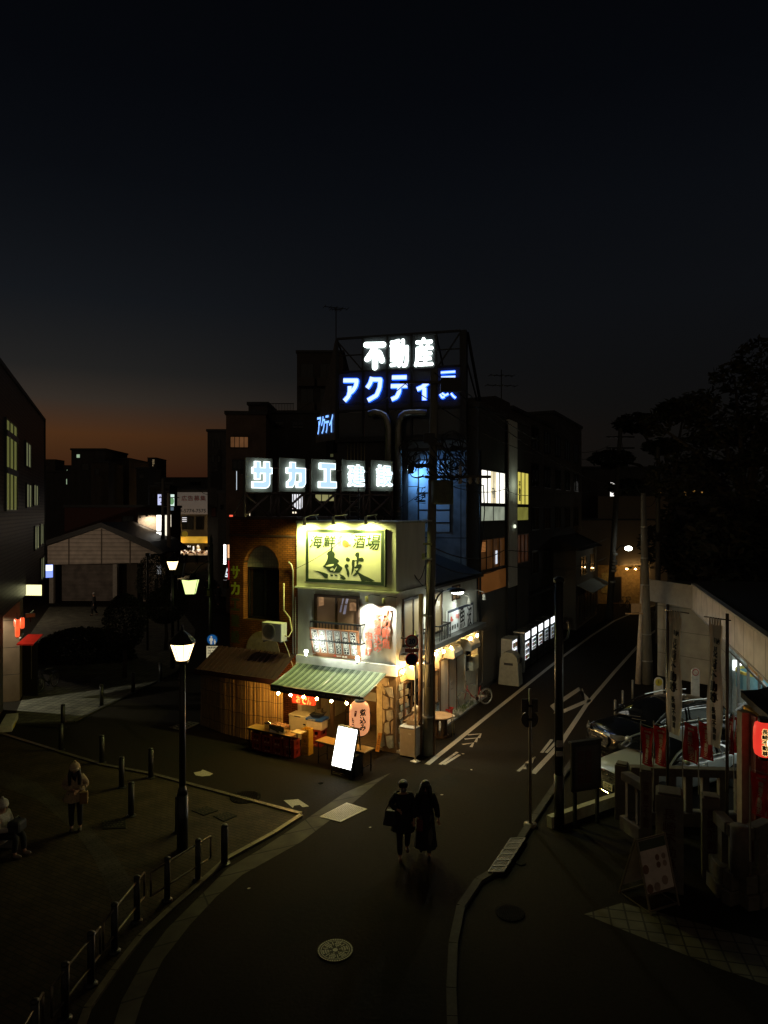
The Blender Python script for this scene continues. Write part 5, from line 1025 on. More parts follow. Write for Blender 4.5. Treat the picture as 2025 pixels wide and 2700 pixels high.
# ================================================================== STREET FURNITURE BY THE PUB
q = G(1095,2008); sp1 = thing('road_sign', 'slim pole with a round 20 limit sign above a round no parking sign', 'road sign', (q.x,q.y,0)); b = MB(); b.bar((0,0,0),(0,0,4.05),.028,n=10); b.lathe([(.16,.0),(.16,.02),(.06,.04)], n=4); b.build('pole', mat('pole_cream', (.60,.54,.42), .5), sp1, smooth=True)
zq = lambda py: EYE-(py-CY)/F*q.y
def disc(par, z, r, face, rim, dx=-.11, name='sign_disc', ang=R(8)):
    b = MB(); b.lathe([(r,-.006),(r,.006),(r*.80,.007),(.001,.007)], n=28, m=0); b.lathe([(r*.8,.0075),(.001,.0075)], n=28, m=1); o = b.build(name, [rim, face], par); o.location = (dx,-.05,z); o.rotation_euler = (R(90),0,ang); return o
d1 = disc(sp1, zq(1690), .20, mat('sign_face_white', (.55,.55,.50), .5), REDP); d = MB(); d.txt('20', lambda x, z, l: (x, z, .009+l), 0, 0, .19, .15, 0, .008); d.build('numeral', mat('numeral_blue', (.02,.04,.20), .5), d1)
b = MB(); b.box((-.32,-.06,zq(1719)),(.10,-.05,zq(1709))); b.build('plate', mat('plate_redwhite', (.4,.12,.10), .5), sp1)
disc(sp1, zq(1738), .20, mat('sign_blue', (.015,.04,.18), .5), REDP); d = MB(); d.beam((-.22,-.061,zq(1738)+.10),(-.02,-.061,zq(1738)-.10),.035,.002); d.build('slash', REDP, sp1)
q = G(1070,1999); cb = thing('cabinet', 'pale freezer cabinet standing outside by the stone clad corner', 'cabinet', (q.x+.16,q.y+.22,0), -27); b = MB(); b.box((-.27,-.24,.05),(.27,.52,.90)); b.build('body', mat('cabinet_white', (.55,.50,.42), .5, var=.12), cb, bevel=.015); b = MB(); b.box((-.29,-.26,.903),(.29,.54,.96)); b.build('top', mat('cabinet_top', (.30,.31,.30), .5), cb, bevel=.01); b = MB(); b.box((.03,-.2445,.74),(.12,-.2405,.78)); b.build('badge', WHT, cb)
c_ = cb.location; bx_ = thing('cardboard_box', 'open cardboard box on the pale cabinet', 'box', (c_.x+.10,c_.y+.15,.961), -20); b = MB(); b.box((-.17,-.15,0),(.17,.15,.012)); [b.prism([(sx*.17,-.15,0),(sx*.17,.15,0),(sx*.22,.15,.17),(sx*.22,-.15,.17)],(.008,0,0)) for sx in (-1,1)]; [b.prism([(-.17,sy_*.15,0),(.17,sy_*.15,0),(.2,sy_*.2,.16),(-.2,sy_*.2,.16)],(0,.008,0)) for sy_ in (-1,1)]; b.build('carton', mat('cardboard', (.42,.29,.16), .85), bx_, fix=True)
pt = thing('plush_dog', 'pale shaggy plush dog sitting behind the pale cabinet', 'plush toy', (c_.x+.25,c_.y+.42,.965), -60); b = MB(); FUR = mat('pale_fur', (.55,.47,.33), .95, var=.4, scale=22, bump=.8)
b.ball((0,0,.16),.17,n=14,k=10,sc=(1,.9,1.05)); b.build('body', FUR, pt, smooth=True); b = MB(); b.ball((0,-.06,.38),.13,n=14,k=10); b.ball((0,-.18,.35),.06,n=10); b.build('head', FUR, pt, smooth=True)
for s in (-1,1): b = MB(); b.ball((s*.10,-.02,.46),.045,n=8,sc=(.6,1,1.2)); b.build('ear', FUR, pt, smooth=True); b = MB(); b.ball((s*.10,-.16,.06),.06,n=8,sc=(1,1.5,1)); b.build('paw', FUR, pt, smooth=True)
b = MB(); b.ball((0,-.235,.365),.02,n=8); b.ball((-.05,-.165,.42),.014,n=6); b.ball((.05,-.165,.42),.014,n=6); b.build('face', BLACK, pt)
q = G(1163,1950); tb = thing('cable_drum_table', 'round wooden drum table half hidden behind the utility pole', 'table', (q.x,q.y+.4,0)); b = MB(); b.lathe([(.42,.66),(.44,.67),(.44,.71),(.42,.72)], n=24); b.build('tabletop', mat('drum_wood', (.32,.22,.13), .7, var=.3), tb, smooth=True); b = MB(); [b.bar((.2*cos(k),.2*sin(k),0),(.2*cos(k),.2*sin(k),.66),.05) for k in range(6)]; b.lathe([(.3,0),(.3,.04)], n=20); b.build('drum', DKWOOD, tb)
q = G(1183,1945); b0 = thing('plastic_stool', 'pale round stool beside the drum table', 'stool', (q.x+.05,q.y+.35,0)); b = MB(); b.lathe([(.17,.60),(.20,.62),(.20,.65),(.15,.66)], n=18); b.build('seat', mat('stool_pale', (.55,.52,.44), .5), b0, smooth=True)
for k_ in range(4): a = k_*pi/2+.5; b = MB(); b.tube([(.15*cos(a),.15*sin(a),.61),(.2*cos(a),.2*sin(a),.3),(.22*cos(a),.22*sin(a),0)], .016); b.build('leg', mat('leg_ochre', (.35,.27,.10), .5), b0, smooth=True)
q = G(1178,1892); crate(q.x, q.y, .06, -27, 'red bottle crate on the step outside the sliding door', mat('crate_bright_red', (.42,.03,.02), .45), 'crates outside the door', .42, .34, .30); 
q = G(1197,1896); 
for i in range(3):
    d = MB(); d.lathe([(.04,0),(.042,.2),(.016,.27),(.016,.32)], (q.x-.02+.09*i, q.y+.02*(i%2), .06), n=8); tag(d.build('bottle', mat('clear_bottle', (.25,.27,.25), .1, var=0), smooth=True), 'empty clear bottle standing by the red crate at the door', 'bottle', 'empty bottles by the red crate')
# weeds at the wall foot
d = MB(); rg = random.Random(2)
for i in range(120):
    a = IZ.w(.28+rg.uniform(-.12,.16), 5.0+rg.uniform(-.3,1.3), .06); t = rg.uniform(0,6.3); h = rg.uniform(.06,.22); l = V((cos(t),sin(t),0))*.06; d.poly([a, a+l*.3+V((.01,0,h*.6)), a+l+V((0,0,h)), a+l*.3+V((-.01,0,h*.6))])
tag(d.build('weeds', mat('weed_green', (.05,.085,.02), .8)), 'small weeds sprouting at the foot of the pub side wall', 'weeds', kind='stuff')
# ------------------------------------------------------------------ bicycles
def bicycle(name, label, loc, deg, frame_m, basket=False, fork_turn=0, tyre=RUBBER):
    o = thing(name, label, 'bicycle', loc, deg); r = .31; WB = 1.05
    def wheel(x):
        w_ = MB(); 
        ring = lambda rr, tr, mb: mb.tube([(x+rr*cos(2*pi*k/28), 0, r+rr*sin(2*pi*k/28)) for k in range(29)], tr, 6)
        ring(r-.018, .019, w_); wo = w_.build('wheel', tyre, o, smooth=True)
        w_ = MB(); ring(r-.045, .010, w_); [w_.bar((x,0,r),(x+(r-.05)*cos(2*pi*k/18),0.0,r+(r-.05)*sin(2*pi*k/18)),.0022,n=3) for k in range(18)]; w_.bar((x,-.04,r),(x,.04,r),.02); w_.build('rim', STEEL, wo)
        w_ = MB(); w_.tube([(x+(r+.03)*cos(t),0,r+(r+.03)*sin(t)) for t in [R(20+14*k) for k in range(11)]], .016, 5); w_.build('mudguard', STAIN, wo, smooth=True)
    wheel(0); wheel(WB)
    b = MB(); bb = (.62,0,.27); b.tube([(.14,0,.72),(.3,0,.50),(.45,0,.34),bb], .018); b.tube([(.16,0,.64),(.36,0,.40),bb], .014); b.bar(bb,(.78,0,.78),.017); b.bar(bb,(WB,0,r),.012); b.bar((.75,0,.62),(WB,0,r),.010); b.bar((.0,0,r),(.12,0,.66),.015); b.bar((.12,0,.62),(.15,0,.86),.018); b.build('frame', frame_m, o, smooth=True)
    b = MB(); b.tube([(.30,-.28,.93),(.2,-.25,.98),(.14,-.12,.94),(.14,0,.90),(.14,.12,.94),(.2,.25,.98),(.30,.28,.93)], .013); b.build('handlebar', STAIN, o, smooth=True)
    b = MB(); b.ball((.80,0,.83), .10, n=10, sc=(1.3,.75,.4)); b.build('saddle', BLACK, o, smooth=True)
    b = MB(); b.beam((.82,-.06,.68),(1.22,-.06,.68),.012); b.beam((.82,.06,.68),(1.22,.06,.68),.012); [b.beam((.86+.1*k,-.06,.68),(.86+.1*k,.06,.68),.01) for k in range(4)]; b.bar((WB,.05,r),(1.12,.06,.68),.008); b.bar((WB,-.05,r),(1.12,-.06,.68),.008); b.build('carrier', DKMET, o)
    b = MB(); b.lathe([(.08,-.005),(.08,.005)], n=16); k_ = b.build('crank', DKMET, o); k_.location = bb; k_.rotation_euler.x = pi/2; b = MB(); b.beam((.62,.05,.27),(.72,.05,.12),.02); b.beam((.62,-.05,.27),(.52,-.05,.42),.02); b.box((.67,.05,.10),(.77,.13,.13)); b.box((.47,-.13,.41),(.57,-.05,.44)); b.build('pedal', BLACK, o)
    if basket:
        b = MB()
        for z in (.70,.80,.90,.96): w2 = .13+.05*(z-.7)/.26; b.tube([(-.18-.02,-w2,z),(.08,-w2,z),(.08,w2,z),(-.2,w2,z),(-.2,-w2,z)], .006, 4)
        for k in range(7): b.bar((-.2+.046*k,-.14,.70),(-.2+.046*k,-.18,.96),.004,n=4); b.bar((-.2+.046*k,.14,.70),(-.2+.046*k,.18,.96),.004,n=4); b.bar((-.2,-.15+.05*k,.7),(-.2,-.18+.06*k,.96),.004,n=4)
        b.build('basket', STAIN, o)
    return o
q = G(1224,1868); q2 = G(1281,1862); ang = math.degrees(math.atan2(q2.y-q.y, q2.x-q.x)); bicycle('bicycle', 'red framed bicycle leaning by the far end of the pub side wall', (q.x,q.y,.03), 28, mat('bike_red', (.22,.02,.015), .35, coat=.5), tyre=mat('tyre_grey', (.22,.22,.2), .8))
q = G(99,1826); bicycle('bicycle', 'parked bicycle with wire basket facing the street beside the left building entrance', (q.x+.1,q.y,.01), 82, BLACK, True)
q = G(118,1742); bicycle('bicycle', 'second parked bicycle in the dark further along the left building', (q.x,q.y,.01), 80, BLACK, True)
q = G(1672,1606); bicycle('bicycle', 'bicycle parked in front of the distant lit doorway at the bend', (q.x-.5,q.y,.02), 100, BLACK, True)
# ------------------------------------------------------------------ vending machines
VM = Frame(*IZ.w(.55, IZ.side(1384, 1690, .55).y).to_2d(), -27)
def vend(i, y, label, white, head, prods, disp, dark_top=False):
    o = fthing('vending_machine', label, 'vending machine', VM, 0, y, .02, 'vending machines along the side street'); b = MB(); b.box((-.53, 0, 0), (0, 1.0, 1.83)); b.build('cabinet', white, o, bevel=.02)
    if not dark_top:
        b = MB(); b.box((.001,.08,1.42),(.015,.92,1.76)); h_ = b.build('header_panel', head, o); d = MB(); d.prism([(.017,.40,1.48),(.017,.56,1.48),(.017,.50,1.58),(.017,.58,1.70),(.017,.38,1.70),(.017,.46,1.58)], (.002,0,0)); d.build('emblem', mat('vend_emblem%d' % i, [(.55,.25,.02),(.03,.10,.05),(.6,.25,.02),(.05,.2,.05),(.6,.22,.02)][i % 5], .5), h_)
    b = MB(); zs_ = disp; b.box((.001,.08,zs_[0]),(.012,.78,zs_[1])); p_ = b.build('display_window', prods, o)
    b = MB(); rg = random.Random(i)
    for r_ in range(3):
        z = zs_[0]+(zs_[1]-zs_[0])*(r_+.12)/3
        for c in range(8): b.box((.0125,.11+.083*c,z),(.03,.16+.083*c,z+(zs_[1]-zs_[0])*.2), rg.randint(0,4))
    b.build('drink_can', [mat('can_%d' % k, c, .3) for k, c in enumerate(((.5,.04,.03),(.05,.25,.10),(.55,.45,.08),(.06,.10,.3),(.6,.6,.6)))], p_, fix=True)
    b = MB(); [b.box((.013,.08,zs_[0]+(zs_[1]-zs_[0])*k/3-.012),(.034,.78,zs_[0]+(zs_[1]-zs_[0])*k/3+.012)) for k in (1,2)]; b.build('shelf', BLACK, p_)
    b = MB(); b.box((.001,.2,.22),(.02,.75,.38)); b.build('dispensing_slot', BLACK, o); b = MB(); b.box((.001,.84,.75),(.02,.94,1.15)); b.build('coin_panel', STEEL, o)
HW = glow_mat('vend_header', (.93,.97,1), 1.9, True); PW = glow_mat('vend_display', (.90,.96,1), 1.35, True, var=.25, scale=2.5); PD = glow_mat('vend_display_dim', (.80,.92,1), .55, True, var=.5, scale=2.5); CABW = mat('vend_white', (.40,.39,.34), .45); CABD = mat('vend_dark', (.05,.05,.05), .4)
vend(1, -2.2, 'cream sided vending machine nearest the camera behind the recycling bin', CABW, HW, PW, (.62,1.72), True); vend(2, -.05, 'vending machine with three bright rows just past the grey post', CABD, HW, PW, (.45,1.28)); vend(3, 1.26, 'vending machine third from the recycling bin', CABD, HW, PW, (.72,1.30)); vend(4, 2.58, 'vending machine fourth from the recycling bin', CABD, HW, PW, (.72,1.30)); vend(5, 3.9, 'vending machine fifth from the recycling bin', CABD, HW, PD, (.72,1.30)); vend(6, 5.3, 'vending machine at the far end of the row', CABD, HW, PD, (.62,1.28))
o = fthing('post', 'grey square post between the first two vending machines', 'post', VM, .05, -.6, 0); b = MB(); b.box((-.1,-.12,0),(.1,.12,1.95)); b.build('post', mat('post_grey', (.22,.24,.23), .5), o, bevel=.01); b = MB(); b.box((-.3,-.5,1.955),(.25,.3,2.02)); b.build('cap', STEEL, o)
q = IZ.w(.72, IZ.side(1345,1740,.7).y); rbn = thing('recycling_bin', 'bulky grey recycling bin with a rounded lid beside the vending machines', 'bin', (q.x,q.y,0), -27); b = MB(); pr = [(-.48,0),(.48,0),(.42,1.05),(.34,1.30),(.18,1.45),(-.12,1.48),(-.30,1.40),(-.40,1.15)]; b.prism([(x,-.32,z) for x,z in pr], (0,.64,0)); b.build('body', mat('bin_grey', (.23,.23,.19), .6, var=.2), rbn, bevel=.03); b = MB(); b.box((-.2,-.335,.9),(.2,-.322,1.0)); b.build('slot', BLACK, rbn)
b = MB(); b.box((.40,-.2,1.0),(.47,.2,1.2)); b.build('hatch', BLACK, rbn)
# ================================================================== FAR SIDE-STREET HOUSES AND LIT DOORWAY
HF = Frame(14.3, 48.0, -27); hs = fthing('house', 'low old house with a white awning sheet and sliding doors beside the bend', 'house', HF); b = MB(); b.box((-5,-4,0),(0,3.6,5.2)); b.build('wall', mat('old_wall', (.16,.145,.12), .85, var=.3, stretch=(1,1,20)), hs, fix=True); b = MB(); b.prism([(-5.3,-4.3,5.2),(.4,-4.3,5.2),(-2.5,-4.3,6.6)], (0,8.2,0)); b.build('roof', ROOFT, hs, fix=True); b = MB(); b.prism([(.003,-3.5,2.9),(.003,3.5,2.9),(1.0,3.5,2.45),(1.0,-3.5,2.45)], (0,0,-.06)); b.build('awning', mat('awning_pale', (.30,.33,.29), .6), hs, fix=True)
for i in range(3): window(hs, 'x', 0, -3.4+2.3*i, -1.3+2.3*i, .2, 2.2, DKWOOD, mat('milk_glass', (.10,.11,.10), .3), 1, .07, .05, name='door')
window(hs, 'x', 0, -2.5, -.5, 3.4, 4.7, DKMET, DGLASS, 1); window(hs, 'x', 0, 1, 2.6, 3.4, 4.7, DKMET, DGLASS, 1)
EF = Frame(17.4, 56.5, -6); eh = fthing('corner_bar', 'pale house at the bend with a warm lit doorway under bulbs', 'building', EF); b = MB(); b.box((-1.6,0,0),(.3,6,7)); b.box((.31,0,3.3),(6,6,9)); b.box((3.9,0,0),(6,6,3.29)); b.build('wall', mat('beige_wall', (.20,.155,.11), .85, var=.2, stretch=(1,1,14)), eh, fix=True); b = MB(); b.box((.31,.9,0),(3.89,1.0,3.28)); b.build('entrance_wall', mat('entrance_ochre', (.45,.28,.10), .8, var=.4), eh, fix=True)
b = MB(); b.box((-1.7,-.05,7.01),(6.1,6,7.15)); b.build('roof', ROOFT, eh, fix=True)
window(eh, 'y', .9, 1.7, 2.4, .1, 2.3, DKWOOD, BLACK, 0, .06, .05, name='door'); b = MB(); b.box((.75,.86,.9),(1.45,.89,2.6)); b.build('poster', mat('poster_ochre', (.6,.45,.15), .6, var=.5, scale=9), eh)
window(eh, 'y', 0, -1.2, .0, 2.0, 3.0, STEEL, mat('notice_lines', (.3,.27,.25), .5), 2, .05, .04, name='notice_board', rail=2)
FARB = glow_mat('far_bulb', (1,.62,.22), 75, True)
for i, px in enumerate((1653,1676,1696)):
    q = EF.front(px, 1516, -.25); bulb(EF, (q.x,-.25,3.05), ['glowing bulb at the poster end over the distant doorway','glowing bulb in the middle over the distant doorway','glowing bulb next to the grey pole over the distant doorway'][i], 'bulbs over the distant doorway', FARB, .09)
# far street light and poles
q = G(1606,1632); fp = thing('utility_pole', 'leaning utility pole at the bend carrying a bright street light', 'utility pole', (q.x,q.y,0)); tq = P(1636,1130,q.y); b = MB(); b.bar((0,0,0),(tq.x-q.x,0,tq.z),.24,.14,12); b.build('pole', mat('dark_pole', (.07,.068,.06), .8), fp, smooth=True); b = MB(); b.beam((tq.x-q.x-1,0,tq.z-.6),(tq.x-q.x+1,0,tq.z-.6),.1); b.beam((tq.x-q.x-1,0,tq.z-1.4),(tq.x-q.x+1,0,tq.z-1.4),.1); b.build('crossarm', DKMET, fp)
b = MB(); [b.lathe([(.235,z),(.24,z+.15)], (.0+z*.082,-.03,0), n=12) for z in (2.6,3.4,3.65,3.9,4.1,4.6)]; b.build('band', STEEL, fp)
h = P(1657,1446,48.2)-V((q.x,q.y,0)); fl = thing('street_light', 'bright white street light on the leaning pole at the bend', 'street light', (q.x,q.y,0)); b = MB(); b.tube([(.4,0,h.z-.3),(h.x*.6,h.y*.5,h.z+.15),(h.x,h.y,h.z+.18)], .04); b.build('arm', DKMET, fl); b = MB(); b.ball((h.x,h.y,h.z), .27, n=16, sc=(1,.7,.62)); b.build('lens', glow_mat('far_led', (.98,1,.86), 11, True), fl, smooth=True)
# ================================================================== RIGHT SIDE: LOW BUILDING WITH PALE FASCIA
FASC = brick('fascia_panels', (.42,.40,.37), (.38,.36,.33), (.10,.09,.08), 1.35, 6, off=0, gap=.02, rough=.5, dirt=.25)
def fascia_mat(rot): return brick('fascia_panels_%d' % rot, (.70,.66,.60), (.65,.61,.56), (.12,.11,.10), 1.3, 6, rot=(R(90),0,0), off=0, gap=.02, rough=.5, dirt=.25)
A_ = V((13.46, 29.8)); B_ = V((9.2, 15.7)); C_ = V((12.55, 32.6))
RB1 = Frame(A_.x, A_.y, math.degrees(math.atan2(B_.y-A_.y, B_.x-A_.x))); L1 = (B_-A_).length      # X runs along the eaves toward the camera
sb = fthing('station_building', 'low flat roofed building with a deep pale panelled fascia and lit glass front', 'building', RB1)
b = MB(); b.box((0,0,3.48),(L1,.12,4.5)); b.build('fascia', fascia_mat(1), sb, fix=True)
b = MB(); b.box((-.03,-.04,4.503),(L1,.16,4.58)); b.box((-.02,-.03,3.42),(L1,.5,3.476)); b.build('trim', mat('fascia_trim', (.50,.48,.44), .4, metal=.3), sb, fix=True)
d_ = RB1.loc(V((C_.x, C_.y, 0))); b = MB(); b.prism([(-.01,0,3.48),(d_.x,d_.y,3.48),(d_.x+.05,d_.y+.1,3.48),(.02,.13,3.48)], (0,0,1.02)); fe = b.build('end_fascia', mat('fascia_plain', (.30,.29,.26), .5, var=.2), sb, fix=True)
b = MB(); b.poly([(0,.05,4.40),(L1,.05,4.40),(L1,16,4.40),(-6,14,4.40),(d_.x,d_.y,4.40)]); b.build('roof', ROOFT, sb, fix=True)
b = MB(); b.prism([(-.8,.75,0),(d_.x+.3,d_.y+.45,0),(d_.x+.5,d_.y+.7,0),(-.75,1.0,0)], (0,0,3.42)); b.box((-.8,.8,0),(3.6,1.05,3.42)); b.build('wall', brick('station_wall', (.42,.42,.38), (.38,.38,.34), (.15,.15,.13), 1.8, 1.1, rot=(R(90),0,0), off=0, gap=.012, dirt=.25), sb, fix=True)
# lit interior behind glass
b = MB(); b.box((3.61,4.2,.0),(13.5,4.3,3.4)); b.build('inner_wall', mat('station_inner', (.55,.60,.56), .6, var=.2), sb); b = MB(); b.box((3.61,.9,.0),(13.5,4.19,.05)); b.box((3.601,.9,.06),(3.66,4.19,3.4)); b.build('inner_floor', mat('station_floor', (.35,.38,.36), .35, var=.2), sb)
b = MB(); b.box((4.0,1.5,3.0),(5.6,1.7,3.06)); b.box((6.1,1.6,3.0),(9.6,2.0,3.06)); b.box((6.1,3.2,3.0),(12.8,3.6,3.06)); b.build('ceiling_light', glow_mat('station_tube', (.90,1,.92), 7, True), sb)
b = MB(); b.box((3.68,.93,1.68),(3.70,1.24,2.06)); b.build('screen', glow_mat('station_screen', (.95,1,1), 2.2, False), sb)
gf = MB(); [gf.box((x-.04,.80,0),(x+.04,.88,3.4)) for x in (3.66,5.2,6.8,8.4,10,11.6,13.2)]; gf.box((3.7,.81,2.35),(13.2,.87,2.43)); gfo = gf.build('glazing_frame', STEEL, sb, fix=True)
b = MB(); [b.box((6.9+.16*i,.82,2.45),(6.95+.16*i+.03*(i%2),.86,3.38)) for i in range(0,12)]; b.build('slat', mat('slat_wood', (.50,.26,.09), .6), sb)
b = MB(); n = 26
def curve_wall(r0, r1, z0, z1, m):
    for i in range(n):
        t0, t1 = pi*1.0+pi*1.15*i/n, pi*1.0+pi*1.15*(i+1)/n; c = (4.75, 1.95); p = lambda t, r: (c[0]+r*.72*cos(t), c[1]+r*.80*sin(t))
        b.prism([(*p(t0,r0),z0),(*p(t1,r0),z0),(*p(t1,r1),z0),(*p(t0,r1),z0)], (0,0,z1-z0), m)
curve_wall(1.28,1.38,1.32,1.86,0); curve_wall(1.26,1.40,1.861,1.95,1); b.build('counter', [mat('sky_blue', (.18,.42,.55), .4, var=.08), mat('edge_yellow', (.70,.62,.12), .4)], sb, fix=True)
b = MB(); b.box((8.0,1.0,.9),(8.35,1.1,2.2)); b.build('green_board', mat('dark_green_board', (.01,.07,.03), .5), sb); b = MB(); [b.box((5.9+.0*i,3.4,.9+.13*i),(7.2,3.45,.95+.13*i)) for i in range(5)]; b.build('shelf', DKMET, sb)
for x, y, k in ((1820+0,1800,0),):
    pass
q = G(1739,1832); 
def tombstone(px, py, Y, w_, h_, label, facem, symbol):
    p = P(px, py, Y); o = thing('standing_sign', label, 'sign', (p.x,p.y,0), 0); b = MB(); t_ = p.z; pts = [(-w_/2,0,.05),(w_/2,0,.05)]+[(w_/2*cos(a),0,t_-w_/2+w_/2*sin(a)) for a in [pi*k/10 for k in range(11)]]; b.prism(pts, (0,.05,0)); b.build('board', mat('tomb_white', (.60,.57,.50), .5), o, fix=True)
    b = MB(); r = w_*.40; c = t_-w_/2-.02; b.poly([(r*cos(2*pi*k/24),-.003,c+r*1.05*sin(2*pi*k/24)) for k in range(24)]); b.build('disc', facem, o)
    b = MB()
    if symbol == 'no': b.poly([(r*.78*cos(2*pi*k/24),-.005,c+r*.8*sin(2*pi*k/24)) for k in range(24)], 0); b.beam((-r*.5,-.007,c-r*.1),(r*.5,-.007,c-r*.1),r*.16,.002,1); b.beam((-r*.55,-.009,c+r*.55),(r*.55,-.009,c-r*.55),r*.16,.002,2); b.beam((-w_*.3,-.004,c-w_*.85),(w_*.3,-.004,c-w_*.85),w_*.12,.002,1)
    else: b.ball((0,-.012,c+r*.45),r*.15,1,8,5); b.beam((0,-.006,c+r*.3),(0,-.006,c-r*.15),r*.2,.003,1); b.beam((-r*.35,-.006,c+r*.1),(r*.35,-.006,c+r*.2),r*.12,.003,1); b.beam((0,-.006,c-r*.15),(-r*.3,-.006,c-r*.5),r*.12,.003,1); b.beam((0,-.006,c-r*.15),(r*.3,-.006,c-r*.45),r*.12,.003,1)
    b.build('symbol', [MT['tomb_white'], INK, REDP], o)
tombstone(1737,1786,27.5,.36,1.1,'white standing sign with a yellow disc behind the black car',mat('disc_yellow', (.55,.42,.03), .5),'man'); tombstone(1834,1761,27.0,.32,1.2,'white standing no smoking sign behind the car roof',REDP,'no')
# big tapered concrete pole with pale half cover
q = G(1706,1802); gp = thing('utility_pole', 'thick grey tapered pole with a pale cover strip before the low building', 'utility pole', (q.x,q.y,0)); T_ = P(1691,1300,q.y).z
b = MB(); b.bar((.0,0,0),(-.17,0,T_),.27,.10,18); b.build('pole', mat('pole_grey_light', (.15,.145,.125), .8, var=.25, stretch=(1,1,.3)), gp, smooth=True); b = MB(); b.bar((-.42,-.05,0),(-.24,-.05,4.4),.13,.06,10); b.build('guy_cover', mat('guy_cover_pale', (.50,.42,.34), .6), gp, smooth=True)
b = MB(); [b.lathe([(.275-.02*z,z),(.285-.02*z,z+.03),(.27-.02*z,z+.06)], (-.02*z,0,0), n=16) for z in (1.0,2.2,4.4,5.6,7.0)]; b.build('band', STEEL, gp); b = MB(); b.beam((-1.0,-.1,3.15),(-.1,-.1,3.15),.06); b.box((-.75,-.12,3.2),(-.3,-.08,3.6)); b.build('bracket', mat('bracket_ochre', (.4,.25,.12), .6), gp)
b = MB(); b.tube([(.20,-.05,2.9+0),(.32,-.05,2.95),(.36,-.05,3.1),(.30,-.05,3.25),(.2,-.05,3.25)], .035); b.build('ring_hook', BLACK, gp)
q = G(1735,1700); gp2 = thing('utility_pole', 'slim dark pole in the gloom behind the thick grey pole', 'utility pole', P(1735,1350,40).to_2d().to_3d()); b = MB(); b.bar((0,0,0),(0,0,11.5),.16,.11,10); b.build('pole', MT['dark_pole'], gp2, smooth=True); b = MB(); b.box((-.2,-.3,6),(.2,-.1,6.5)); b.build('junction_box', DKMET, gp2)
# black lamp post in the right foreground
q = G(1474,2186); lp = thing('lamp_post', 'thick black lamp post without light standing between road and notice board', 'lamp post', (q.x,q.y,.03)); b = MB(); b.bar((0,0,0),(0,0,1.3),.125,.12,14); b.bar((0,0,1.3),(0,0,5.97),.105,.10,14); b.build('post', mat('post_black', (.014,.012,.010), .38, var=.2), lp, smooth=True)
b = MB(); b.lathe([(.13,5.97),(.14,6.0),(.14,6.05),(.04,6.1)], n=14); b.build('cap', BLACK, lp); b = MB(); b.box((-.09,-.128,2.0),(.06,-.112,2.16)); b.box((-.1,-.128,1.78),(.06,-.113,1.9)); b.build('sticker', mat('sticker_grey', (.3,.28,.26), .6), lp)
b = MB(); b.tube([(.1,0,4.95),(.22,0,5.02),(.26,.02,4.85),(.2,.02,4.6),(.12,0,4.55)], .025); b.build('bracket', MT['post_black'], lp)
# backs of road signs
q = G(1398,2181); rs = thing('road_sign', 'slim pole with a round and a square sign seen from behind by the kerb', 'road sign', (q.x,q.y,.03)); SB = mat('sign_back', (.06,.055,.045), .5, metal=.4); b = MB(); b.bar((0,0,0),(0,0,3.35),.04,n=10); b.lathe([(.16,0),(.16,.06),(.05,.08)], n=12); b.build('pole', mat('pole_tan', (.17,.14,.10), .5), rs, smooth=True)
zr2 = lambda py: EYE-(py-CY)/F*q.y
b = MB(); b.lathe([(.21,-.008),(.21,.008)], n=26); o = b.build('sign_disc', SB, rs); o.location = (0,.06,zr2(1902)); o.rotation_euler.x = R(90); b = MB(); b.box((-.20,.05,zr2(1882)),(.20,.07,zr2(1848))); b.build('sign_plate', SB, rs); b = MB(); b.box((-.06,-.05,zr2(1866)),(.06,.049,zr2(1860))); b.box((-.06,-.05,zr2(1902)),(.06,.049,zr2(1896))); b.build('clamp', DKMET, rs)
# notice board on two legs
q = G(1512,2184); q2 = G(1578,2172); nb = thing('notice_board', 'black framed notice board on two legs at the stone fence corner', 'notice board', (q.x,q.y,.03), math.degrees(math.atan2(q2.y-q.y,q2.x-q.x))); W_ = (q2-q).length
b = MB(); b.box((-.06,-.03,.85),(W_+.06,.05,2.02)); b.box((-.09,-.06,2.023),(W_+.09,.08,2.08)); b.build('frame', BLACK, nb, bevel=.01); b = MB(); b.box((.02,-.04,.93),(W_-.02,-.033,1.95)); b.build('board', mat('board_dark', (.04,.035,.03), .6), nb); [ (lambda bb: bb.build('leg', BLACK, nb))(MB().beam((x,0,0),(x,0,.847),.07)) for x in (.04, W_-.04)]
b = MB(); [b.box((.1+.22*(i%2),-.045,1.05+.28*(i//2)),(.27+.22*(i%2),-.0415,1.28+.28*(i//2))) for i in range(6)]; b.build('notice', mat('notice_brown', (.05,.02,.015), .8), nb)
# low concrete kerb wall by the parking
b = MB(); a, c, e = G(1446,2188), G(1640,2118), G(1452,2192); kw = [(1448,2186),(1638,2120)]
p, r_ = G(*kw[0]), G(*kw[1]); b.beam(p+V((0,0,.16)), r_+V((0,0,.16)), .16, .30); tag(b.build('low_wall', mat('low_wall_cream', (.36,.34,.24), .85, var=.25)), 'low cream concrete wall running behind the notice board legs', 'wall')
for i, (px, py, lb) in enumerate(((1668,1836,'tallest of the slim grey bollards behind the black car'),(1642,1868,'middle slim grey bollard behind the black car'),(1622,1895,'slim grey bollard nearest the black car windscreen'))): q = G(px, py+14); o = thing('bollard', lb, 'bollard', (q.x,q.y,.03), 0, 'slim bollards behind the car'); b = MB(); b.bar((0,0,0),(0,0,.82),.04,n=10); b.ball((0,0,.82),.045,n=10); b.build('post', mat('bollard_grey', (.16,.15,.12), .5), o, smooth=True)
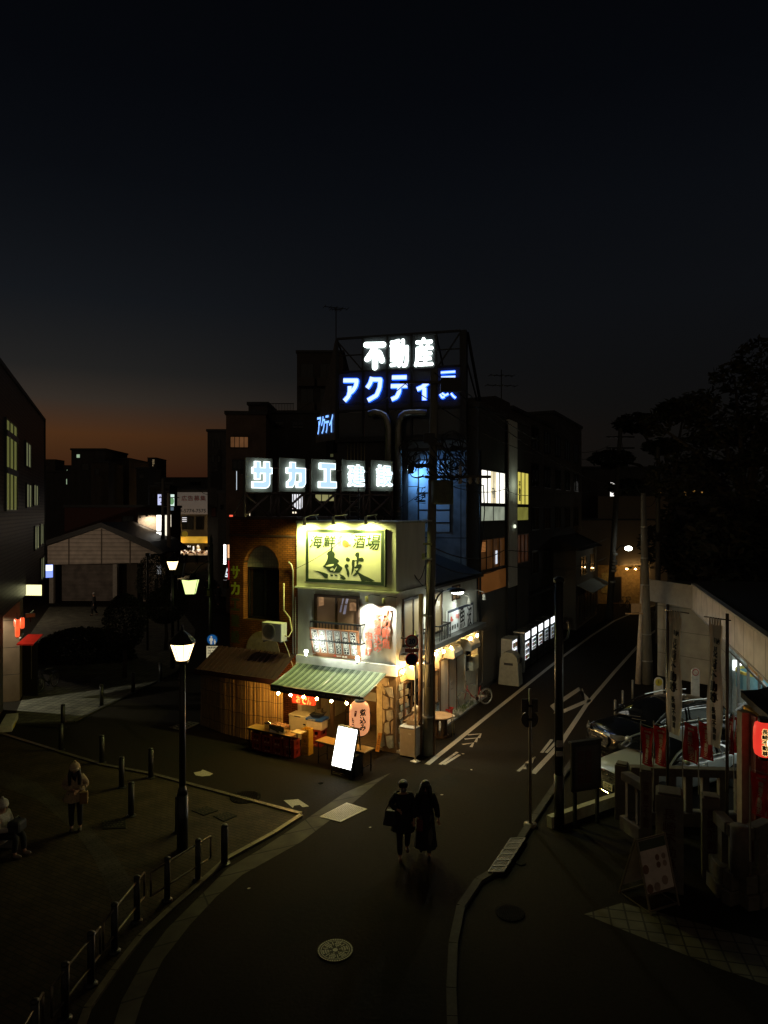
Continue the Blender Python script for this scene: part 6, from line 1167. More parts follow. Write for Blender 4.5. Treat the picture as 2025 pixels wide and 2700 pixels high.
# ================================================================== CARS
CGLASS = mat('car_glass', (.006,.007,.008), .03, var=0); CHROME = mat('chrome', (.75,.75,.75), .08, metal=1, var=0)
def car(name, label, loc, deg, paint, suv=True, plate=('品川300','48-51')):
    """x forward; origin at ground under the front bumper centre"""
    o = thing(name, label, 'car', loc, deg)
    L, W = (4.85, 1.86) if suv else (4.75, 1.84); Hh = 1.68 if suv else 1.42; hood = 1.10 if suv else .96; belt = 1.13 if suv else 1.0
    hw = W/2
    #  station: x, half width, sill z, top z (bonnet/belt), nose taper
    st = [(0.0,.62,.30,.70),(-.06,.74,.24,hood-.22),(-.22,.84,.20,hood-.10),(-.55,.90,.19,hood-.05),(-1.0,.92,.19,hood),(-1.45,.93,.19,belt),(-2.4,.93,.19,belt+.02),(-3.4,.93,.19,belt+.03),(-4.2,.91,.22,belt+.02),(-L+.12,.84,.28,belt-.05),(-L,.72,.34,belt-.25)]
    vs = []; n = 11
    for x, w_, z0, z1 in st:
        k = w_/.93*hw/.93*.93; zm = z0+(z1-z0)*.55
        sec = [(-k*.80,z0),(-k*.97,z0+.10),(-k*1.0,zm),(-k*.97,z1-.12),(-k*.88,z1-.02),(0,z1+.035),(k*.88,z1-.02),(k*.97,z1-.12),(k*1.0,zm),(k*.97,z0+.10),(k*.80,z0)]
        vs += [(x,y,z) for y,z in sec]
    fs = [(i*n+j,i*n+j+1,(i+1)*n+j+1,(i+1)*n+j) for i in range(len(st)-1) for j in range(n-1)]+[(i*n+n-1,i*n,(i+1)*n,(i+1)*n+n-1) for i in range(len(st)-1)]+[tuple(range(n)),tuple(range((len(st)-1)*n,len(st)*n))[::-1]]
    b = MB(); b.add(vs, fs); body = b.build('body', paint, o, smooth=True); ss_ = body.modifiers.new('round', 'SUBSURF'); ss_.levels = 2; ss_.render_levels = 2
    # greenhouse
    ws, rs0 = -1.30, -2.25; rend, wend = (-4.15 if suv else -3.35), (-4.62 if suv else -4.25); g = []
    gst = [(ws,.80,belt+.0,belt+.02),(ws-.30,.80,belt,belt+.22),(rs0,.72,belt,Hh-.03),(-2.9,.70,belt,Hh),(rend,.67,belt,Hh-.05),(wend,.70,belt,belt+.05)]
    for x, w_, z0, z1 in gst: zt = max(z1, z0+.03); g += [(x,-hw*.90,z0-.02),(x,-w_*hw/.93*1.0,z0+(zt-z0)*.75),(x,-w_*hw/.93*.86,zt),(x,0,zt+.03),(x,w_*hw/.93*.86,zt),(x,w_*hw/.93*1.0,z0+(zt-z0)*.75),(x,hw*.90,z0-.02)]
    m_ = 7; b = MB(); fs = []; mi = []
    for i in range(len(gst)-1):
        for j in range(m_-1):
            fs.append((i*m_+j,i*m_+j+1,(i+1)*m_+j+1,(i+1)*m_+j)); mi.append(0 if (j in (2,3) and 2 <= i <= 3) else 1)
    b.add(g, fs); b.m = mi; gh = b.build('cabin', [paint, CGLASS], o, smooth=True); gh.modifiers.new('round', 'SUBSURF').levels = 1
    b = MB()
    for s in (-1, 1):
        f_ = lambda x, w_, z: (x, s*w_*hw/.93*1.01, z)
        b.tube([f_(ws+.02,.86,belt+.03), f_(ws-.32,.80,belt+.25), f_(rs0-.02,.66,Hh-.02)], .028, 6); b.tube([f_(-2.75,.895,belt),f_(-2.8,.74,Hh-.12)], .03, 6); b.tube([f_(rend+.1,.895,belt),f_(rend+.1,.70,Hh-.15)], .035, 6)
    b.build('pillar', paint, gh)
    b = MB()
    for s in (-1, 1): b.tube([(rs0-.05,s*.60*hw/.93,Hh+.015),(-3.0,s*.62*hw/.93,Hh+.06),(rend+.1,s*.60*hw/.93,Hh+.02)], .018, 6); b.tube([(ws-.25,s*.905*hw/.93,belt+.06),(-2.6,s*.93*hw/.93,belt+.07),(rend,s*.92*hw/.93,belt+.07)], .014, 6)
    b.build('chrome_trim', CHROME, o)
    for x in (-.92, -L+1.0):
        for s in (-1, 1):
            b = MB(); b.lathe([(.19,-.10),(.33,-.10),(.34,-.06),(.34,.08),(.32,.11),(.2,.11)], n=26); w_ = b.build('wheel', RUBBER, o, smooth=True); w_.location = (x, s*(hw-.10), .34); w_.rotation_euler = (R(90 if s < 0 else -90),0,0)
            b = MB(); b.lathe([(.21,.085),(.205,.10),(.05,.085),(.02,.10)], n=20); [b.cbox((.12*cos(k*1.2566),.12*sin(k*1.2566),.098),(.17,.035,.02),0,k*1.2566) for k in range(5)]; b.build('rim', CHROME, w_)
    # front: grille, lamps, plate
    b = MB(); gz0, gz1 = (.52,.86) if suv else (.30,.78)
    b.prism([(.012,-.40,gz1),(.012,.40,gz1),(.03,.46,(gz0+gz1)/2),(.03,.34,gz0),(.03,-.34,gz0),(.03,-.46,(gz0+gz1)/2)], (.02,0,0)); gr = b.build('grille', BLACK, o, fix=True)
    b = MB(); nb_ = 5 if suv else 9
    for k in range(nb_): z = gz0+.03+(gz1-gz0-.04)*k/(nb_-1); w_ = .36+.08*(1-abs(2*k/(nb_-1)-1)); b.beam((.056,-w_,z),(.056,w_,z),.018,.014)
    b.tube([(.05,-.42,gz1+.01),(.06,0,gz1+.02),(.05,.42,gz1+.01)], .016); b.build('grille_bar', CHROME, gr); b = MB(); b.lathe([(.055,0),(.06,.01),(.05,.018)], n=18); e_ = b.build('badge', CHROME, gr); e_.location = (.06,0,gz1-.12); e_.rotation_euler.y = R(90)
    for s in (-1, 1):
        b = MB(); zl = hood-.20; b.prism([(-.02,s*.48,zl-.05),(-.02,s*.46,zl+.03),(-.26,s*.84,zl+.07),(-.24,s*.86,zl-.05),(-.08,s*.70,zl-.09)], (.035,0,.02)); hl = b.build('headlight', mat('lamp_glass', (.30,.31,.30), .06, metal=.6, var=0), o, fix=True); b = MB(); b.tube([(.02,s*.48,zl-.05),(-.03,s*.70,zl-.085),(-.19,s*.87,zl-.04)], .010); b.build('chrome_edge', CHROME, hl)
        b = MB(); b.prism([(-.03,s*.58,.36),(-.03,s*.56,.46),(-.14,s*.80,.50),(-.12,s*.80,.36)], (.03,0,0)); b.build('fog_lamp', DKMET, o, fix=True)
        b = MB(); b.ball((0,0,0), .11, n=10, sc=(.8,1.1,.75)); mr_ = b.build('wing_mirror', paint, o, smooth=True); mr_.location = (ws-.42, s*(hw+.10), belt+.10); b = MB(); b.beam((0,-s*.2,-.05),(0,0,-.02),.03); b.build('stalk', BLACK, mr_)
        b = MB(); b.prism([(-L+.02,s*.5,belt-.2),(-L+.10,s*.80,belt-.18),(-L+.12,s*.80,belt-.06),(-L+.02,s*.5,belt-.08)], (-.02,0,0)); b.build('tail_light', mat('tail_red', (.3,.01,.01), .2), o, fix=True)
    b = MB(); b.tube([(-.10,-.78,.235),(.02,-.5,.22),(.045,0,.215),(.02,.5,.22),(-.10,.78,.235)], .022); b.build('lower_lip', CHROME, o)
    b = MB(); zp = .52 if suv else .40; b.box((.075,-.165,zp-.085),(.083,.165,zp+.085)); pl = b.build('number_plate', mat('plate_white', (.62,.58,.44), .5, var=.05), o); d = MB(); fp = lambda u, z, l: (.0835+l, u, z); d.txt(plate[1], fp, 0, zp-.025, .25, .075, 0, .003); d.chars(plate[0][:2], fp, -.05, zp+.05, .10, .04, 0, .001); d.txt('300', fp, .06, zp+.05, .07, .035, 0, .001); d.build('lettering', mat('plate_green', (.02,.08,.03), .6), pl)
    for x in (-1.42, -2.62, -3.6):
        b = MB(); [b.tube([(x,s*hw*1.003,.30),(x,s*hw*1.006,.7),(x-.03,s*hw*.985,belt-.1)], .006, 4) for s in (-1,1)]; b.build('door_seam', BLACK, o)
    b = MB(); [b.box((x,s*(hw+.002)-.012,.86),(x+.2,s*(hw+.002)+.012,.89)) for x in (-2.5,-3.45) for s in (-1,1)]; b.build('door_handle', CHROME, o)
    b = MB(); b.tube([(ws+.08,-.62,belt+.03),(ws-.05,-.1,belt+.09),(ws-.12,.2,belt+.13)], .01); b.tube([(ws+.08,.02,belt+.05),(ws-.05,.5,belt+.09)], .01); b.build('wiper', BLACK, o)
    return o
BLKP = mat('black_car_paint', (.006,.007,.008), .18, var=0, coat=1); SILP = mat('silver_car_paint', (.36,.39,.40), .28, metal=.15, var=0, coat=1)
hd = math.degrees(math.atan2(-.36,-.93))
car('parked_car', 'black parked estate car with chrome roof rails and a lit number plate', (6.68,21.15,.0), hd, BLKP, True); car('parked_car', 'silver parked saloon with a striped chrome grille next to the stone fence', (6.02,18.2,.0), hd+5, SILP, False, ('品川300','12-08'))
o = car('parked_car', 'pale parked car glimpsed behind the small red banners', (11.0,21.6,.0), hd+4, mat('white_car_paint', (.30,.31,.32), .3, var=0, coat=1), False, ('品川300','48-51'))
# ================================================================== BANNERS
CLOTHW = mat('banner_cotton', (.66,.56,.42), .85, var=.2, scale=4, stretch=(1,1,.3)); CLOTHR = mat('banner_red', (.33,.010,.010), .85, var=.25)
def translucent(m, k):
    t = m.node_tree; b_ = t.nodes['Principled BSDF']; tr = t.nodes.new('ShaderNodeBsdfTranslucent'); mx_ = t.nodes.new('ShaderNodeMixShader'); mx_.inputs[0].default_value = k
    lk_ = b_.inputs['Base Color'].links; t.links.new(lk_[0].from_socket, tr.inputs[0]); t.links.new(b_.outputs[0], mx_.inputs[1]); t.links.new(tr.outputs[0], mx_.inputs[2]); t.links.new(mx_.outputs[0], t.nodes['Material Output'].inputs[0])
translucent(CLOTHW, .5); translucent(CLOTHR, .4)
def tall_banner(px0, px1, y0, y1, Y, label, pole_left):
    a, c = P(px0, y0, Y), P(px1, y1, Y); w_ = (c.x-a.x)/(cos(R(62))+a.x/a.y*sin(R(62))); h_ = a.z-c.z; o = thing('tall_banner', label, 'banner', (a.x,a.y,0), -62, 'tall white votive banners'); z0 = c.z
    def cf(u, v, l=0): return (u*w_+(.05*v*v)*(-1), .05*sin(v*7+u*3)+.02*sin(u*9)-l, z0+h_*(1-v))
    b = MB()
    for i in range(6):
        for j in range(16): b.poly([cf(i/6,(j+1)/16),cf((i+1)/6,(j+1)/16),cf((i+1)/6,j/16),cf(i/6,j/16)])
    b.build('cloth', CLOTHW, o, smooth=True); b = MB(); tx = lambda x, z, l: cf(x/w_, 1-z/h_, .006+l)
    b.chars('奉納', tx, w_*.52, h_*.87, w_*.58, h_*.055, 0, .004); b.chars('長崎不動尊', tx, w_*.48, h_*.595, w_*.50, h_*.46, 0, .012, vert=True); b.chars('長崎不動講', tx, w_*.46, h_*.19, w_*.28, h_*.28, 0, .006, vert=True); b.build('lettering', INK, o)
    b = MB(); [b.box((w_*(.04+.19*i),-.012,z0+h_-.02),(w_*(.13+.19*i),.012,z0+h_+.16)) for i in range(5)]; b.build('loop', CLOTHW, o)
    b = MB(); x = -.07 if pole_left else w_+.08; b.bar((x,.05,0),(x,.05,z0+h_+.28),.035,n=10); b.bar((-.12,.0,z0+h_+.15),(w_+.2,.0,z0+h_+.15),.014); b.build('pole', mat('banner_pole', (.16,.13,.10), .25, metal=.7), o, smooth=True)
tall_banner(1763,1796,1626,1932,15.9,'tall white votive banner on the left in front of the black car windscreen',True); tall_banner(1869,1904,1645,1965,15.2,'tall white votive banner nearer the shrine roof',False)
def red_banner(px0, px1, y0, y1, Y, label, txt=True):
    a, c = P(px0, y0, Y), P(px1, y1, Y); w_ = (c.x-a.x)/(cos(R(62))+a.x/a.y*sin(R(62))); h_ = a.z-c.z; z0 = c.z; o = thing('red_banner', label, 'banner', (a.x,a.y,0), -62, 'small red votive banners on the fence')
    ph = px0*.37
    def cf(u, v, l=0): return (u*w_, .03*sin(v*5+u*4+ph)-l, z0+h_*(1-v)-.02*sin(u*pi)*(1 if v < .1 else 0))
    b = MB(); [b.poly([cf(i/5,(j+1)/10),cf((i+1)/5,(j+1)/10),cf((i+1)/5,j/10),cf(i/5,j/10)]) for i in range(5) for j in range(10)]; b.build('cloth', CLOTHR, o, smooth=True)
    b = MB(); tx = lambda x, z, l: cf(x/w_, 1-z/h_, .006+l); b.chars('納奉', tx, w_*.55, h_*.88, w_*.55, h_*.08, 0, .002); b.chars('南無不動明王', tx, w_*.50, h_*.43, w_*.34, h_*.76, 0, .005, vert=True); b.box((w_*.80,-.012+.0,z0+h_*.05),(w_*.90,-.008+.0,z0+h_*.36)); b.build('lettering', mat('banner_print', (.60,.50,.42), .8, var=.05), o)
    b = MB(); b.bar((-.03,.0,max(0,z0-.9)),(-.03,0,z0+h_+.08),.012,n=6); b.bar((-.05,0,z0+h_+.03),(w_+.03,0,z0+h_+.03),.008,n=6); b.build('pole', mat('thin_pole', (.22,.20,.17), .4), o)
for a in ((1692,1720,1912,2012,15.8,'small red banner farthest left on the stone fence'),(1726,1756,1910,2012,16.3,'small red banner second from the left, close behind the first'),(1803,1840,1903,2003,15.7,'small red banner between the two tall white banners'),(1845,1880,1900,1995,16.0,'small red banner tucked behind the nearer tall white banner'),(1917,1934,1890,1986,15.6,'narrow red banner just right of the nearer tall white banner'),(1938,1952,1890,1985,15.7,'narrow red banner beside the pale shrine post'),(1982,2026,2032,2143,12.4,'large red banner low on the right in front of the rounded stone fence'),(1990,2030,1895,2035,14.2,'dim red banner behind the glowing red lantern')): red_banner(*a)
translucent(MT['banner_print'], .55)
# ================================================================== STONE FENCE (shrine precinct)
STONE = mat('fence_stone', (.115,.10,.078), .88, var=.35, scale=5, bump=.3); CARVE = mat('carved_ink', (.07,.02,.015), .8)
def sfence(name, pts, h, label, n, base=.35):
    o = thing('stone_fence', label, 'fence', pts[0]); p0 = V(pts[0]); b = MB(); s_ = MB(); t_ = MB()
    for a, c in zip(pts, pts[1:]):
        a, c = V(a)-p0, V(c)-p0; t_.beam(a+V((0,0,h-.10)), c+V((0,0,h-.10)), .24, .2); b.beam(a+V((0,0,base/2)), c+V((0,0,base/2)), .32, base)
        k = max(2, int((c-a).length/.36))
        for i in range(k): q_ = a.lerp(c, (i+.5)/k); p_ = MB(); p_.beam(q_+V((0,0,base)), q_+V((0,0,h-.2)), .16); p_.build('baluster', STONE, o)
    t_.build('top_rail', STONE, o, bevel=.02); b.build('plinth', STONE, o, bevel=.02); return o
def spillar(px, py, py_top, w_, label, txt=None, rot=8):
    q = G(px, py); zt = EYE-(py_top-CY)/F*q.y; o = thing('stone_pillar', label, 'pillar', (q.x,q.y,0), rot); b = MB(); b.prism([(-w_/2,-w_/2,0),(w_/2,-w_/2,0),(w_/2,w_/2,0),(-w_/2,w_/2,0)], (0,0,zt-.04)); b.prism([(-w_*.42,-w_*.42,zt-.04),(w_*.42,-w_*.42,zt-.04),(w_*.42,w_*.42,zt-.04),(-w_*.42,w_*.42,zt-.04)], (0,0,.04)); b.build('shaft', STONE, o, fix=True, bevel=.012)
    if txt: d = MB(); d.chars(txt, lambda x, z, l: (x,-w_/2-.004-l,z), 0, zt*.55, w_*.5, zt*.62, 0, .004, vert=True); d.build('carved_writing', CARVE, o)
    return o
g = lambda px, py: tuple(G(px, py).to_2d())+(0,)
pA, pB, pC = G(1634,2190), G(1712,2232), G(1660,2120)
sfence('f', [tuple(P(1660,2000,16.9).to_2d())+(0,), tuple(P(2060,2000,16.6).to_2d())+(0,)], 1.42, 'dark stone fence with square balusters running behind the red banners', 10)
sfence('f', [tuple(P(1648,2000,16.6).to_2d())+(0,), tuple(P(1700,2000,15.9).to_2d())+(0,)], 1.40, 'short angled stone fence section joining the carved gate pillars', 3)
spillar(1640,2160,2010,.30,'squat stone corner pillar next to the silver car',None,-30); spillar(1703,2226,2026,.26,'slim carved stone pillar left of the thick gate pillar','南無不動',-20); spillar(1765,2340,2082,.52,'thick carved stone gate pillar behind the folding menu sign','長崎不動尊',-22); spillar(1873,2312,2094,.34,'carved stone pillar at the head of the rounded stone fence','長崎不動尊',-20)
rf = thing('rounded_stone_fence', 'rounded corner stone fence on a heavy two step plinth low on the right', 'fence', (6.9,13.6,0)); arc_ = [P(1893,2000,14.1), P(1925,2000,13.55), P(1950,2000,13.35), P(1980,2000,13.4), P(2030,2000,13.75), P(2120,2000,14.4)]; arc_ = [V((p.x-6.9,p.y-13.6,0)) for p in arc_]
t_ = MB(); b1 = MB(); b2 = MB()
for a, c in zip(arc_, arc_[1:]): t_.beam(a+V((0,0,1.42)), c+V((0,0,1.42)), .22, .24); b1.beam(a+V((0,0,.48)), c+V((0,0,.48)), .40, .34); b2.beam(a+V((0,0,.15)), c+V((0,0,.15)), .50, .30)
t_.build('top_rail', STONE, rf, bevel=.02); b1.build('plinth', STONE, rf, bevel=.02); b2.build('foot', STONE, rf, bevel=.02)
for i, a in enumerate(arc_[:-1]):
    q_ = a.lerp(arc_[i+1], .5); p_ = MB(); p_.beam(q_+V((0,0,.65)), q_+V((0,0,1.3)), .17); p_.build('baluster', STONE, rf)
p_ = MB(); p_.bar(arc_[2]+V((0,0,.6)), arc_[2]+V((0,0,1.56)), .17, n=16); p_.build('round_post', STONE, rf, smooth=True)
# shrine roof with lantern
sh = thing('shrine', 'dark curved shrine roof with gilt edge on red posts at the right edge', 'shrine', (9.6,13.2,0)); o_ = V((9.6,13.2,0))
tip = P(1912,1840,14.6)-o_; b = MB(); prof = [(0,0),(.35,.03),(.8,.18),(1.3,.48),(1.8,.92),(2.3,1.45)]
ux = V((1,-.1,0)).normalized(); vy = V((.1,1,0)).normalized(); n = len(prof)
base_ = tip+V((.02,-3.3,-.02))
for k in range(8):
    for i in range(n-1):
        p = lambda i, k: base_+ux*prof[i][0]+vy*(k*.42)+V((0,0,prof[i][1]+.10*((k-3.5)/3.5)**2))
        b.prism([p(i,k),p(i+1,k),p(i+1,k+1),p(i,k+1)], (0,0,-.14))
b.build('roof', mat('shrine_roof', (.012,.012,.011), .7, var=.3), sh); b = MB(); 
for k in range(8): b.prism([base_+vy*(k*.42)+V((.05,0,-.15)), base_+vy*((k+1)*.42)+V((.05,0,-.15)), base_+vy*((k+1)*.42)+V((.5,0,-.12)), base_+vy*(k*.42)+V((.5,0,-.12))], (0,0,-.08))
b.build('gilt_edge', mat('gilt', (.50,.30,.04), .35, metal=.7, var=.4), sh)
b = MB(); q = P(1962,2000,14.3)-o_; b.box((q.x-.10,q.y-.10,0),(q.x+.10,q.y+.10,tip.z-.2)); b.build('post', mat('pale_post', (.38,.30,.20), .7), sh); b = MB(); q = P(1992,2000,14.0)-o_; b.box((q.x-.05,q.y-.1,0),(q.x+.07,q.y+.1,tip.z-.2)); q = P(2040,2000,14.0)-o_; b.box((q.x,q.y,tip.z-.45),(q.x+1.5,q.y+.1,tip.z-.2)); b.build('red_post', mat('vermilion', (.16,.02,.012), .6), sh)
q = P(2014,1948,13.4); rl = thing('red_lantern', 'glowing red paper lantern with black writing under the shrine eave', 'lantern', q); b = MB(); b.lathe([(.10,.34),(.16,.30),(.185,.2),(.19,0),(.185,-.2),(.16,-.30),(.10,-.34)], n=26); b.build('shade', glow_mat('red_lantern_paper', (1,.05,.03), .75, True, var=.1, scale=2), rl, smooth=True); b = MB(); b.lathe([(.10,.34),(.11,.34),(.11,.42),(.09,.42)], n=18); b.lathe([(.09,-.40),(.10,-.40),(.10,-.34),(.09,-.34)], n=18); b.build('ring', BLACK, rl)
def rf_(x, z, l):
    a = -pi/2+x/.19; return ((.196+l*.3)*cos(a), (.196+l*.3)*sin(a), z)
b = MB(); b.chars('長崎不動尊', rf_, -.075, -.02, .10, .52, 0, .014, vert=True); b.build('writing_outline', glow_mat('lantern_gold', (1,.70,.25), 1.2, False), rl); b = MB(); rf2 = lambda x, z, l: rf_(x, z, l+.02); b.chars('長崎不動尊', rf2, -.075, -.02, .10, .52, 0, .004, vert=True); b.chars('奉', rf2, .02, .20, .08, .09, 0, .003); b.build('writing', INK, rl)
b = MB(); b.add([rf_(.02+.06*cos(2*pi*k/12), -.02+.10*sin(2*pi*k/12), .01) for k in range(12)], [tuple(range(12))]); b.build('hot_spot', glow_mat('lantern_hot', (1,.80,.65), 4, False), rl)
# ================================================================== FOLDING MENU SIGN
q0, q1 = G(1715,2416), G(1790,2392); fs_ = thing('folding_sign', 'steel framed folding menu sign standing on the right pavement', 'sign', (q0.x,q0.y,.034), math.degrees(math.atan2(q1.y-q0.y,q1.x-q0.x))); W_ = (q1-q0).length; H_ = 1.27; b = MB(); lean = .36
for x in (0, W_): b.beam((x,0,0),(x,lean,H_),.03); b.beam((x,2*lean+.1,0),(x,lean+.03,H_),.03); b.beam((x,0,.02),(x,2*lean+.1,.02),.018)
for z in (.012/.34, .24, .985): b.beam((0,lean*z,H_*z),(W_,lean*z,H_*z),.028)
b.beam((0,2*lean+.1,.02),(W_,2*lean+.1,.02),.02); b.build('frame', mat('sign_frame_steel', (.30,.25,.19), .35, metal=.7), fs_); b = MB(); s_ = lambda x, t, l=0: (x, lean*t-l, H_*t); b.prism([s_(.02,.26),s_(W_-.02,.26),s_(W_-.02,.975),s_(.02,.975)], (0,.015,.004)); b.build('panel', mat('menu_panel', (.62,.55,.46), .25, var=.15), fs_, fix=True)
b = MB(); b.poly([s_(.03,.83,.004),s_(W_-.03,.83,.004),s_(W_-.03,.965,.004),s_(.03,.965,.004)], 0)
for i, (u, v) in enumerate(((.58,.70),(.80,.70),(.58,.60),(.80,.60),(.12,.58),(.70,.38),(.15,.32),(.4,.32))): r_ = .055 if i < 4 else .08; b.poly([s_(W_*u+r_*cos(2*pi*k/10),v+r_*.8*sin(2*pi*k/10),.005) for k in range(10)], 1+i%2)
b.build('menu_picture', [mat('menu_green', (.05,.07,.03), .3), mat('menu_dish', (.20,.11,.06), .4), mat('menu_dish_b', (.30,.22,.17), .4)], fs_); b = MB(); b.prism([s_(.02,.1,-.75),s_(W_-.02,.1,-.75),s_(W_-.02,.1,-.75),s_(.02,.1,-.75)],(0,.01,0)) if False else b.prism([(.02,2*lean+.08,.15),(W_-.02,2*lean+.08,.15),(W_-.02,lean+.05,H_*.95),(.02,lean+.05,H_*.95)],(0,.012,.003)); b.build('rear_panel', MT['menu_panel'], fs_, fix=True)
# ================================================================== TREES ON THE RIGHT
LEAFD = [mat('leaf_dark', (.016,.020,.010), .9, var=.3), mat('leaf_brown', (.026,.022,.011), .9, var=.3)]; BARK = mat('bark', (.055,.045,.035), .9, var=.4, scale=8, bump=.4)
def leaves(b, c, r, n, sz, rg, flat=1.0):
    for _ in range(n):
        t = rg.uniform(0,2*pi); ph = math.acos(rg.uniform(-1,1)); rr = r*rg.uniform(.45,1)**.6; p = V((c[0]+rr*sin(ph)*cos(t), c[1]+rr*sin(ph)*sin(t), c[2]+rr*flat*cos(ph))); a = V((rg.uniform(-1,1),rg.uniform(-1,1),rg.uniform(-.6,.6))).normalized()*sz*rg.uniform(.6,1.3); bb = V((rg.uniform(-1,1),rg.uniform(-1,1),rg.uniform(-1,1))).normalized()*sz*.45
        b.poly([p-a, p+bb, p+a, p-bb], rg.randint(0,1))
def tree(name, label, loc, trunk_h, clumps, sz=.16, n=420, r0=.25, seed=1, flat=.6, group=None, mats=LEAFD, lean=(0,0)):
    rg = random.Random(seed); o = thing(name, label, 'tree', loc, 0, group); b = MB(); top = V((lean[0],lean[1],trunk_h)); b.tube([(0,0,0),(lean[0]*.3+.05,lean[1]*.3,trunk_h*.4),tuple(top)], [r0,r0*.8,r0*.55], 8)
    for (x,y,z,r) in clumps: m = top.lerp(V((x,y,z)), .5)+V((rg.uniform(-.2,.2),rg.uniform(-.2,.2),rg.uniform(-.1,.3))); b.tube([tuple(top-V((0,0,trunk_h*.15))), tuple(m), (x,y,z)], [r0*.45,r0*.28,r0*.10], 6)
    b.build('trunk', BARK, o, smooth=True); b = MB(); [leaves(b, (x,y,z), r, int(n*r*r), sz, rg, flat) for (x,y,z,r) in clumps]; b.build('crown', mats, o); return o
tree('pine_tree', 'dark pine with flat cloud like foliage pads above the low building', tuple(P(1772,1350,50).to_2d())+(0,), 10.5, [(-2.6,0,14.2,1.7),(.9,0,15.2,2.1),(3.6,0,13.2,1.8),(-4.4,0,11.6,1.6),(2.4,1,11.0,1.8),(-1.0,-1,12.4,1.5),(5.2,0,11.4,1.4),(-3.0,1,9.6,1.4)], .26, 260, .42, 3, .42)
tree('broad_tree', 'tall ragged broadleaf tree fading into the sky at the right edge', tuple(P(1965,1350,38).to_2d())+(0,), 9, [(-.6,0,15.2,1.3),(.9,0,16.2,1.6),(-2.6,0,13.4,1.5),(1.6,0,13.6,2.4),(-1.2,0,11.6,2.3),(3.4,0,11.6,2.8),(-3.6,0,9.6,1.9),(.6,0,9.0,2.8),(-5.0,0,12.6,1.0),(2.8,0,8,2.5)], .24, 150, .45, 9, .75)
for i, (px, Y, h, lb) in enumerate(((1640,62,7.2,'round dark tree nearest the bend behind the thick pole'),(1725,58,6.6,'bushy dark tree under the pine'),(1830,46,6.4,'low spreading dark tree right of the pine'),(1905,42,7.6,'dense dark tree between pine and ragged tree'),(1985,36,6.2,'dark bushy tree over the low building roof at the right edge'))):
    rg = random.Random(40+i); tree('broad_tree', lb, tuple(P(px,1350,Y).to_2d())+(0,), h*.5, [(rg.uniform(-2.4,2.4),rg.uniform(-1,1),h*rg.uniform(.55,1.05),rg.uniform(1.3,2.1)) for _ in range(8)], .30, 110, .3, 20+i, .8, 'dark trees beyond the low building')
# distant lights among the trees
fa = thing('far_building', 'distant dark building with a few small warm windows behind the trees', 'building', P(1745,1350,92).to_2d().to_3d()); b = MB(); b.box((-7,0,0),(9,8,11.6)); b.build('wall', DKWALL, fa); b = MB(); b.box((-7.2,-.2,11.61),(9.2,8.2,11.9)); b.build('roof', ROOFT, fa); rg = random.Random(6)
for i in range(9): x = -4+1.15*i; window(fa, 'y', 0, x, x+.5, 9.9+.3*(i%2), 10.5+.3*(i%2), BLACK, glow_mat('far_warm', (1,.5,.12), .35, False, var=.8, scale=1.1), 0, .08, .05)
for i in range(4): window(fa, 'y', 0, -2.5+1.0*i, -2.1+1.0*i, 7.6, 7.9, BLACK, MT['far_warm'], 0, .06, .05)
q = P(1622,1298,60); fb = thing('far_office', 'distant building with a white lit balcony door past the leaning pole', 'building', (q.x,q.y,0)); b = MB(); b.box((-4,0,0),(4,6,11.5)); b.build('wall', DKWALL, fb); b = MB(); b.box((-4.1,-.1,11.51),(4.1,6.1,11.7)); b.build('roof', ROOFT, fb)
window(fb, 'y', 0, -.5, .15, q.z-1.1, q.z+.9, BLACK, glow_mat('far_white_door', (1,.97,.9), 1.5, False), 0, .05, .05); window(fb, 'y', 0, .45, .62, q.z-.1, q.z+1.1, BLACK, MT['far_white_door'], 0, .03, .05); b = MB(); [b.bar((-.7+.22*i,-.6,q.z-2.0),(-.7+.22*i,-.6,q.z-1.1),.03) for i in range(12)]; b.box((-.8,-.65,q.z-2.1),(1.9,0,q.z-2.0)); b.box((-.8,-.65,q.z-1.1),(1.9,-.55,q.z-1.03)); b.build('balcony', STEEL, fb)
sgf = thing('far_shop_sign', 'small blue white sign glimpsed through branches beyond the roof', 'sign', P(1857,1490,70)); b = MB(); b.box((-.5,-.1,-.6),(.5,.1,.6)); b.build('box', DKMET, sgf); rg = random.Random(12); b = MB(); [b.box((-.45+rg.random()*.7,-.12,-.55+rg.random()*.9),(-.3+rg.random()*.7,-.105,-.4+rg.random()*.9)) for _ in range(9)]; b.build('lit_face', glow_mat('far_sign_blue', (.7,.85,1), 1.6, False), sgf)
for i, (px, py, lb) in enumerate(((1924,1498,'small orange street lamp far behind the branches'),(1912,1361,'tiny white lamp high among the dark trees'))): o = thing('far_lamp', lb, 'lamp', P(px,py,64)); b = MB(); b.ball((0,0,0),.22,n=8); b.build('globe', glow_mat('far_lamp_%d' % i, ((1,.5,.2),(1,1,.95))[i], 2.0, False), o); b = MB(); b.bar((0,.1,-o.location.z),(0,.1,0),.06); b.build('post', BLACK, o)
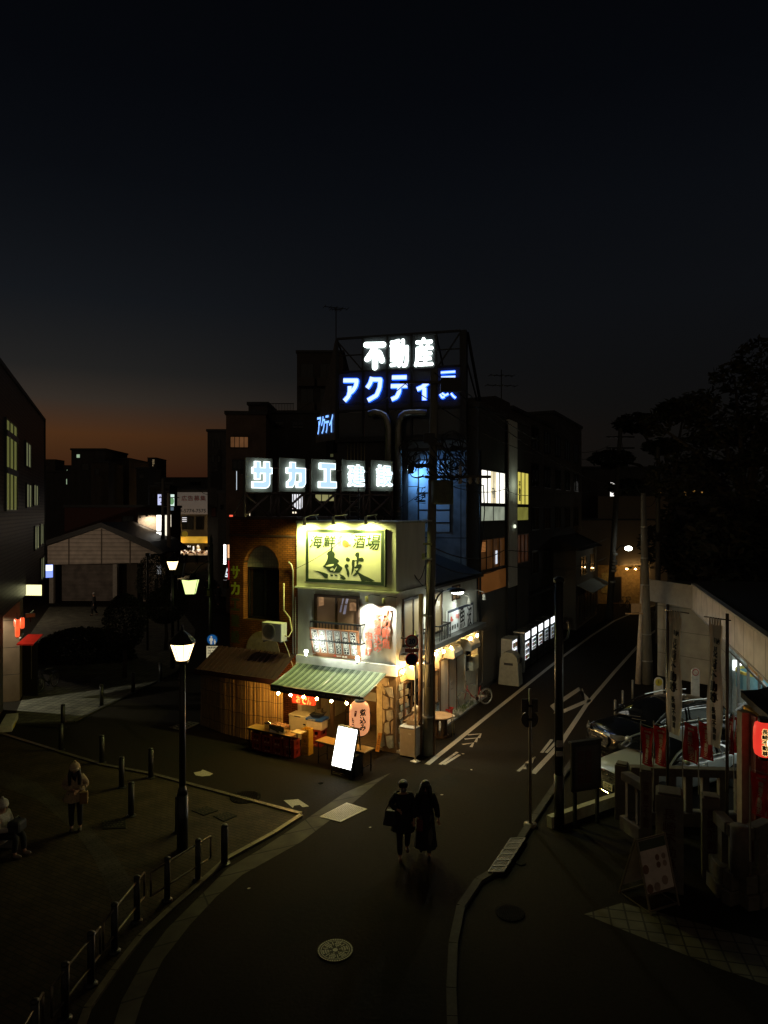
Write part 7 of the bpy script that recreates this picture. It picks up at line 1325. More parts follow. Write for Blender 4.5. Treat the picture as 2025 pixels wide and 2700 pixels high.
# ================================================================== LEFT BUILDING
LFm = Frame(-15.2, 28.6, 111.55)               # X runs away along the street wall; wall faces the street at -Y
SID = brick('metal_siding', (.065,.048,.040), (.055,.042,.036), (.012,.010,.009), 60, .145, rot=(R(90),0,0), off=0, gap=.022, rough=.42, dirt=.2, bump=.9)
LFf = LFm
fl_ = lambda px, py, y=0: LFm.front(px, py, y)
lb_ = fthing('siding_building', 'dark ribbed metal clad building with tall curtained windows along the left side', 'building', LFm)
b = MB(); b.box((-16, 0, 4.05), (10.3, 9, 12.75)); b.build('wall', SID, lb_, fix=True); b = MB(); b.box((-16.1,-.06,12.753),(10.36,9,12.9)); b.box((10.31,-.05,4.0),(10.42,.1,12.75)); b.build('coping', mat('coping_dark', (.03,.028,.026), .5), lb_, fix=True)
b = MB(); b.box((.25,1.2,0),(10.3,9,4.04)); b.box((-16,.4,0),(-2.0,9,4.04)); b.box((-1.99,3.5,0),(.24,9,4.04)); b.build('ground_floor_wall', DKWALL, lb_, fix=True)
TANP = brick('tan_panel', (.20,.14,.085), (.18,.125,.08), (.05,.04,.03), 3, 1.1, rot=(R(90),0,0), off=0, gap=.012, dirt=.25)
b = MB(); b.box((-.85,-.04,0),(.24,.7,4.04)); b.build('column', TANP, lb_, fix=True); b = MB(); b.box((-.9,-.09,2.55),(.1,-.041,2.6)); b.box((.1,-.1,0),(.3,.6,.18)); b.build('column_trim', WHT, lb_, fix=True)
CURG = glow_mat('curtain_green_lit', (.40,.40,.13), .30, False, var=.12, scale=.5); CURG2 = glow_mat('curtain_grey_lit', (.36,.38,.19), .30, False, var=.25, scale=.6); SASH = mat('sash_bluegrey', (.07,.075,.085), .4, metal=.4)
def lwin(px0, px1, yt, yb, n, m, rails=0):
    a, c = fl_(px0, 1350), fl_(px1, 1350); am = fl_((px0+px1)/2, yt), fl_((px0+px1)/2, yb)
    w_ = window(lb_, 'y', 0, a.x, c.x, am[1].z, am[0].z, SASH, m, n-1, .06, .07, rail=0)
    return w_, a.x, c.x, am[1].z, am[0].z
w_, a, c, z0, z1 = lwin(12,42,1112,1348,3,CURG); b = MB(); [b.box((a,-.1,z),(c,-.072,z+.22)) for z in (z0+(z1-z0)*.405, z0+(z1-z0)*.80)]; b.build('transom', mat('transom_bluegrey', (.10,.12,.16), .4), w_)
b = MB(); [b.box((a+(c-a)*i/18,-.031,z0+.1),(a+(c-a)*(i+.5)/18,-.022,z1-.08)) for i in range(1,18)]; b.build('curtain_fold', glow_mat('curtain_fold_g', (.30,.31,.09), .26, False), w_)
lwin(65,79,1166,1234,2,CURG2); lwin(67,81,1275,1340,2,CURG2); lwin(86.5,98.5,1277,1335,2,CURG2); lwin(89,101,1385,1450,2,CURG2); lwin(104,113,1380,1437,2,CURG2); lwin(105.5,115,1468,1528,2,CURG2)
# lit sign box, second sign at the frame edge, red lanterns, canopy
s0, s1 = fl_(60,1540,-.95), fl_(111,1540,-.95); o = fthing('box_sign', 'square glowing yellow white box sign jutting from the dark siding', 'sign', LFm)
pc = P(85.5,1556,30.2); bs = thing('box_sign_body', '', '', pc); bpy.data.objects.remove(bs); o.location = pc; o.rotation_euler.z = R(-4); b = MB(); b.box((-.45,.0,-.26),(.45,.16,.26)); b.box((-.62,.02,-.22),(-.451,.12,.22)); b.build('box', mat('sign_box_brown', (.10,.04,.025), .5), o, fix=True); b = MB(); b.box((-.425,-.004,-.235),(.425,-.001,.235)); b.build('lit_face', glow_mat('sign_cream_lit', (1,.97,.48), 1.5, True), o)
b = MB(); [b.beam((.10*cos(k*1.05)-.03,-.006,.05+.07*sin(k*1.05)),(.10*cos((k+.6)*1.05)-.03,-.006,.05+.07*sin((k+.6)*1.05)),.012,.001) for k in range(6)]; b.build('emblem', glow_mat('emblem_pale', (.75,.85,.95), 1.0, False), o)
o2 = thing('box_sign', 'yellow lit sign cut off by the left edge of the view', 'sign', P(-9,1558,24.6), 10); b = MB(); b.box((-.17,0,-.22),(.17,.16,.22)); b.build('box', MT['sign_box_brown'], o2, fix=True); b = MB(); b.box((-.16,-.004,-.20),(.16,-.001,.20)); b.build('lit_face', MT['sign_cream_lit'], o2); b = MB(); b.box((.171,.02,-.2),(.176,.15,.2)); b.build('side_face', MT['sign_cream_lit'], o2)
REDL = glow_mat('lantern_red_lit', (1,.11,.03), 1.15, True, var=.3, scale=6)
for i, (px, y0, y1, Y, lb) in enumerate(((46,1633,1680,26.9,'lower long red lantern hanging beside the tan column'),(43,1631,1652,27.1,'short red lantern overlapped by the lower one'),(58.5,1628,1657,27.3,'red lantern nearest the dark doorway'))):
    p = P(px,(y0+y1)/2,Y); o = thing('red_lantern', lb, 'lantern', p, 0, 'red lanterns at the left building'); hh = (y1-y0)/F*Y/2; b = MB(); b.lathe([(.05,hh),(.08,hh*.85),(.088,0),(.08,-hh*.85),(.05,-hh)], n=14); b.build('shade', REDL, o, smooth=True); b = MB(); b.lathe([(.04,hh),(.04,hh+.05)], n=10); b.lathe([(.04,-hh-.04),(.04,-hh)], n=10); b.bar((0,0,hh+.05),(0,0,hh+.25),.008); b.build('ring', BLACK, o)
q = P(66,1690,27.4); o = thing('entrance_awning', 'small red awning below the red lanterns', 'awning', q, -4); b = MB(); b.prism([(-.36,.0,-.12),(.36,0,-.12),(.50,.45,.19),(-.15,.45,.19)], (0,.01,-.02)); b.prism([(-.36,-.004,-.12),(.36,-.004,-.12),(.36,-.004,-.18),(-.36,-.004,-.18)],(0,.008,0)); b.build('cloth', mat('awning_redcloth', (.16,.008,.005), .9, spec=0), o, fix=True); b = MB(); b.bar((-.36,0,-.13),(-.15,.45,.18),.012); b.bar((.36,0,-.13),(.5,.45,.18),.012); b.build('frame', DKMET, o)
q = P(80,1622,28.2); o = thing('camera_box', 'small orange brown box lamp on a bracket above the red lanterns', 'lamp', q, 25); b = MB(); b.box((-.18,-.1,-.08),(.18,.1,.08)); b.build('box', mat('box_orange', (.30,.13,.05), .6), o, bevel=.02); b = MB(); b.beam((0,0,-.08),(0,.02,-.28),.05); b.beam((0,.0,.08),(.1,.5,.12),.04); b.build('bracket', DKMET, o)
q = G(66,1838); o = thing('door_panel', 'dark glazed entrance door beside the tan column', 'door', (q.x+.05,q.y+.2,0), 0); b = MB(); b.box((-.30,0,0),(.36,.06,2.4)); b.build('leaf', mat('door_black', (.012,.011,.010), .3), o); b = MB(); b.box((.10,-.012,.7),(.13,-.001,2.3)); b.build('handle', STEEL, o)
q = G(30,1985); o = thing('white_block', 'pale stepped block with a yellow edge at the foot of the left building', 'step', tuple(G(36,1912).to_2d())+(0,), 21); b = MB(); b.box((-.35,-.8,0),(.05,.8,.22)); b.build('block', mat('block_cream', (.45,.43,.36), .7), o, bevel=.01); b = MB(); b.box((.052,-.5,.02),(.06,.2,.10)); b.build('edge_tape', mat('tape_yellow', (.6,.45,.03), .6), o)
p = P(124,1506,41); o = thing('shop_sign', 'little blue white lit sign behind the far corner of the siding building', 'sign', p, 35); b = MB(); b.box((-.35,0,-.42),(.35,.12,.42)); b.build('box', DKMET, o); b = MB(); b.box((-.32,-.006,-.39),(.32,-.002,.39)); b.build('lit_face', glow_mat('blue_sign', (.25,.35,1), 1.3, False), o); b = MB(); b.box((-.30,-.011,.02),(.30,-.007,.36)); b.build('lit_panel', glow_mat('white_sign', (.85,.9,1), 1.6, False), o)
# ================================================================== GABLED PAVILION
PV = Frame(*P(125,1350,57.5).to_2d(), 0); pvw = (415-125)/F*57.5; zpk, zev, zbt = 6.40, 4.83, 3.27
pv = fthing('pavilion', 'white gabled pavilion with dark tiled roof over a shuttered shop', 'building', PV); pk = (268-125)/F*57.5; zer = P(0,1458,57.5).z
PVM = brick('pavilion_boards', (.62,.52,.45), (.57,.48,.41), (.18,.15,.13), 14, .34, rot=(R(90),0,0), off=0, gap=.022, dirt=.25)
b = MB(); b.prism([(0,0,zbt),(pvw,0,zbt+.15),(pvw,0,zer),(pk,0,zpk),(0,0,zev)], (0,.25,0)); b.build('gable_wall', PVM, pv, fix=True); b = MB(); [b.box((x-.05,-.03,zbt+.02),(x+.05,-.003,zt_)) for x, zt_ in ((pk,6.3),(pk-2.75,5.7),(pk+2.4,5.3))]; b.build('batten', mat('batten_brown', (.12,.09,.07), .7), pv, fix=True)
b = MB(); b.prism([(-.3,-.25,zev-.02),(pk,-.25,zpk+.02),(pk,-.25,zpk+.42),(-.9,-.25,zev+.20)], (0,7.5,0)); b.prism([(pk+.002,-.25,zpk+.02),(pvw+.25,-.25,zer-.12),(pvw+.6,-.25,zer+.05),(pvw-.6,-.25,zer+.95),(pk+.002,-.25,zpk+.42)], (0,7.5,0)); b.build('roof', mat('tile_roof', (.028,.026,.026), .6, var=.4), pv, fix=True)
[MB().box(a_, c_).build('post', mat('post_pale', (.34,.30,.26), .7), pv, fix=True) for a_, c_ in (((.1,.1,0),(.45,.45,zbt)), ((5.35,.4,0),(5.7,.7,zbt)), ((pvw-.5,.4,0),(pvw-.2,.7,3.4)))]
b = MB(); b.box((.46,1.6,0),(5.34,1.8,3.25)); b.build('shutter', brick('shutter_pale', (.24,.20,.18), (.22,.185,.165), (.08,.07,.06), 20, .12, rot=(R(90),0,0), off=0, gap=.01, dirt=.4), pv, fix=True); b = MB(); b.box((5.71,1.6,0),(7.0,1.8,3.25)); b.build('side_wall', DKWALL2, pv, fix=True); b = MB(); [b.box((7.6+.33*i,1.3,0),(7.88+.33*i,1.36,3.3)) for i in range(5)]; b.build('slatted_screen', mat('screen_tan', (.28,.22,.18), .8), pv, fix=True)
# houses behind
def block(name, label, px0, px1, ytop, Y, dep, m, wins=(), roof=True, cat='building', gp=None, wm=None, deg=0):
    a, c = P(px0, ytop, Y), P(px1, ytop, Y); o = thing(name, label, cat, (a.x,a.y,0), deg, gp); W_ = c.x-a.x; b = MB(); b.box((0,0,0),(W_,dep,a.z)); b.build('wall', m, o)
    b = MB(); b.box((-.12,-.12,a.z+.002),(W_+.12,dep+.1,a.z+.25)); b.build('roof', ROOFT, o)
    for (wx0, wy0, wx1, wy1, pm, ml) in wins: q0, q1 = P(wx0,wy0,Y), P(wx1,wy1,Y); window(o, 'y', 0, q0.x-a.x, q1.x-a.x, q1.z, q0.z, DKMET, pm, ml, .06, .06)
    return o
GLW = glow_mat('house_window_green', (.62,.85,.55), .45, False); OWN = glow_mat('orange_evening_window', (.60,.26,.10), .16, False, var=.3, scale=.6)
block('house', 'dark red brown house with a pale upper wall behind the pavilion', 170, 412, 1338, 66, 8, mat('red_brown_wall', (.07,.025,.018), .85), [(322,1360,354,1394,DGLASS,1)])
block('house', 'narrow pale rendered house front between pavilion and shopping street', 364, 414, 1358, 65.0, .8, mat('pale_render', (.40,.33,.27), .85), [(368,1362,372,1366,BLACK,0)])
wf = thing('added_floodlight', 'tiny floodlight added on top of the narrow pale house front', 'lamp', P(387,1361,64.0)); MB().box((-.1,-.1,-.05),(.1,.1,.12)).build('housing', BLACK, wf); MB().beam((0,.05,.08),(0,1.0,.08),.04).build('bracket', DKMET, wf); lamp('added_wall_flood', 'SPOT', (0,0,-.1), 260, (1,.82,.58), wf, .08, spot=150, blend=.5, aim=(0,.9,-1.6))  # light added to brighten the narrow pale front

b_ = block('house', 'flat topped dark house with one small pale lit window on the skyline', 188, 277, 1187, 92, 8, DKWALL, [(201,1197,212,1208,GLW,0),(215,1222,235,1240,DGLASS,0),(242,1222,268,1240,DGLASS,0)])
block('house', 'dark house with a lower flat roof right of the skyline block', 277, 340, 1212, 96, 8, DKWALL2, [(300,1235,320,1250,DGLASS,1)]); block('house', 'low dark house in front of the skyline block', 240, 286, 1220, 88, 5, DKWALL2, [(250,1235,262,1252,DGLASS,0)]); block('house', 'low grey house with a plain pale gable right of the skyline block', 360, 390, 1237, 90, 5, GREYWALL, [(366,1250,380,1262,DGLASS,0)])
block('house', 'low dark building against the sunset right of the siding building', 119, 190, 1245, 110, 8, DKWALL, [(174,1262,178,1278,GLW,0),(128,1266,134,1268,glow_mat('street_glow_orange', (1,.45,.12), 1.5, False),0)])
block('tower_block', 'tiny far tower on the horizon at the edge of the siding building', 120, 146, 1212, 420, 12, DKWALL2, [(126,1218,130,1222,DGLASS,0)]); block('tower_block', 'slim far tower with a few lit windows on the sunset horizon', 168, 188, 1228, 300, 12, DKWALL, [(176,1238,178,1241,GLW,0),(174,1256,176,1272,GLW,0)]); block('tower_block', 'far tower dotted with yellow windows left of the shopping street', 389, 412, 1208, 260, 12, DKWALL, [(402+3*(i%3),1212+5*(i//3),404+3*(i%3),1214+5*(i//3),glow_mat('tower_dot', (1,.75,.4), 1.2, False),0) for i in (0,1,3,4,6,7,9)])
block('house', 'broad dark roofed hall behind the shopping street signs', 430, 552, 1262, 120, 10, DKWALL, [(506,1232,528,1236,DGLASS,0)] if False else [(500,1270,530,1280,DGLASS,0)])
block('tower_block', 'dark tall narrow building with rounded top left of the orange windowed block', 547, 596, 1138, 70, 8, DKWALL, [(556,1160,566,1180,DGLASS,0),(572,1160,582,1180,DGLASS,0),(556,1200,566,1220,DGLASS,0),(572,1200,582,1220,DGLASS,0)])
block('apartment_block', 'dim brown apartment block with a row of orange lit windows', 596, 700, 1092, 52, 8, mat('apartment_brown', (.13,.085,.062), .85, var=.3, scale=1), [(606,1150,655,1181,OWN,3),(612,1212,650,1240,DGLASS,2)], deg=6); rl_ = thing('roof_railing', 'thin railing around the roof behind the orange windowed block', 'railing', P(690,1090,54)); b = MB(); 
for i in range(22): b.bar((.12*i,0,0),(.12*i,0,.78),.018,n=5)
b.bar((0,0,.78),(2.55,0,.78),.03); b.bar((0,0,.05),(2.55,0,.05),.03); b.build('bars', DKMET, rl_)
block('apartment_block', 'dark stair house block beside the roof railing', 655, 705, 1068, 56, 4, DKWALL2, [(664,1078,676,1086,DGLASS,0)]); block('apartment_block', 'wide unlit dark block behind the lit letter panels', 688, 860, 1090, 58, 8, DKWALL, [(720,1110,750,1130,DGLASS,1),(770,1110,800,1130,DGLASS,1)])
o = block('apartment_tower', 'tall dark apartment tower with stacked balconies left of the sign scaffold', 783, 905, 930, 74, 9, mat('tower_wall', (.050,.042,.038), .85)); b = MB(); [b.box((.2,-1.0,5+2.7*i),(2.0,-.001,5.9+2.7*i)) for i in range(7)]; [b.box((2.25,-.9,5+2.7*i),(4.9,-.001,5.9+2.7*i)) for i in range(7)]; b.build('balcony', mat('balcony_dark', (.065,.055,.048), .8), o, fix=True)
for i in range(7): window(o, 'y', 0, .4, 1.8, 6.0+2.7*i, 7.6+2.7*i, DKMET, DGLASS, 1); window(o, 'y', 0, 2.5, 4.6, 6.0+2.7*i, 7.6+2.7*i, DKMET, DGLASS, 2)
# shop fronts glimpsed under the letter panels
LITB = glow_mat('glimpse_greenish', (.60,.56,.24), .42, False, var=.2, scale=.8); LITW = glow_mat('glimpse_white', (.85,.85,.9), .9, False, var=.5, scale=1.6)
block('shop_building', 'shop building with bright slit windows glimpsed under the letter panels', 640, 800, 1250, 36, 4, DKWALL2, [(655,1292,660,1330,LITW,0),(669,1296,673,1325,LITW,0),(655,1348,663,1363,glow_mat('glimpse_cream', (1,.85,.6), 1.1, False),0),(668,1350,673,1364,MT['glimpse_cream'],0),(734,1290,741,1362,glow_mat('glimpse_pinkish', (.9,.78,.68), .55, False),0),(768,1298,801,1345,LITW,4),(768,1346,785,1357,MT['glimpse_cream'],1)])
block('shop_building', 'office back wall with a greenish lit window under the middle letter panel', 801, 890, 1235, 35, 4, DKWALL, [(829,1298,886,1324,LITB,2),(868,1194,882,1208,glow_mat('small_dim_green', (.35,.36,.15), .12, False),0)])
# ================================================================== SHOPPING STREET
SHW = glow_mat('shop_sign_white', (1,.95,.85), 3.5, True, var=.3, scale=1.2)
def upsign(px0, px1, y0, y1, Y, m, label, marks=None, deg=0, name='shop_sign'):
    a, c = P(px0,y0,Y), P(px1,y1,Y); o = thing(name, label, 'sign', (a.x,a.y,0), deg); b = MB(); b.box((0,0,c.z),(c.x-a.x,.3,a.z)); b.build('box', DKMET, o); b = MB(); b.box((.03,-.012,c.z+.05),(c.x-a.x-.03,-.004,a.z-.05)); b.build('lit_face', m, o)
    if marks:
        rg = random.Random(int(px0)); b = MB(); W_, H_ = c.x-a.x, a.z-c.z
        for i in range(marks): u, v = rg.uniform(.08,.75)*W_, c.z+rg.uniform(.04,.9)*H_; s_ = W_*rg.uniform(.08,.22); b.box((u,-.02,v),(u+s_,-.014,v+s_*rg.uniform(.4,1.6)), i % 3)
        b.build('graphic', [mat('gfx_red', (.5,.06,.04), .6), mat('gfx_green', (.05,.3,.08), .6), mat('gfx_dark', (.04,.04,.05), .6)], o)
    return o
upsign(412,428,1357,1400,63,SHW,'upper lit shop panel left of the paired poles with leafy marks',10); upsign(412,427,1401,1447,63.2,SHW,'lower lit shop panel left of the paired poles',8); upsign(434,441,1357,1440,64,glow_mat('shop_strip_cream', (1,.9,.7), 1.3, True),'narrow lit strip sign seen between the paired poles',4); upsign(446,452,1356,1390,65,MT['shop_strip_cream'],'narrow cream strip sign right of the paired poles',3)
a = upsign(415,427,1302,1333,62,glow_mat('lilac_sign', (.62,.66,1), .9, False),'slanted lilac lit sign high on the left of the street',9); o = thing('shop_sign', 'lit sign with a green round fruit shape high by the paired poles', 'sign', P(446,1303,61)); b = MB(); b.box((0,0,-1.5),(.48,.3,0)); b.build('box', DKMET, o); b = MB(); b.box((.02,-.01,-1.05),(.46,-.004,-.02)); b.build('lit_face', glow_mat('mint_face', (.75,.95,.85), .95, False), o); b = MB(); b.poly([(.24+.2*cos(t),-.014,-.62+.32*sin(t)) for t in [2*pi*k/16 for k in range(16)]]); b.poly([(.10+.12*k/3*1.0,-.018,-.78-.06*(k%2)) for k in range(4)]+[(.36,-.018,-.86),(.10,-.018,-.86)]); b.build('fruit_mark', glow_mat('fruit_green', (.25,.55,.25), .55, False), o)
b = MB(); b.box((.05,-.01,-1.45),(.40,-.004,-1.1)); b.build('lower_face', glow_mat('blue_dim', (.35,.5,.65), .25, False), o)
upsign(412,426,1490,1515,58,glow_mat('grey_poster', (.55,.57,.6), .3, False),'grey lit poster at the pavilion corner',7); upsign(427,440,1486,1530,52,mat('notice_white', (.55,.5,.36), .7),'tall white notice board on the left of the shopping street',0)
# advertising board and fish shop at the end
ES = thing('shop_building', 'shop house closing the street with a white phone number board', 'building', P(445,1350,106).to_2d().to_3d()); b = MB(); b.box((0,0,0),(7.2,6,11.2)); b.build('wall', mat('end_wall', (.10,.09,.075), .85), ES); b = MB(); b.box((-.1,-.1,11.21),(7.3,6.1,11.5)); b.build('roof', ROOFT, ES)
q0, q1 = P(479,1362,106), P(540,1397,106); wx = q0.x-ES.location.x
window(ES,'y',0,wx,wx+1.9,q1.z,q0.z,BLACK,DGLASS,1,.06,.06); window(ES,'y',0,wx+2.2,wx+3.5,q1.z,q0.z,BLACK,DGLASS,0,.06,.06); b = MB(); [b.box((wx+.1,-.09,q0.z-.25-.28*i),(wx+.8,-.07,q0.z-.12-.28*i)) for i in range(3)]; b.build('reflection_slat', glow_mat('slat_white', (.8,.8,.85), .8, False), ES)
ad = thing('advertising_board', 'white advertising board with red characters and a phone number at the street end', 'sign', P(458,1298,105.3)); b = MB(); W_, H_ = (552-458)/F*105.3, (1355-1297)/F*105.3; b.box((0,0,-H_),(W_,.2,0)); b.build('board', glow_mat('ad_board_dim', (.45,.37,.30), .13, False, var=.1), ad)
d = MB(); fn = lambda x, z, l: (x, -.01-l, z); d.chars('広告募集', fn, W_*.56, -H_*.27, W_*.70, H_*.26, 0, .012); d.build('lettering', mat('ad_red', (.35,.04,.03), .7), ad); d = MB(); d.txt('03-5774-7575', fn, W_*.5, -H_*.84, W_*.80, H_*.16, 0, .01); d.build('phone_number', INK, ad)
fs2 = thing('fish_shop', 'bright shop front under a golden awning at the end of the shopping street', 'shop', P(463,1350,104.5).to_2d().to_3d()); W_ = (561-463)/F*104.5; zt_, zb_ = P(0,1416,104.5).z, P(0,1431,104.5).z
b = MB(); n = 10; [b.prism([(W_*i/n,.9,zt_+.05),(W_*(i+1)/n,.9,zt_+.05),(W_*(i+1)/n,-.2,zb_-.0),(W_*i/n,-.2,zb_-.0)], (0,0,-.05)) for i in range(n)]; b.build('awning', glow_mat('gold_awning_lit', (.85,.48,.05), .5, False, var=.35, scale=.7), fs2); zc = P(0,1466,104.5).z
b = MB(); b.box((.05,1.6,.6),(W_-.1,1.7,zb_)); b.build('back_wall', glow_mat('shop_interior_lit', (1,.72,.42), 1.0, True, var=.5, scale=1.5), fs2); b = MB(); rg = random.Random(5); [b.box((x_:=rg.uniform(.3,W_*.75),1.5,z_:=rg.uniform(zc-.6,zb_-.6)),(x_+rg.uniform(.2,.6),1.58,z_+rg.uniform(.2,.6)), rg.randint(0,2)) for _ in range(26)]; b.build('price_poster', [glow_mat('poster_lit', (1,.9,.75), 1.4, False), mat('poster_dark', (.10,.06,.03), .7), glow_mat('poster_lit2', (.9,.65,.3), .8, False)], fs2)
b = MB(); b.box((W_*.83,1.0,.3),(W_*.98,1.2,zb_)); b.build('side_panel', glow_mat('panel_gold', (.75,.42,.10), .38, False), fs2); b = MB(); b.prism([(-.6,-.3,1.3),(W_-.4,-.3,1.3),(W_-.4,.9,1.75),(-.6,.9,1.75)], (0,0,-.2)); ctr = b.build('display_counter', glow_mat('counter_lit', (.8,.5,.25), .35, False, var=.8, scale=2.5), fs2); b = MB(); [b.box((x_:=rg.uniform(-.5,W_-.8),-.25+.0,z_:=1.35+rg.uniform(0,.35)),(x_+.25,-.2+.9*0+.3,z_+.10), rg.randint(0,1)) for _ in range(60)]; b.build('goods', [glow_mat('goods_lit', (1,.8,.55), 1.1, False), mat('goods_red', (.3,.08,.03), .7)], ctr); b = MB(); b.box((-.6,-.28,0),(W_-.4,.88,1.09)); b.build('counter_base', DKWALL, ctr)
for i, (px, py, lb) in enumerate(((466,1409,'warm bulb at the left end of the golden awning'),(556,1413,'warm bulb at the right end of the golden awning'))): bulb(Frame(0,0,0), tuple(P(px,py,104.0)), lb, 'bulbs over the golden awning', glow_mat('awning_bulb', (1,.62,.25), 110, True), .22)
sq = thing('round_sign', 'round yellow sign board above the golden awning', 'sign', P(487,1408,104)); b = MB(); b.poly([(.42*cos(2*pi*k/16),-.02,.40*sin(2*pi*k/16)) for k in range(16)]); b.prism([(.45*cos(2*pi*k/16),0,.43*sin(2*pi*k/16)) for k in range(16)], (0,.15,0)); b.build('board', glow_mat('round_gold', (.5,.33,.03), .22, False), sq)
lampw = thing('white_lamp', 'cold white lamp cluster left of the golden awning', 'lamp', P(457,1396,90)); b = MB(); b.ball((0,0,0),.18,n=8); b.ball((-.45,0,-.05),.14,n=8); b.build('globe', glow_mat('cold_white', (.8,.85,1), 25, True), lampw); b = MB(); b.beam((-.6,.1,.1),(.2,.1,.1),.05); b.bar((0,.1,-lampw.location.z),(0,.1,.1),.05); b.build('bracket', DKMET, lampw)
upsign(580,593,1352,1400,64,glow_mat('red_vertical_lit', (.45,.02,.02), .35, False),'red vertical shop sign on the right of the street',0); o_ = bpy.data.objects['shop_sign']; upsign(557,570,1338,1363,70,mat('dull_red_sign', (.10,.03,.02), .7),'dull red unlit sign on the right of the street',0); upsign(589,597,1434,1490,47,glow_mat('white_lit_tall', (1,.95,.95), 6.0, True),'tall curved white lit sign against the brick building',3); upsign(599,606,1434,1473,46,glow_mat('orange_lit_tall', (1,.55,.28), 1.1, False),'orange lit sign strip against the brick building',4); upsign(600,606,1476,1530,45,glow_mat('red_lit_tall', (.7,.03,.03), .35, False),'narrow red banner strip beside the brick building',0); upsign(604,615,1356,1364,52,glow_mat('tail_lit', (1,.12,.06), 1.2, False),'small red and white lit sign behind the brick parapet',0)
upsign(622,626,1240,1294,40,glow_mat('edge_white', (.8,.9,1), .9, False),'thin white lit edge sign beside the leftmost letter panel',0)
o = upsign(567,583,1492,1520,48,glow_mat('scooter_sign', (.85,.92,1), 1.0, False),'tilted white lit stand sign on the right of the street',4); o.rotation_euler.y = R(12)
block('house', 'dark shop house lining the right side of the shopping street', 575, 625, 1300, 62, 20, DKWALL, [(580,1330,590,1345,DGLASS,0)]); block('house', 'dark shop house lining the left side of the shopping street', 395, 446, 1285, 75, 3, DKWALL2, [(400,1300,410,1315,DGLASS,0)])
upsign(588,600,1530,1552,44,mat('brown_standee', (.12,.05,.04), .7),'brown stand banner on the right of the street',3)
for i, (px, py, Y, w_, lb) in enumerate(((430,1262,62,.16,'dark utility pole of the pair at the street mouth'),(445,1300,60,.2,'grey concrete pole of the pair at the street mouth'))):
    p = P(px, py, Y); o = thing('utility_pole', lb, 'utility pole', (p.x,p.y,0)); b = MB(); b.bar((0,0,0),(0,0,p.z),.2,.15,12); b.build('pole', [mat('pole_dim', (.10,.09,.08), .8), mat('pole_lit', (.30,.25,.21), .8)][i], o, smooth=True); b = MB(); b.beam((-.8,0,p.z-.4),(.9,0,p.z-.4),.08); b.beam((-.6,0,p.z-1.2),(.6,0,p.z-1.2),.08); b.build('crossarm', DKMET, o)
    b = MB(); [b.lathe([(.21,z),(.22,z+.05)], n=12) for z in (2.0,3.5,4.6)]; b.build('band', STEEL, o)
# ================================================================== STREET LAMPS
def lantern_head(o, z, r, m, roofw=1.35):
    b = MB(); pts = []
    vs = [(-r*.60,-r*.60,0),(r*.60,-r*.60,0),(r*.60,r*.60,0),(-r*.60,r*.60,0)]; top = [(-r,-r,r*1.9),(r,-r,r*1.9),(r,r,r*1.9),(-r,r,r*1.9)]
    b.add([(x,y,z+q) for x,y,q in vs+top], [(0,1,5,4),(1,2,6,5),(2,3,7,6),(3,0,4,7)]); b.build('glass', m, o)
    b = MB(); [b.bar((vs[i][0]*1.02,vs[i][1]*1.02,z),(top[i][0]*1.02,top[i][1]*1.02,z+r*1.9),.014,n=5) for i in range(4)]; b.box((-r*.66,-r*.66,z-.05),(r*.66,r*.66,z-.002)); b.lathe([(r*roofw,r*1.91),(r*roofw,r*1.97),(r*.9,r*2.2),(r*.25,r*2.5),(.03,r*2.6)], (0,0,z), n=4); b.bar((0,0,z+r*2.5),(0,0,z+r*3),.03,.015); b.ball((0,0,z+r*2.7),.035,n=8); b.build('roof', BLACK, o)
LAMPG = glow_mat('lamp_glass_warm', (1,.72,.34), 4.5, True); LAMPG2 = glow_mat('lamp_glass_far', (1,.76,.42), 4.2, True); GREENG = glow_mat('lamp_glass_lime', (.78,.95,.34), 1.5, True)
q = G(490,2240); lt0 = thing('street_lamp', 'black lantern street lamp shining warm in front of the reed screen', 'street lamp', (q.x,q.y,.01), 0, 'lantern street lamps'); zl = EYE-(1741-CY)/F*q.y; lt0.location.x = P(481,1700,q.y).x
b = MB(); b.bar((0,0,0),(0,0,1.25),.125,.125,16); b.bar((0,0,1.25),(0,0,1.45),.125,.075,16); b.bar((0,0,1.45),(0,0,zl-.05),.075,.068,14); b.build('post', mat('lamp_post_black', (.011,.011,.010), .4), lt0, smooth=True)
def lantern6(o, z, r, h, m):
    b = MB(); n = 8; v0 = [(r*.52*cos(2*pi*k/n+.39),r*.52*sin(2*pi*k/n+.39),z) for k in range(n)]; v1 = [(r*cos(2*pi*k/n+.39),r*sin(2*pi*k/n+.39),z+h) for k in range(n)]; b.add(v0+v1, [(k,(k+1)%n,(k+1)%n+n,k+n) for k in range(n)]); b.build('glass', m, o)
    b = MB(); [b.bar(v0[k],v1[k],.008,n=4) for k in range(n)]; b.lathe([(r*.56,-.06),(r*.56,-.003)], (0,0,z), n=12); b.lathe([(r*1.12,h+.002),(r*1.14,h+.05),(r*.6,h+.20),(.03,h+.30),(.02,h+.42),(.002,h+.44)], (0,0,z), n=12); b.build('cap', BLACK, o)
lantern6(lt0, zl, .27, .38, LAMPG)
q = G(455,1762); t1 = thing('street_lamp', 'lantern street lamp half hidden behind the round topiary tree', 'street lamp', (q.x,q.y,.01), 0, 'lantern street lamps'); zl = EYE-(1502-CY)/F*q.y; b = MB(); b.bar((0,0,0),(0,0,1.2),.12,n=12); b.bar((0,0,1.2),(0,0,zl-.05),.07,n=12); b.build('post', MT['lamp_post_black'], t1, smooth=True); lantern6(t1, zl, .27, .40, LAMPG)
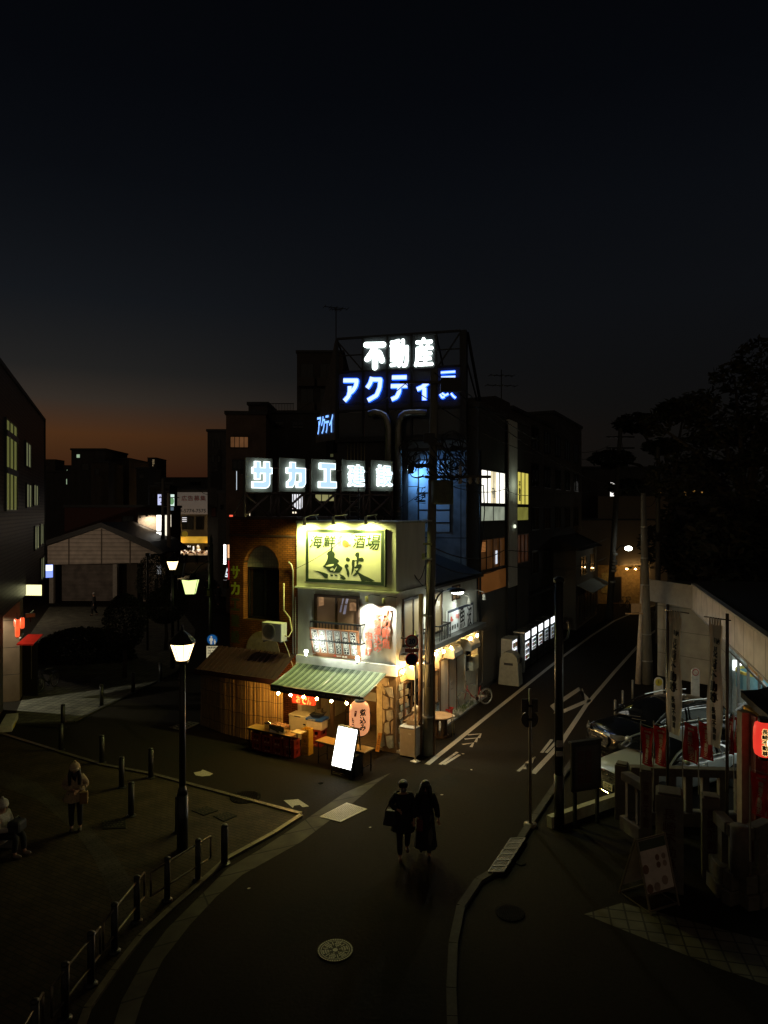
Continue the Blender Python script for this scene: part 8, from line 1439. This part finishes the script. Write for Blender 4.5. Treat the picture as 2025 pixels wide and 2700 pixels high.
p = P(461,1450,66); t2 = thing('street_lamp', 'far lantern street lamp glowing in front of the fish shop', 'street lamp', (p.x,p.y,.01), 0, 'lantern street lamps'); b = MB(); b.bar((0,0,0),(0,0,p.z-.05),.09,n=10); b.build('post', MT['lamp_post_black'], t2, smooth=True); lantern6(t2, p.z, .36, .50, LAMPG2)
q = G(556,1772); gp3 = thing('sign_pole', 'dark green pole with a spiked finial, footpath sign and a hung lantern', 'pole', (q.x,q.y,0)); zt_ = EYE-(1440-CY)/F*q.y; b = MB(); b.bar((0,0,0),(0,0,3.9),.09,n=12); b.bar((0,0,3.9),(0,0,zt_),.12,.10,n=12); b.ball((0,0,zt_+.05),.12,n=10); b.lathe([(.05,.1),(.09,.25),(.02,.55),(.002,.6)], (0,0,zt_), n=10); GP_ = mat('pole_green', (.035,.055,.03), .5); b.build('pole', GP_, gp3, smooth=True)
zb3 = lambda py: EYE-(py-CY)/F*q.y
b = MB(); b.beam((-1.15,0,zb3(1515)),(.0,0,zb3(1508)),.06); b.box((-.17,-.12,zb3(1572)),(.07,.12,zb3(1552))); b.tube([(-.1,0,zb3(1480)),(-.5,0,zb3(1490)),(-.87,0,zb3(1513))], .03); b.build('arm', GP_, gp3); b = MB(); b.box((-.16,-.125,zb3(1571)),(-.02,-.121,zb3(1556))); b.build('box_cover', mat('lime_cover', (.25,.30,.06), .5), gp3)
d1 = disc(gp3, zb3(1685), .30, glow_mat('footpath_blue_selflit', (.02,.16,.42), .36, False), mat('footpath_rim', (.05,.2,.4), .5), .10, 'footpath_sign', 0); d1.location.y = -.14; d = MB(); d.ball((-.04,.13,.012),.045,0,8,5,(1,1,.2)); d.poly([(-.12,.07,.011),(.03,.07,.011),(.05,-.07,.011),(.015,-.06,.011),(.0,.0,.011),(.0,-.22,.011),(-.04,-.22,.011),(-.045,-.05,.011),(-.05,-.22,.011),(-.09,-.22,.011),(-.09,.0,.011),(-.11,-.06,.011),(-.14,-.07,.011)]); d.ball((.12,-.02,.012),.03,0,8,5,(1,1,.2)); d.poly([(.09,-.06,.011),(.16,-.06,.011),(.18,-.13,.011),(.15,-.13,.011),(.15,-.22,.011),(.10,-.22,.011),(.10,-.13,.011),(.075,-.13,.011)]); d.build('pictogram', glow_mat('picto_cream_selflit', (.72,.68,.52), .55, False), d1)  # disc and pictogram glow faintly: received light put into the material
b = MB(); b.box((-.17,-.15,zb3(1734)),(.40,-.135,zb3(1702))); pl_ = b.build('plate', glow_mat('plate_cream_selflit', (.74,.64,.38), .55, False), gp3); d = MB(); zc_ = (zb3(1734)+zb3(1702))/2; fn = lambda x, z, l: (x, -.152-l, z); d.chars('自転車を除く', fn, .115, zc_+.22, .48, .10, 0, .003); d.txt('16', fn, -.03, zc_+.08, .13, .10, 0, .003); d.txt('19', fn, .27, zc_+.08, .12, .10, 0, .003); d.txt('-', fn, .12, zc_+.08, .08, .02); d.chars('日曜休日', fn, .115, zc_-.05, .48, .09, 0, .003); d.txt('7', fn, -.03, zc_-.19, .06, .10, 0, .003); d.txt('9', fn, .27, zc_-.19, .07, .10, 0, .003); d.txt('-', fn, .12, zc_-.19, .08, .02); d.build('lettering', mat('plate_ink', (.05,.045,.06), .6), pl_); b = MB(); b.box((-.1,-.13,zb3(1760)),(.05,-.12,zb3(1750))); b.build('tag', WHT, gp3)  # plate glows as well, standing in for light falling on it
hl_ = thing('hanging_lantern', 'big pale green glowing lantern hung from the arm of the green pole', 'lantern', (q.x-.97,q.y-.02,0), 8); z0_ = zb3(1565); lantern_head(hl_, z0_, .36, GREENG, 1.75)
p = P(470,1515,44); hd_ = thing('hanging_lantern', 'unlit dusky lantern seen left of the pale green glowing one', 'lantern', (p.x,p.y,0), 5); lantern_head(hd_, p.z, .40, mat('lantern_glass_dim', (.14,.15,.09), .3), 1.8); b = MB(); b.bar((0,0,0),(0,0,p.z-.05),.07,n=10); b.build('post', BLACK, hd_)
p = P(463,1384,74); hd2 = thing('hanging_lantern', 'small unlit pale lantern hung by the paired poles', 'lantern', (p.x,p.y,0), 0); lantern_head(hd2, p.z, .32, mat('lantern_glass_pale', (.30,.27,.20), .4), 2.2); b = MB(); b.bar((0,0,p.z+.6),(-.6,0,p.z+.7),.03); b.bar((-.6,0,0),(-.6,0,p.z+.7),.06); b.build('arm', BLACK, hd2)
p = P(389,1620,38); o = thing('pole', 'short black pole before the right end of the pavilion', 'pole', (p.x,p.y,0)); b = MB(); b.bar((0,0,0),(0,0,EYE-(1462-CY)/F*38),.06,n=10); b.build('post', BLACK, o); b = MB(); b.box((-.09,-.09,EYE-(1466-CY)/F*38),(.13,.09,EYE-(1458-CY)/F*38)); b.build('cap', BLACK, o)
q = V((-26.5,46.5,0)); t3 = thing('street_lamp', 'added lantern street lamp on the square, unseen behind the siding building', 'street lamp', q, 0, 'lantern street lamps'); b = MB(); b.bar((0,0,0),(0,0,4.6),.08,n=12); b.build('post', MT['lamp_post_black'], t3, smooth=True); lantern6(t3, 4.65, .27, .40, LAMPG); lamp('pavilion_fill_lamp', 'POINT', (.35,.35,4.5), 400, (1,.78,.55), t3, .1)  # unseen lamp added to light the pavilion front
q = V((-16.16,26.9,3.9)); o = thing('added_downlight', 'added round downlight, out of view under the siding building overhang', 'lamp', q); b = MB(); b.lathe([(.15,.2),(.16,0),(.12,-.02)], n=16); b.build('housing', DKMET, o); lamp('paver_fill_lamp', 'SPOT', (0,0,-.06), 560, (1,.95,.72), o, .05, spot=92, blend=.5, aim=(2.9,.1,-3.9))  # out-of-view lamp added to light the grey pavers
# bollards
BLM = mat('bollard_black', (.012,.012,.011), .45, var=.2)
def bollard(px, py, label, h=.85, r=.075):
    q = G(px, py); o = thing('bollard', label, 'bollard', (q.x,q.y,.01), 0, 'black bollards along the paving'); b = MB(); b.bar((0,0,0),(0,0,h-.03),r,n=16); b.lathe([(r,h-.03),(r*.9,h),(r*.3,h+.012),(.001,h+.014)], n=16); b.build('post', BLM, o, smooth=True); b = MB(); b.lathe([(r+.05,0),(r+.05,.015),(r,.03)], n=16); b.build('base', DKMET, o)
for px, py, lb in ((592,2278,'bollard alone at the end of the railing next to the gutter'),(470,2194,'bollard just left of the foot of the lit lamp post'),(346,2152,'bollard between the two person in pale hat side rows, centre of the dark paving'),(398,2051,'bollard at the start of the steel paving edge'),(321,2077,'bollard with a bright glint at its foot'),(269,2013,'bollard on the plaza edge behind the pale hatted standing person'),(161,1979,'bollard on the plaza edge just below the lit pavers'),(166,1921,'bollard standing on the lit grey pavers'),(268,1862,'bollard at the right corner of the lit grey pavers'),(351,1827,'bollard in the dark beyond the lit pavers'),(423,1798,'bollard below the topiary trees nearest the lamp')): bollard(px, py, lb)
# ================================================================== GUARD RAIL
RLM = mat('rail_bronze', (.16,.13,.09), .3, metal=.8, var=.3)
def guard(pts, label, caps):
    o = thing('guard_rail', label, 'railing', tuple(G(*pts[0]).to_2d())+(.01,), 0, 'guard rails along the plaza kerb'); p0 = o.location.copy(); q = [G(*p)-V((p0.x,p0.y,0)) for p in pts]
    for p in q: b = MB(); b.bar(p, p+V((0,0,.82)), .058, n=12); b.lathe([(.06,.82),(.062,.85),(.03,.875)], tuple(p), n=12); b.lathe([(.11,0),(.11,.02),(.06,.05)], tuple(p), n=10); b.build('post', BLM, o, smooth=True)
    d0, d1 = (q[1]-q[0]).normalized()*caps[0], (q[-1]-q[-2]).normalized()*caps[1]; ln = [q[0]-d0]+q+[q[-1]+d1]; b = MB()
    for h in (.76, .30): b.tube([p+V((0,0,h)) for p in ln], .02, 8)
    for e in (ln[0], ln[-1]): b.bar(e+V((0,0,.30)), e+V((0,0,.76)), .02, n=8)
    b.build('rail', RLM, o, smooth=True)
guard([(441,2376),(522,2322)], 'short guard rail of two posts under the lit lamp post', (.42,.38)); guard([(302,2512),(361,2432)], 'guard rail of two posts in front of the dark paving band', (.40,.32)); guard([(172,2690),(240,2598)], 'guard rail of two posts below the dark paving band', (.36,.30)); guard([(20,2940),(92,2800)], 'guard rail cut by the bottom left corner of the view', (.5,.28))
# ================================================================== TOPIARY TREES AND HEDGE
LG = [mat('leaf_green', (.018,.024,.009), .9, var=.35), mat('leaf_green_light', (.028,.033,.012), .9, var=.3)]
def topiary(px, py, w_, h0, h1, label, seed, dens=2300):
    rg = random.Random(seed); q = G(px, py); o = thing('topiary_tree', label, 'tree', (q.x,q.y,0), 0, 'clipped trees on the pavement'); b = MB(); b.tube([(0,0,0),(.03,.02,h0*.6),(0,0,h0+.5),(0,0,(h0+h1)/2)], [.11,.09,.08,.05], 8); [b.tube([(0,0,h0+.1),(w_*.3*cos(k),w_*.3*sin(k),h0+.6),(w_*.4*cos(k),w_*.4*sin(k),(h0+h1)/2)], [.05,.035,.02], 5) for k in (0,1.3,2.6,3.9,5.2)]; b.build('trunk', BARK, o, smooth=True); b = MB(); hc, hr = (h0+h1)/2, (h1-h0)/2
    for i in range(int(dens*w_*hr)):
        t, u = rg.uniform(0,2*pi), rg.uniform(-1,1); bulge = (1-abs(u)**2.6)**.5*(1+.10*sin(3*t+seed)+.07*sin(5*u+seed)); rr = w_/2*bulge*rg.uniform(.70,1.03); p = V((rr*cos(t), rr*sin(t), hc+hr*u)); a = V((rg.uniform(-1,1),rg.uniform(-1,1),rg.uniform(-.7,.7))).normalized()*rg.uniform(.04,.085); c = V((rg.uniform(-1,1),rg.uniform(-1,1),rg.uniform(-1,1))).normalized()*.035; b.poly([p-a,p+c,p+a,p-c], rg.randint(0,1))
    b.build('crown', LG, o); return o
topiary(328,1788,1.85,1.35,3.9,'clipped egg shaped tree with a bare trunk nearest the lit pavers',1); topiary(437,1714,2.15,1.5,3.5,'clipped round tree with lamp post behind its right side',2); topiary(410,1625,2.5,1.0,4.6,'darkest clipped tree in front of the pavilion corner',3,1900)
hg = thing('hedge', 'low dark rounded hedge mound in front of the pavilion', 'hedge', tuple(G(190,1752).to_2d())+(0,)); rg = random.Random(7); b = MB()
for i in range(9000): t, u = rg.uniform(0,2*pi), rg.uniform(0,1); k = (1-u*u)**.5*rg.uniform(.75,1.02); p = V((2.75*k*cos(t), 1.2+1.5*k*sin(t), 1.55*u*(1+.08*sin(4*t)))); a = V((rg.uniform(-1,1),rg.uniform(-1,1),rg.uniform(-.7,.7))).normalized()*.10; c = V((rg.uniform(-1,1),rg.uniform(-1,1),rg.uniform(-1,1))).normalized()*.045; b.poly([p-a,p+c,p+a,p-c], rg.randint(0,1))
b.build('foliage', LG, hg); b = MB(); [b.tube([(x,1.2,0),(x*1.1,1.2,.5),(x*1.2,1.3,1.0)], [.05,.04,.02], 5) for x in (-1.6,-.8,0,.8,1.6)]; b.build('stems', BARK, hg)
# ================================================================== PEOPLE
SKIN = mat('skin', (.36,.20,.13), .6, var=.1); HAIRM = mat('black_hair', (.006,.005,.005), .5, var=0); 
def skinned(name, verts, edges, radii, m, parent, root=0, lv=1):
    me = bpy.data.meshes.new(name); me.from_pydata([tuple(v) for v in verts], edges, []); me.materials.append(m); o = bpy.data.objects.new(name, me); COL.objects.link(o); o.parent = parent
    sk = o.modifiers.new('skin', 'SKIN'); sk.use_smooth_shade = True
    for i, r in enumerate(radii): me.skin_vertices[0].data[i].radius = (r, r) if isinstance(r, (int, float)) else r
    me.skin_vertices[0].data[root].use_root = True
    sb_ = o.modifiers.new('round', 'SUBSURF'); sb_.levels = lv; sb_.render_levels = lv; return o
def person(label, loc, deg, h=1.7, arms=None, legs=None, coat=None, coat_len=.75, hair='short', hat=None, trousers=None, shoe=None, mask=False, near=True, seated=False, group=None, lean=0, coat_w=1.0):
    o = thing('person', label, 'person', loc, deg, group); s = h/1.7; o.scale = (s, s, s)
    pz_ = .50 if seated else .94; dz = pz_-.94; ly = -lean
    el, er, wl, wr = arms or ((-.235,.02,1.14), (.235,.02,1.14), (-.25,-.06,.90), (.25,-.06,.90))
    up = lambda p: V((p[0], p[1], p[2]+dz)); J = {}
    J['pel'] = up((0,0,.94)); J['spi'] = up((0,ly*.4,1.16)); J['che'] = up((0,ly*.8,1.34)); J['nek'] = up((0,ly-.01,1.455)); J['hb'] = up((0,ly*1.2-.03,1.53)); J['hm'] = up((0,ly*1.25-.035,1.60)); J['ht'] = up((0,ly*1.25-.02,1.665))
    J['sl'], J['sr'] = up((-.165,ly*.9,1.385)), up((.165,ly*.9,1.385)); J['el'], J['er'], J['wl'], J['wr'] = [up(p) for p in (el,er,wl,wr)]
    lg = legs or ([(-.09,0,.90),(-.10,-.03,.50),(-.10,.02,.09)], [(.09,0,.90),(.10,-.03,.50),(.10,.02,.09)])
    names = list(J); vs = [J[k] for k in names]; idx = {k: i for i, k in enumerate(names)}
    rad = {'pel':(.125,.10),'spi':(.115,.09),'che':(.135,.10),'nek':.052,'hb':.062,'hm':(.082,.095),'ht':.060,'sl':.058,'sr':.058,'el':.042,'er':.042,'wl':.027,'wr':.027}; rr = [rad[k] for k in names]
    E_ = [(idx[a], idx[b]) for a, b in (('pel','spi'),('spi','che'),('che','nek'),('nek','hb'),('hb','hm'),('hm','ht'),('che','sl'),('sl','el'),('el','wl'),('che','sr'),('sr','er'),('er','wr'))]
    def add(p, r, pr): vs.append(V(p)); rr.append(r); E_.append((pr, len(vs)-1)); return len(vs)-1
    feet = []
    for L_ in lg:
        a = add(V(L_[0])+(V((0,0,dz)) if not seated else V()), .085, 0); k = add(L_[1], .058, a); n_ = add(L_[2], .038, k); f_ = V(L_[2])+V((0,-.13,-.055)); add(f_, .032, n_); feet.append((V(L_[2]), f_))
    if near:
        for sd, wk, ek in ((-1,'wl','el'),(1,'wr','er')):
            w_ = J[wk]; d_ = (w_-J[ek]).normalized(); sx = d_.cross(V((0,1,0))); sx = sx.normalized() if sx.length > .1 else V((1,0,0)); pm = add(w_+d_*.07, (.034,.016), idx[wk]); cur = V((0,-.35,0))
            for k, (of, ln) in enumerate(((-.027,.060),(-.009,.070),(.009,.066),(.027,.052))): f1 = add(w_+d_*(.085+ln*.5)+sx*of+cur*.03, .0085, pm); add(w_+d_*(.085+ln*.9)+sx*of*.95+cur*.07, .0075, f1)
            t1_ = add(w_+d_*.045-sx*sd*.042+cur*.05, .011, pm); add(w_+d_*.085-sx*sd*.052+cur*.10, .009, t1_)
    else:
        for wk, ek in (('wl','el'),('wr','er')): d_ = (J[wk]-J[ek]).normalized(); add(J[wk]+d_*.13, .03, idx[wk])
    skinned('body', vs, E_, rr, SKIN, o, 0, 1)
    cm = coat or mat('coat_black', (.006,.006,.007), .9, var=.2); tm = trousers or mat('trousers_black', (.008,.008,.009), .9, var=.2)
    cn = ['pel','spi','che','nek2','sl','sr','el','er','wl','wr']; cv = [J['pel'],J['spi'],J['che'],J['nek'].lerp(J['che'],.25),J['sl'],J['sr'],J['el'],J['er'],J['wl'],J['wr']]; cw = coat_w
    skinned('coat', cv, [(0,1),(1,2),(2,3),(2,4),(4,6),(6,8),(2,5),(5,7),(7,9)], [(.175*cw,.14*cw),(.168*cw,.135*cw),(.175*cw,.14*cw),(.09*cw,.085*cw),.09*cw,.09*cw,.072*cw,.072*cw,.052*cw,.052*cw], cm, o, 0, 2)
    if coat_len > 0 and not seated:
        b = MB(); n = 20; z1_ = 1.05; z0_ = 1.05-coat_len; rows = 6
        for i in range(rows+1):
            t = i/rows; z = z1_+(z0_-z1_)*t; rx, ry = (.165+.075*t)*cw, (.13+.06*t)*cw
            b.v += [((rx*(1+.05*sin(k*3.1+i*.4)*t))*cos(2*pi*k/n), ry*(1+.05*sin(k*2.3)*t)*sin(2*pi*k/n), z+.012*sin(k*1.7)*t) for k in range(n)]
        for i in range(rows): b.f += [(i*n+k,i*n+(k+1)%n,(i+1)*n+(k+1)%n,(i+1)*n+k) for k in range(n)]; b.m += [0]*n
        b.build('coat_skirt', cm, o, smooth=True)
    tv = [J['pel']]; te = []; tr_ = [(.14,.115)]
    for L_ in lg:
        a = len(tv); tv += [V(L_[0])+(V((0,0,dz)) if not seated else V()), V(L_[1]), V(L_[2])+V((0,0,.03))]; tr_ += [.10,.078,.066]; te += [(0,a),(a,a+1),(a+1,a+2)]
    skinned('trousers', tv, te, tr_, tm, o, 0, 1)
    b = MB(); [b.ball((A_+B_)/2-V((0,0,.012)), .055, n=10, sc=(.85,2.1,.85)) for A_, B_ in feet]; b.build('shoes', shoe or mat('shoe_dark', (.02,.016,.014), .6), o, smooth=True)
    hc = J['hm']; b = MB()
    if hair == 'short': b.ball(hc+V((0,.022,.045)), .108, n=14, k=10, sc=(1,1.05,.92)); b.ball(hc+V((0,-.035,.085)), .082, n=12, k=8, sc=(1.1,.9,.6))
    elif hair == 'long': b.ball(hc+V((0,.03,.03)), .115, n=14, k=10, sc=(1,1,1.05)); b.tube([hc+V((0,.05,.02)), hc+V((0,.08,-.18)), hc+V((0,.08,-.42))], [.115,.135,.115], 12); [b.tube([hc+V((sx*.085,-.02,.05)), hc+V((sx*.112,-.03,-.12)), hc+V((sx*.11,-.06,-.36))], [.04,.05,.035], 8) for sx in (-1,1)]
    elif hair == 'grey': b.ball(hc+V((0,.03,.035)), .105, n=12, k=8)
    if hair: b.build('hair', mat('grey_hair', (.30,.28,.26), .7) if hair == 'grey' else HAIRM, o, smooth=True)
    if hat: b = MB(); b.ball(hc+V((0,.015,.055)), .125, n=16, k=10, sc=(1,1.05,1)); b.lathe([(.118,.0),(.130,.02),(.130,.06),(.118,.075)], hc+V((0,.01,-.01)), n=18); b.ball(hc+V((0,.02,.19)), .035, n=8); b.build('knit_hat', hat, o, smooth=True)
    if near:
        b = MB(); fy = hc.y-.098; [b.ball((sx*.033,fy+.012,hc.z+.005), .011, 1, 6, 4) for sx in (-1,1)]; b.prism([(-.012,fy+.01,hc.z-.03),(.012,fy+.01,hc.z-.03),(.004,fy+.012,hc.z+.01),(-.004,fy+.012,hc.z+.01)], (0,-.024,-.004), 0); b.beam((-.022,fy+.008,hc.z-.055),(.022,fy+.008,hc.z-.055),.009,.01,2); [b.ball((sx*.088,hc.y+.01,hc.z-.005), .026, 0, 6, 5, (.4,.7,1)) for sx in (-1,1)]; b.build('face', [SKIN, BLACK, mat('lips', (.28,.09,.07), .5)], o)
        if mask: b = MB(); b.ball((0,fy+.035,hc.z-.048), .062, n=12, k=8, sc=(1.05,.75,.85)); b.build('mask', mat('mask_grey', (.10,.105,.11), .8), o, smooth=True)
    return o
WALK_A = ([(-.09,0,.90),(-.09,-.14,.52),(-.08,-.12,.09)], [(.09,0,.90),(.10,.0,.50),(.11,.22,.14)]); WALK_B = ([(-.09,0,.90),(-.10,.02,.50),(-.10,.20,.13)], [(.09,0,.90),(.09,-.13,.52),(.08,-.10,.09)])
q = G(1063,2262); man = person('person with short black hair, grey mask and dark coat walking with a shoulder bag', (q.x,q.y,0), 4, 1.70, ((-.29,.02,1.20),(.24,.0,1.14),(-.14,-.20,1.16),(.23,-.10,.90)), WALK_A, None, .42, 'short', None, mat('wide_trousers', (.007,.007,.008), .95), mat('shoe_tan', (.10,.05,.025), .6), True, True, coat_w=1.12)
b = MB(); b.prism([(-.46,-.10,.78),(-.18,-.12,.74),(-.16,-.06,1.06),(-.40,-.04,1.08)], (0,.13,0)); o = thing('shoulder_bag', 'black shoulder bag hanging at the side of the short haired person', 'bag', man.location, 4); b.build('bag', mat('bag_black', (.008,.008,.008), .7), o, bevel=.02); b = MB(); b.tube([(-.40,.0,1.06),(-.24,-.06,1.38),(-.14,.02,1.47),(-.10,.11,1.36),(-.24,.06,1.06)], .014, 6); b.build('strap', BLACK, o)
q = G(1122,2258); wom = person('person with long dark hair and a long black coat walking beside the masked one', (q.x,q.y,0), -3, 1.66, ((-.24,.0,1.14),(.25,.03,1.13),(-.17,-.14,.94),(.29,.0,.88)), WALK_B, None, .82, 'long', None, mat('pale_socks', (.06,.055,.045), .9), None, False, True, coat_w=1.10)
b = MB(); b.box((-.20,-.24,.66),(-.06,-.20,.92)); o = thing('red_bag', 'small dark red bag held in front by the long haired person', 'bag', wom.location, -3); b.build('bag', mat('bag_dark_red', (.10,.008,.012), .6), o, bevel=.015); b = MB(); b.tube([(-.18,-.22,.92),(-.15,-.22,.99),(-.09,-.22,.99),(-.07,-.22,.92)], .006, 5); b.build('handle', BLACK, o)
KNIT = mat('hat_cream', (.46,.36,.22), .95, var=.3, scale=40, bump=.6); FLEECE = mat('fleece_cream', (.36,.27,.17), .95, var=.35, scale=26, bump=.7)
q = G(200,2192); w2 = person('standing person in a cream knit hat and pale fluffy jacket looking down at both hands', (q.x,q.y,.012), 16, 1.63, ((-.27,-.03,1.17),(.26,-.04,1.16),(-.06,-.25,1.14),(.10,-.26,1.10)), None, FLEECE, .26, 'long', KNIT, None, None, False, True, lean=.10, coat_w=1.22)
b = MB(); b.box((.12,-.30,.74),(.30,-.16,1.02)); o = thing('tote_bag', 'small ochre tote bag hanging from the arm of the fluffy jacket', 'bag', w2.location, 16); b.build('bag', mat('tote_ochre', (.20,.12,.04), .8), o, bevel=.02); b = MB(); b.tube([(.15,-.23,1.02),(.17,-.22,1.16),(.24,-.22,1.16),(.27,-.23,1.02)], .010, 5); b.build('handle', BLACK, o)
q = G(10,2262); st_ = person('seated person in a white knit hat and white fleece at the left edge', (q.x-.10,q.y+.1,.012), 82, 1.62, ((-.24,-.06,1.12),(.24,-.06,1.12),(-.10,-.30,1.10),(.10,-.30,1.08)), ([(-.09,-.06,.50),(-.10,-.44,.50),(-.10,-.40,.09)], [(.09,-.06,.50),(.11,-.46,.50),(.11,-.50,.09)]), mat('fleece_white', (.42,.38,.33), .95, var=.3, scale=26, bump=.6), 0, 'short', mat('hat_white', (.50,.46,.40), .95, var=.25, scale=40, bump=.5), None, mat('shoe_grey', (.16,.13,.10), .7), False, True, True, coat_w=1.15)
o = thing('stone_bench', 'low dark stone seat under the seated person in white', 'bench', (q.x-.16,q.y+.12,.012), 82); b = MB(); b.box((-.5,-.18,.30),(.5,.30,.40)); b.build('seat', CONC, o, bevel=.02); b = MB(); b.box((-.45,-.1,0),(-.3,.25,.298)); b.build('leg', CONC, o); b = MB(); b.box((.3,-.1,0),(.45,.25,.298)); b.build('leg', CONC, o)
b = MB(); b.box((-.16,-.52,.56),(.16,-.22,.82)); o = thing('rucksack', 'dark rucksack on the lap of the seated person in white', 'bag', (q.x-.10,q.y+.1,.012), 82); b.build('bag', mat('bag_greyblack', (.02,.02,.022), .7), o, bevel=.06); b = MB(); b.tube([(-.1,-.37,.82),(-.05,-.37,.88),(.05,-.37,.88),(.1,-.37,.82)], .012); b.build('handle', BLACK, o)
q = P(248,1350,50.5); person('lone person in a dark coat walking past the pale pavilion shutter', (q.x,q.y,.01), -60, 1.72, None, WALK_A, None, .5, 'grey', None, None, None, False, False)
q = P(575,1350,56); person('person in black walking away down the shopping street nearest the brick building', (q.x,q.y,.01), 175, 1.72, None, WALK_B, None, .5, 'short', None, None, None, False, False)
for i, (px, Y, dg, hr, lb) in enumerate(((546,62,180,'short','dark person walking away beside the green pole'),(563,60,170,'long','long coated person walking away right of the green pole'),(490,66,200,'short','dark person standing left of the pale green lantern'),(512,70,150,'long','person with light hair bending behind the pale green lantern'),(470,72,180,'short','dark person half hidden behind the unlit lantern'),(439,80,90,'short','dark person walking between the paired poles'),(480,100,180,'long','shopper silhouetted at the left of the fish counter'),(491,101,180,'short','shopper silhouetted second at the fish counter'),(504,104.9,0,'short','shop worker in black behind the fish counter'),(519,99,175,'short','shopper silhouetted in the middle of the fish counter'),(550,96,185,'long','shopper silhouetted at the right end of the fish counter'))):
    q = P(px,1350,Y); person(lb, (q.x,q.y,.01), dg, 1.68+.05*(i%3), None, WALK_A if i % 2 else None, None, .45, hr, None, None, None, False, False, group='people in the shopping street')
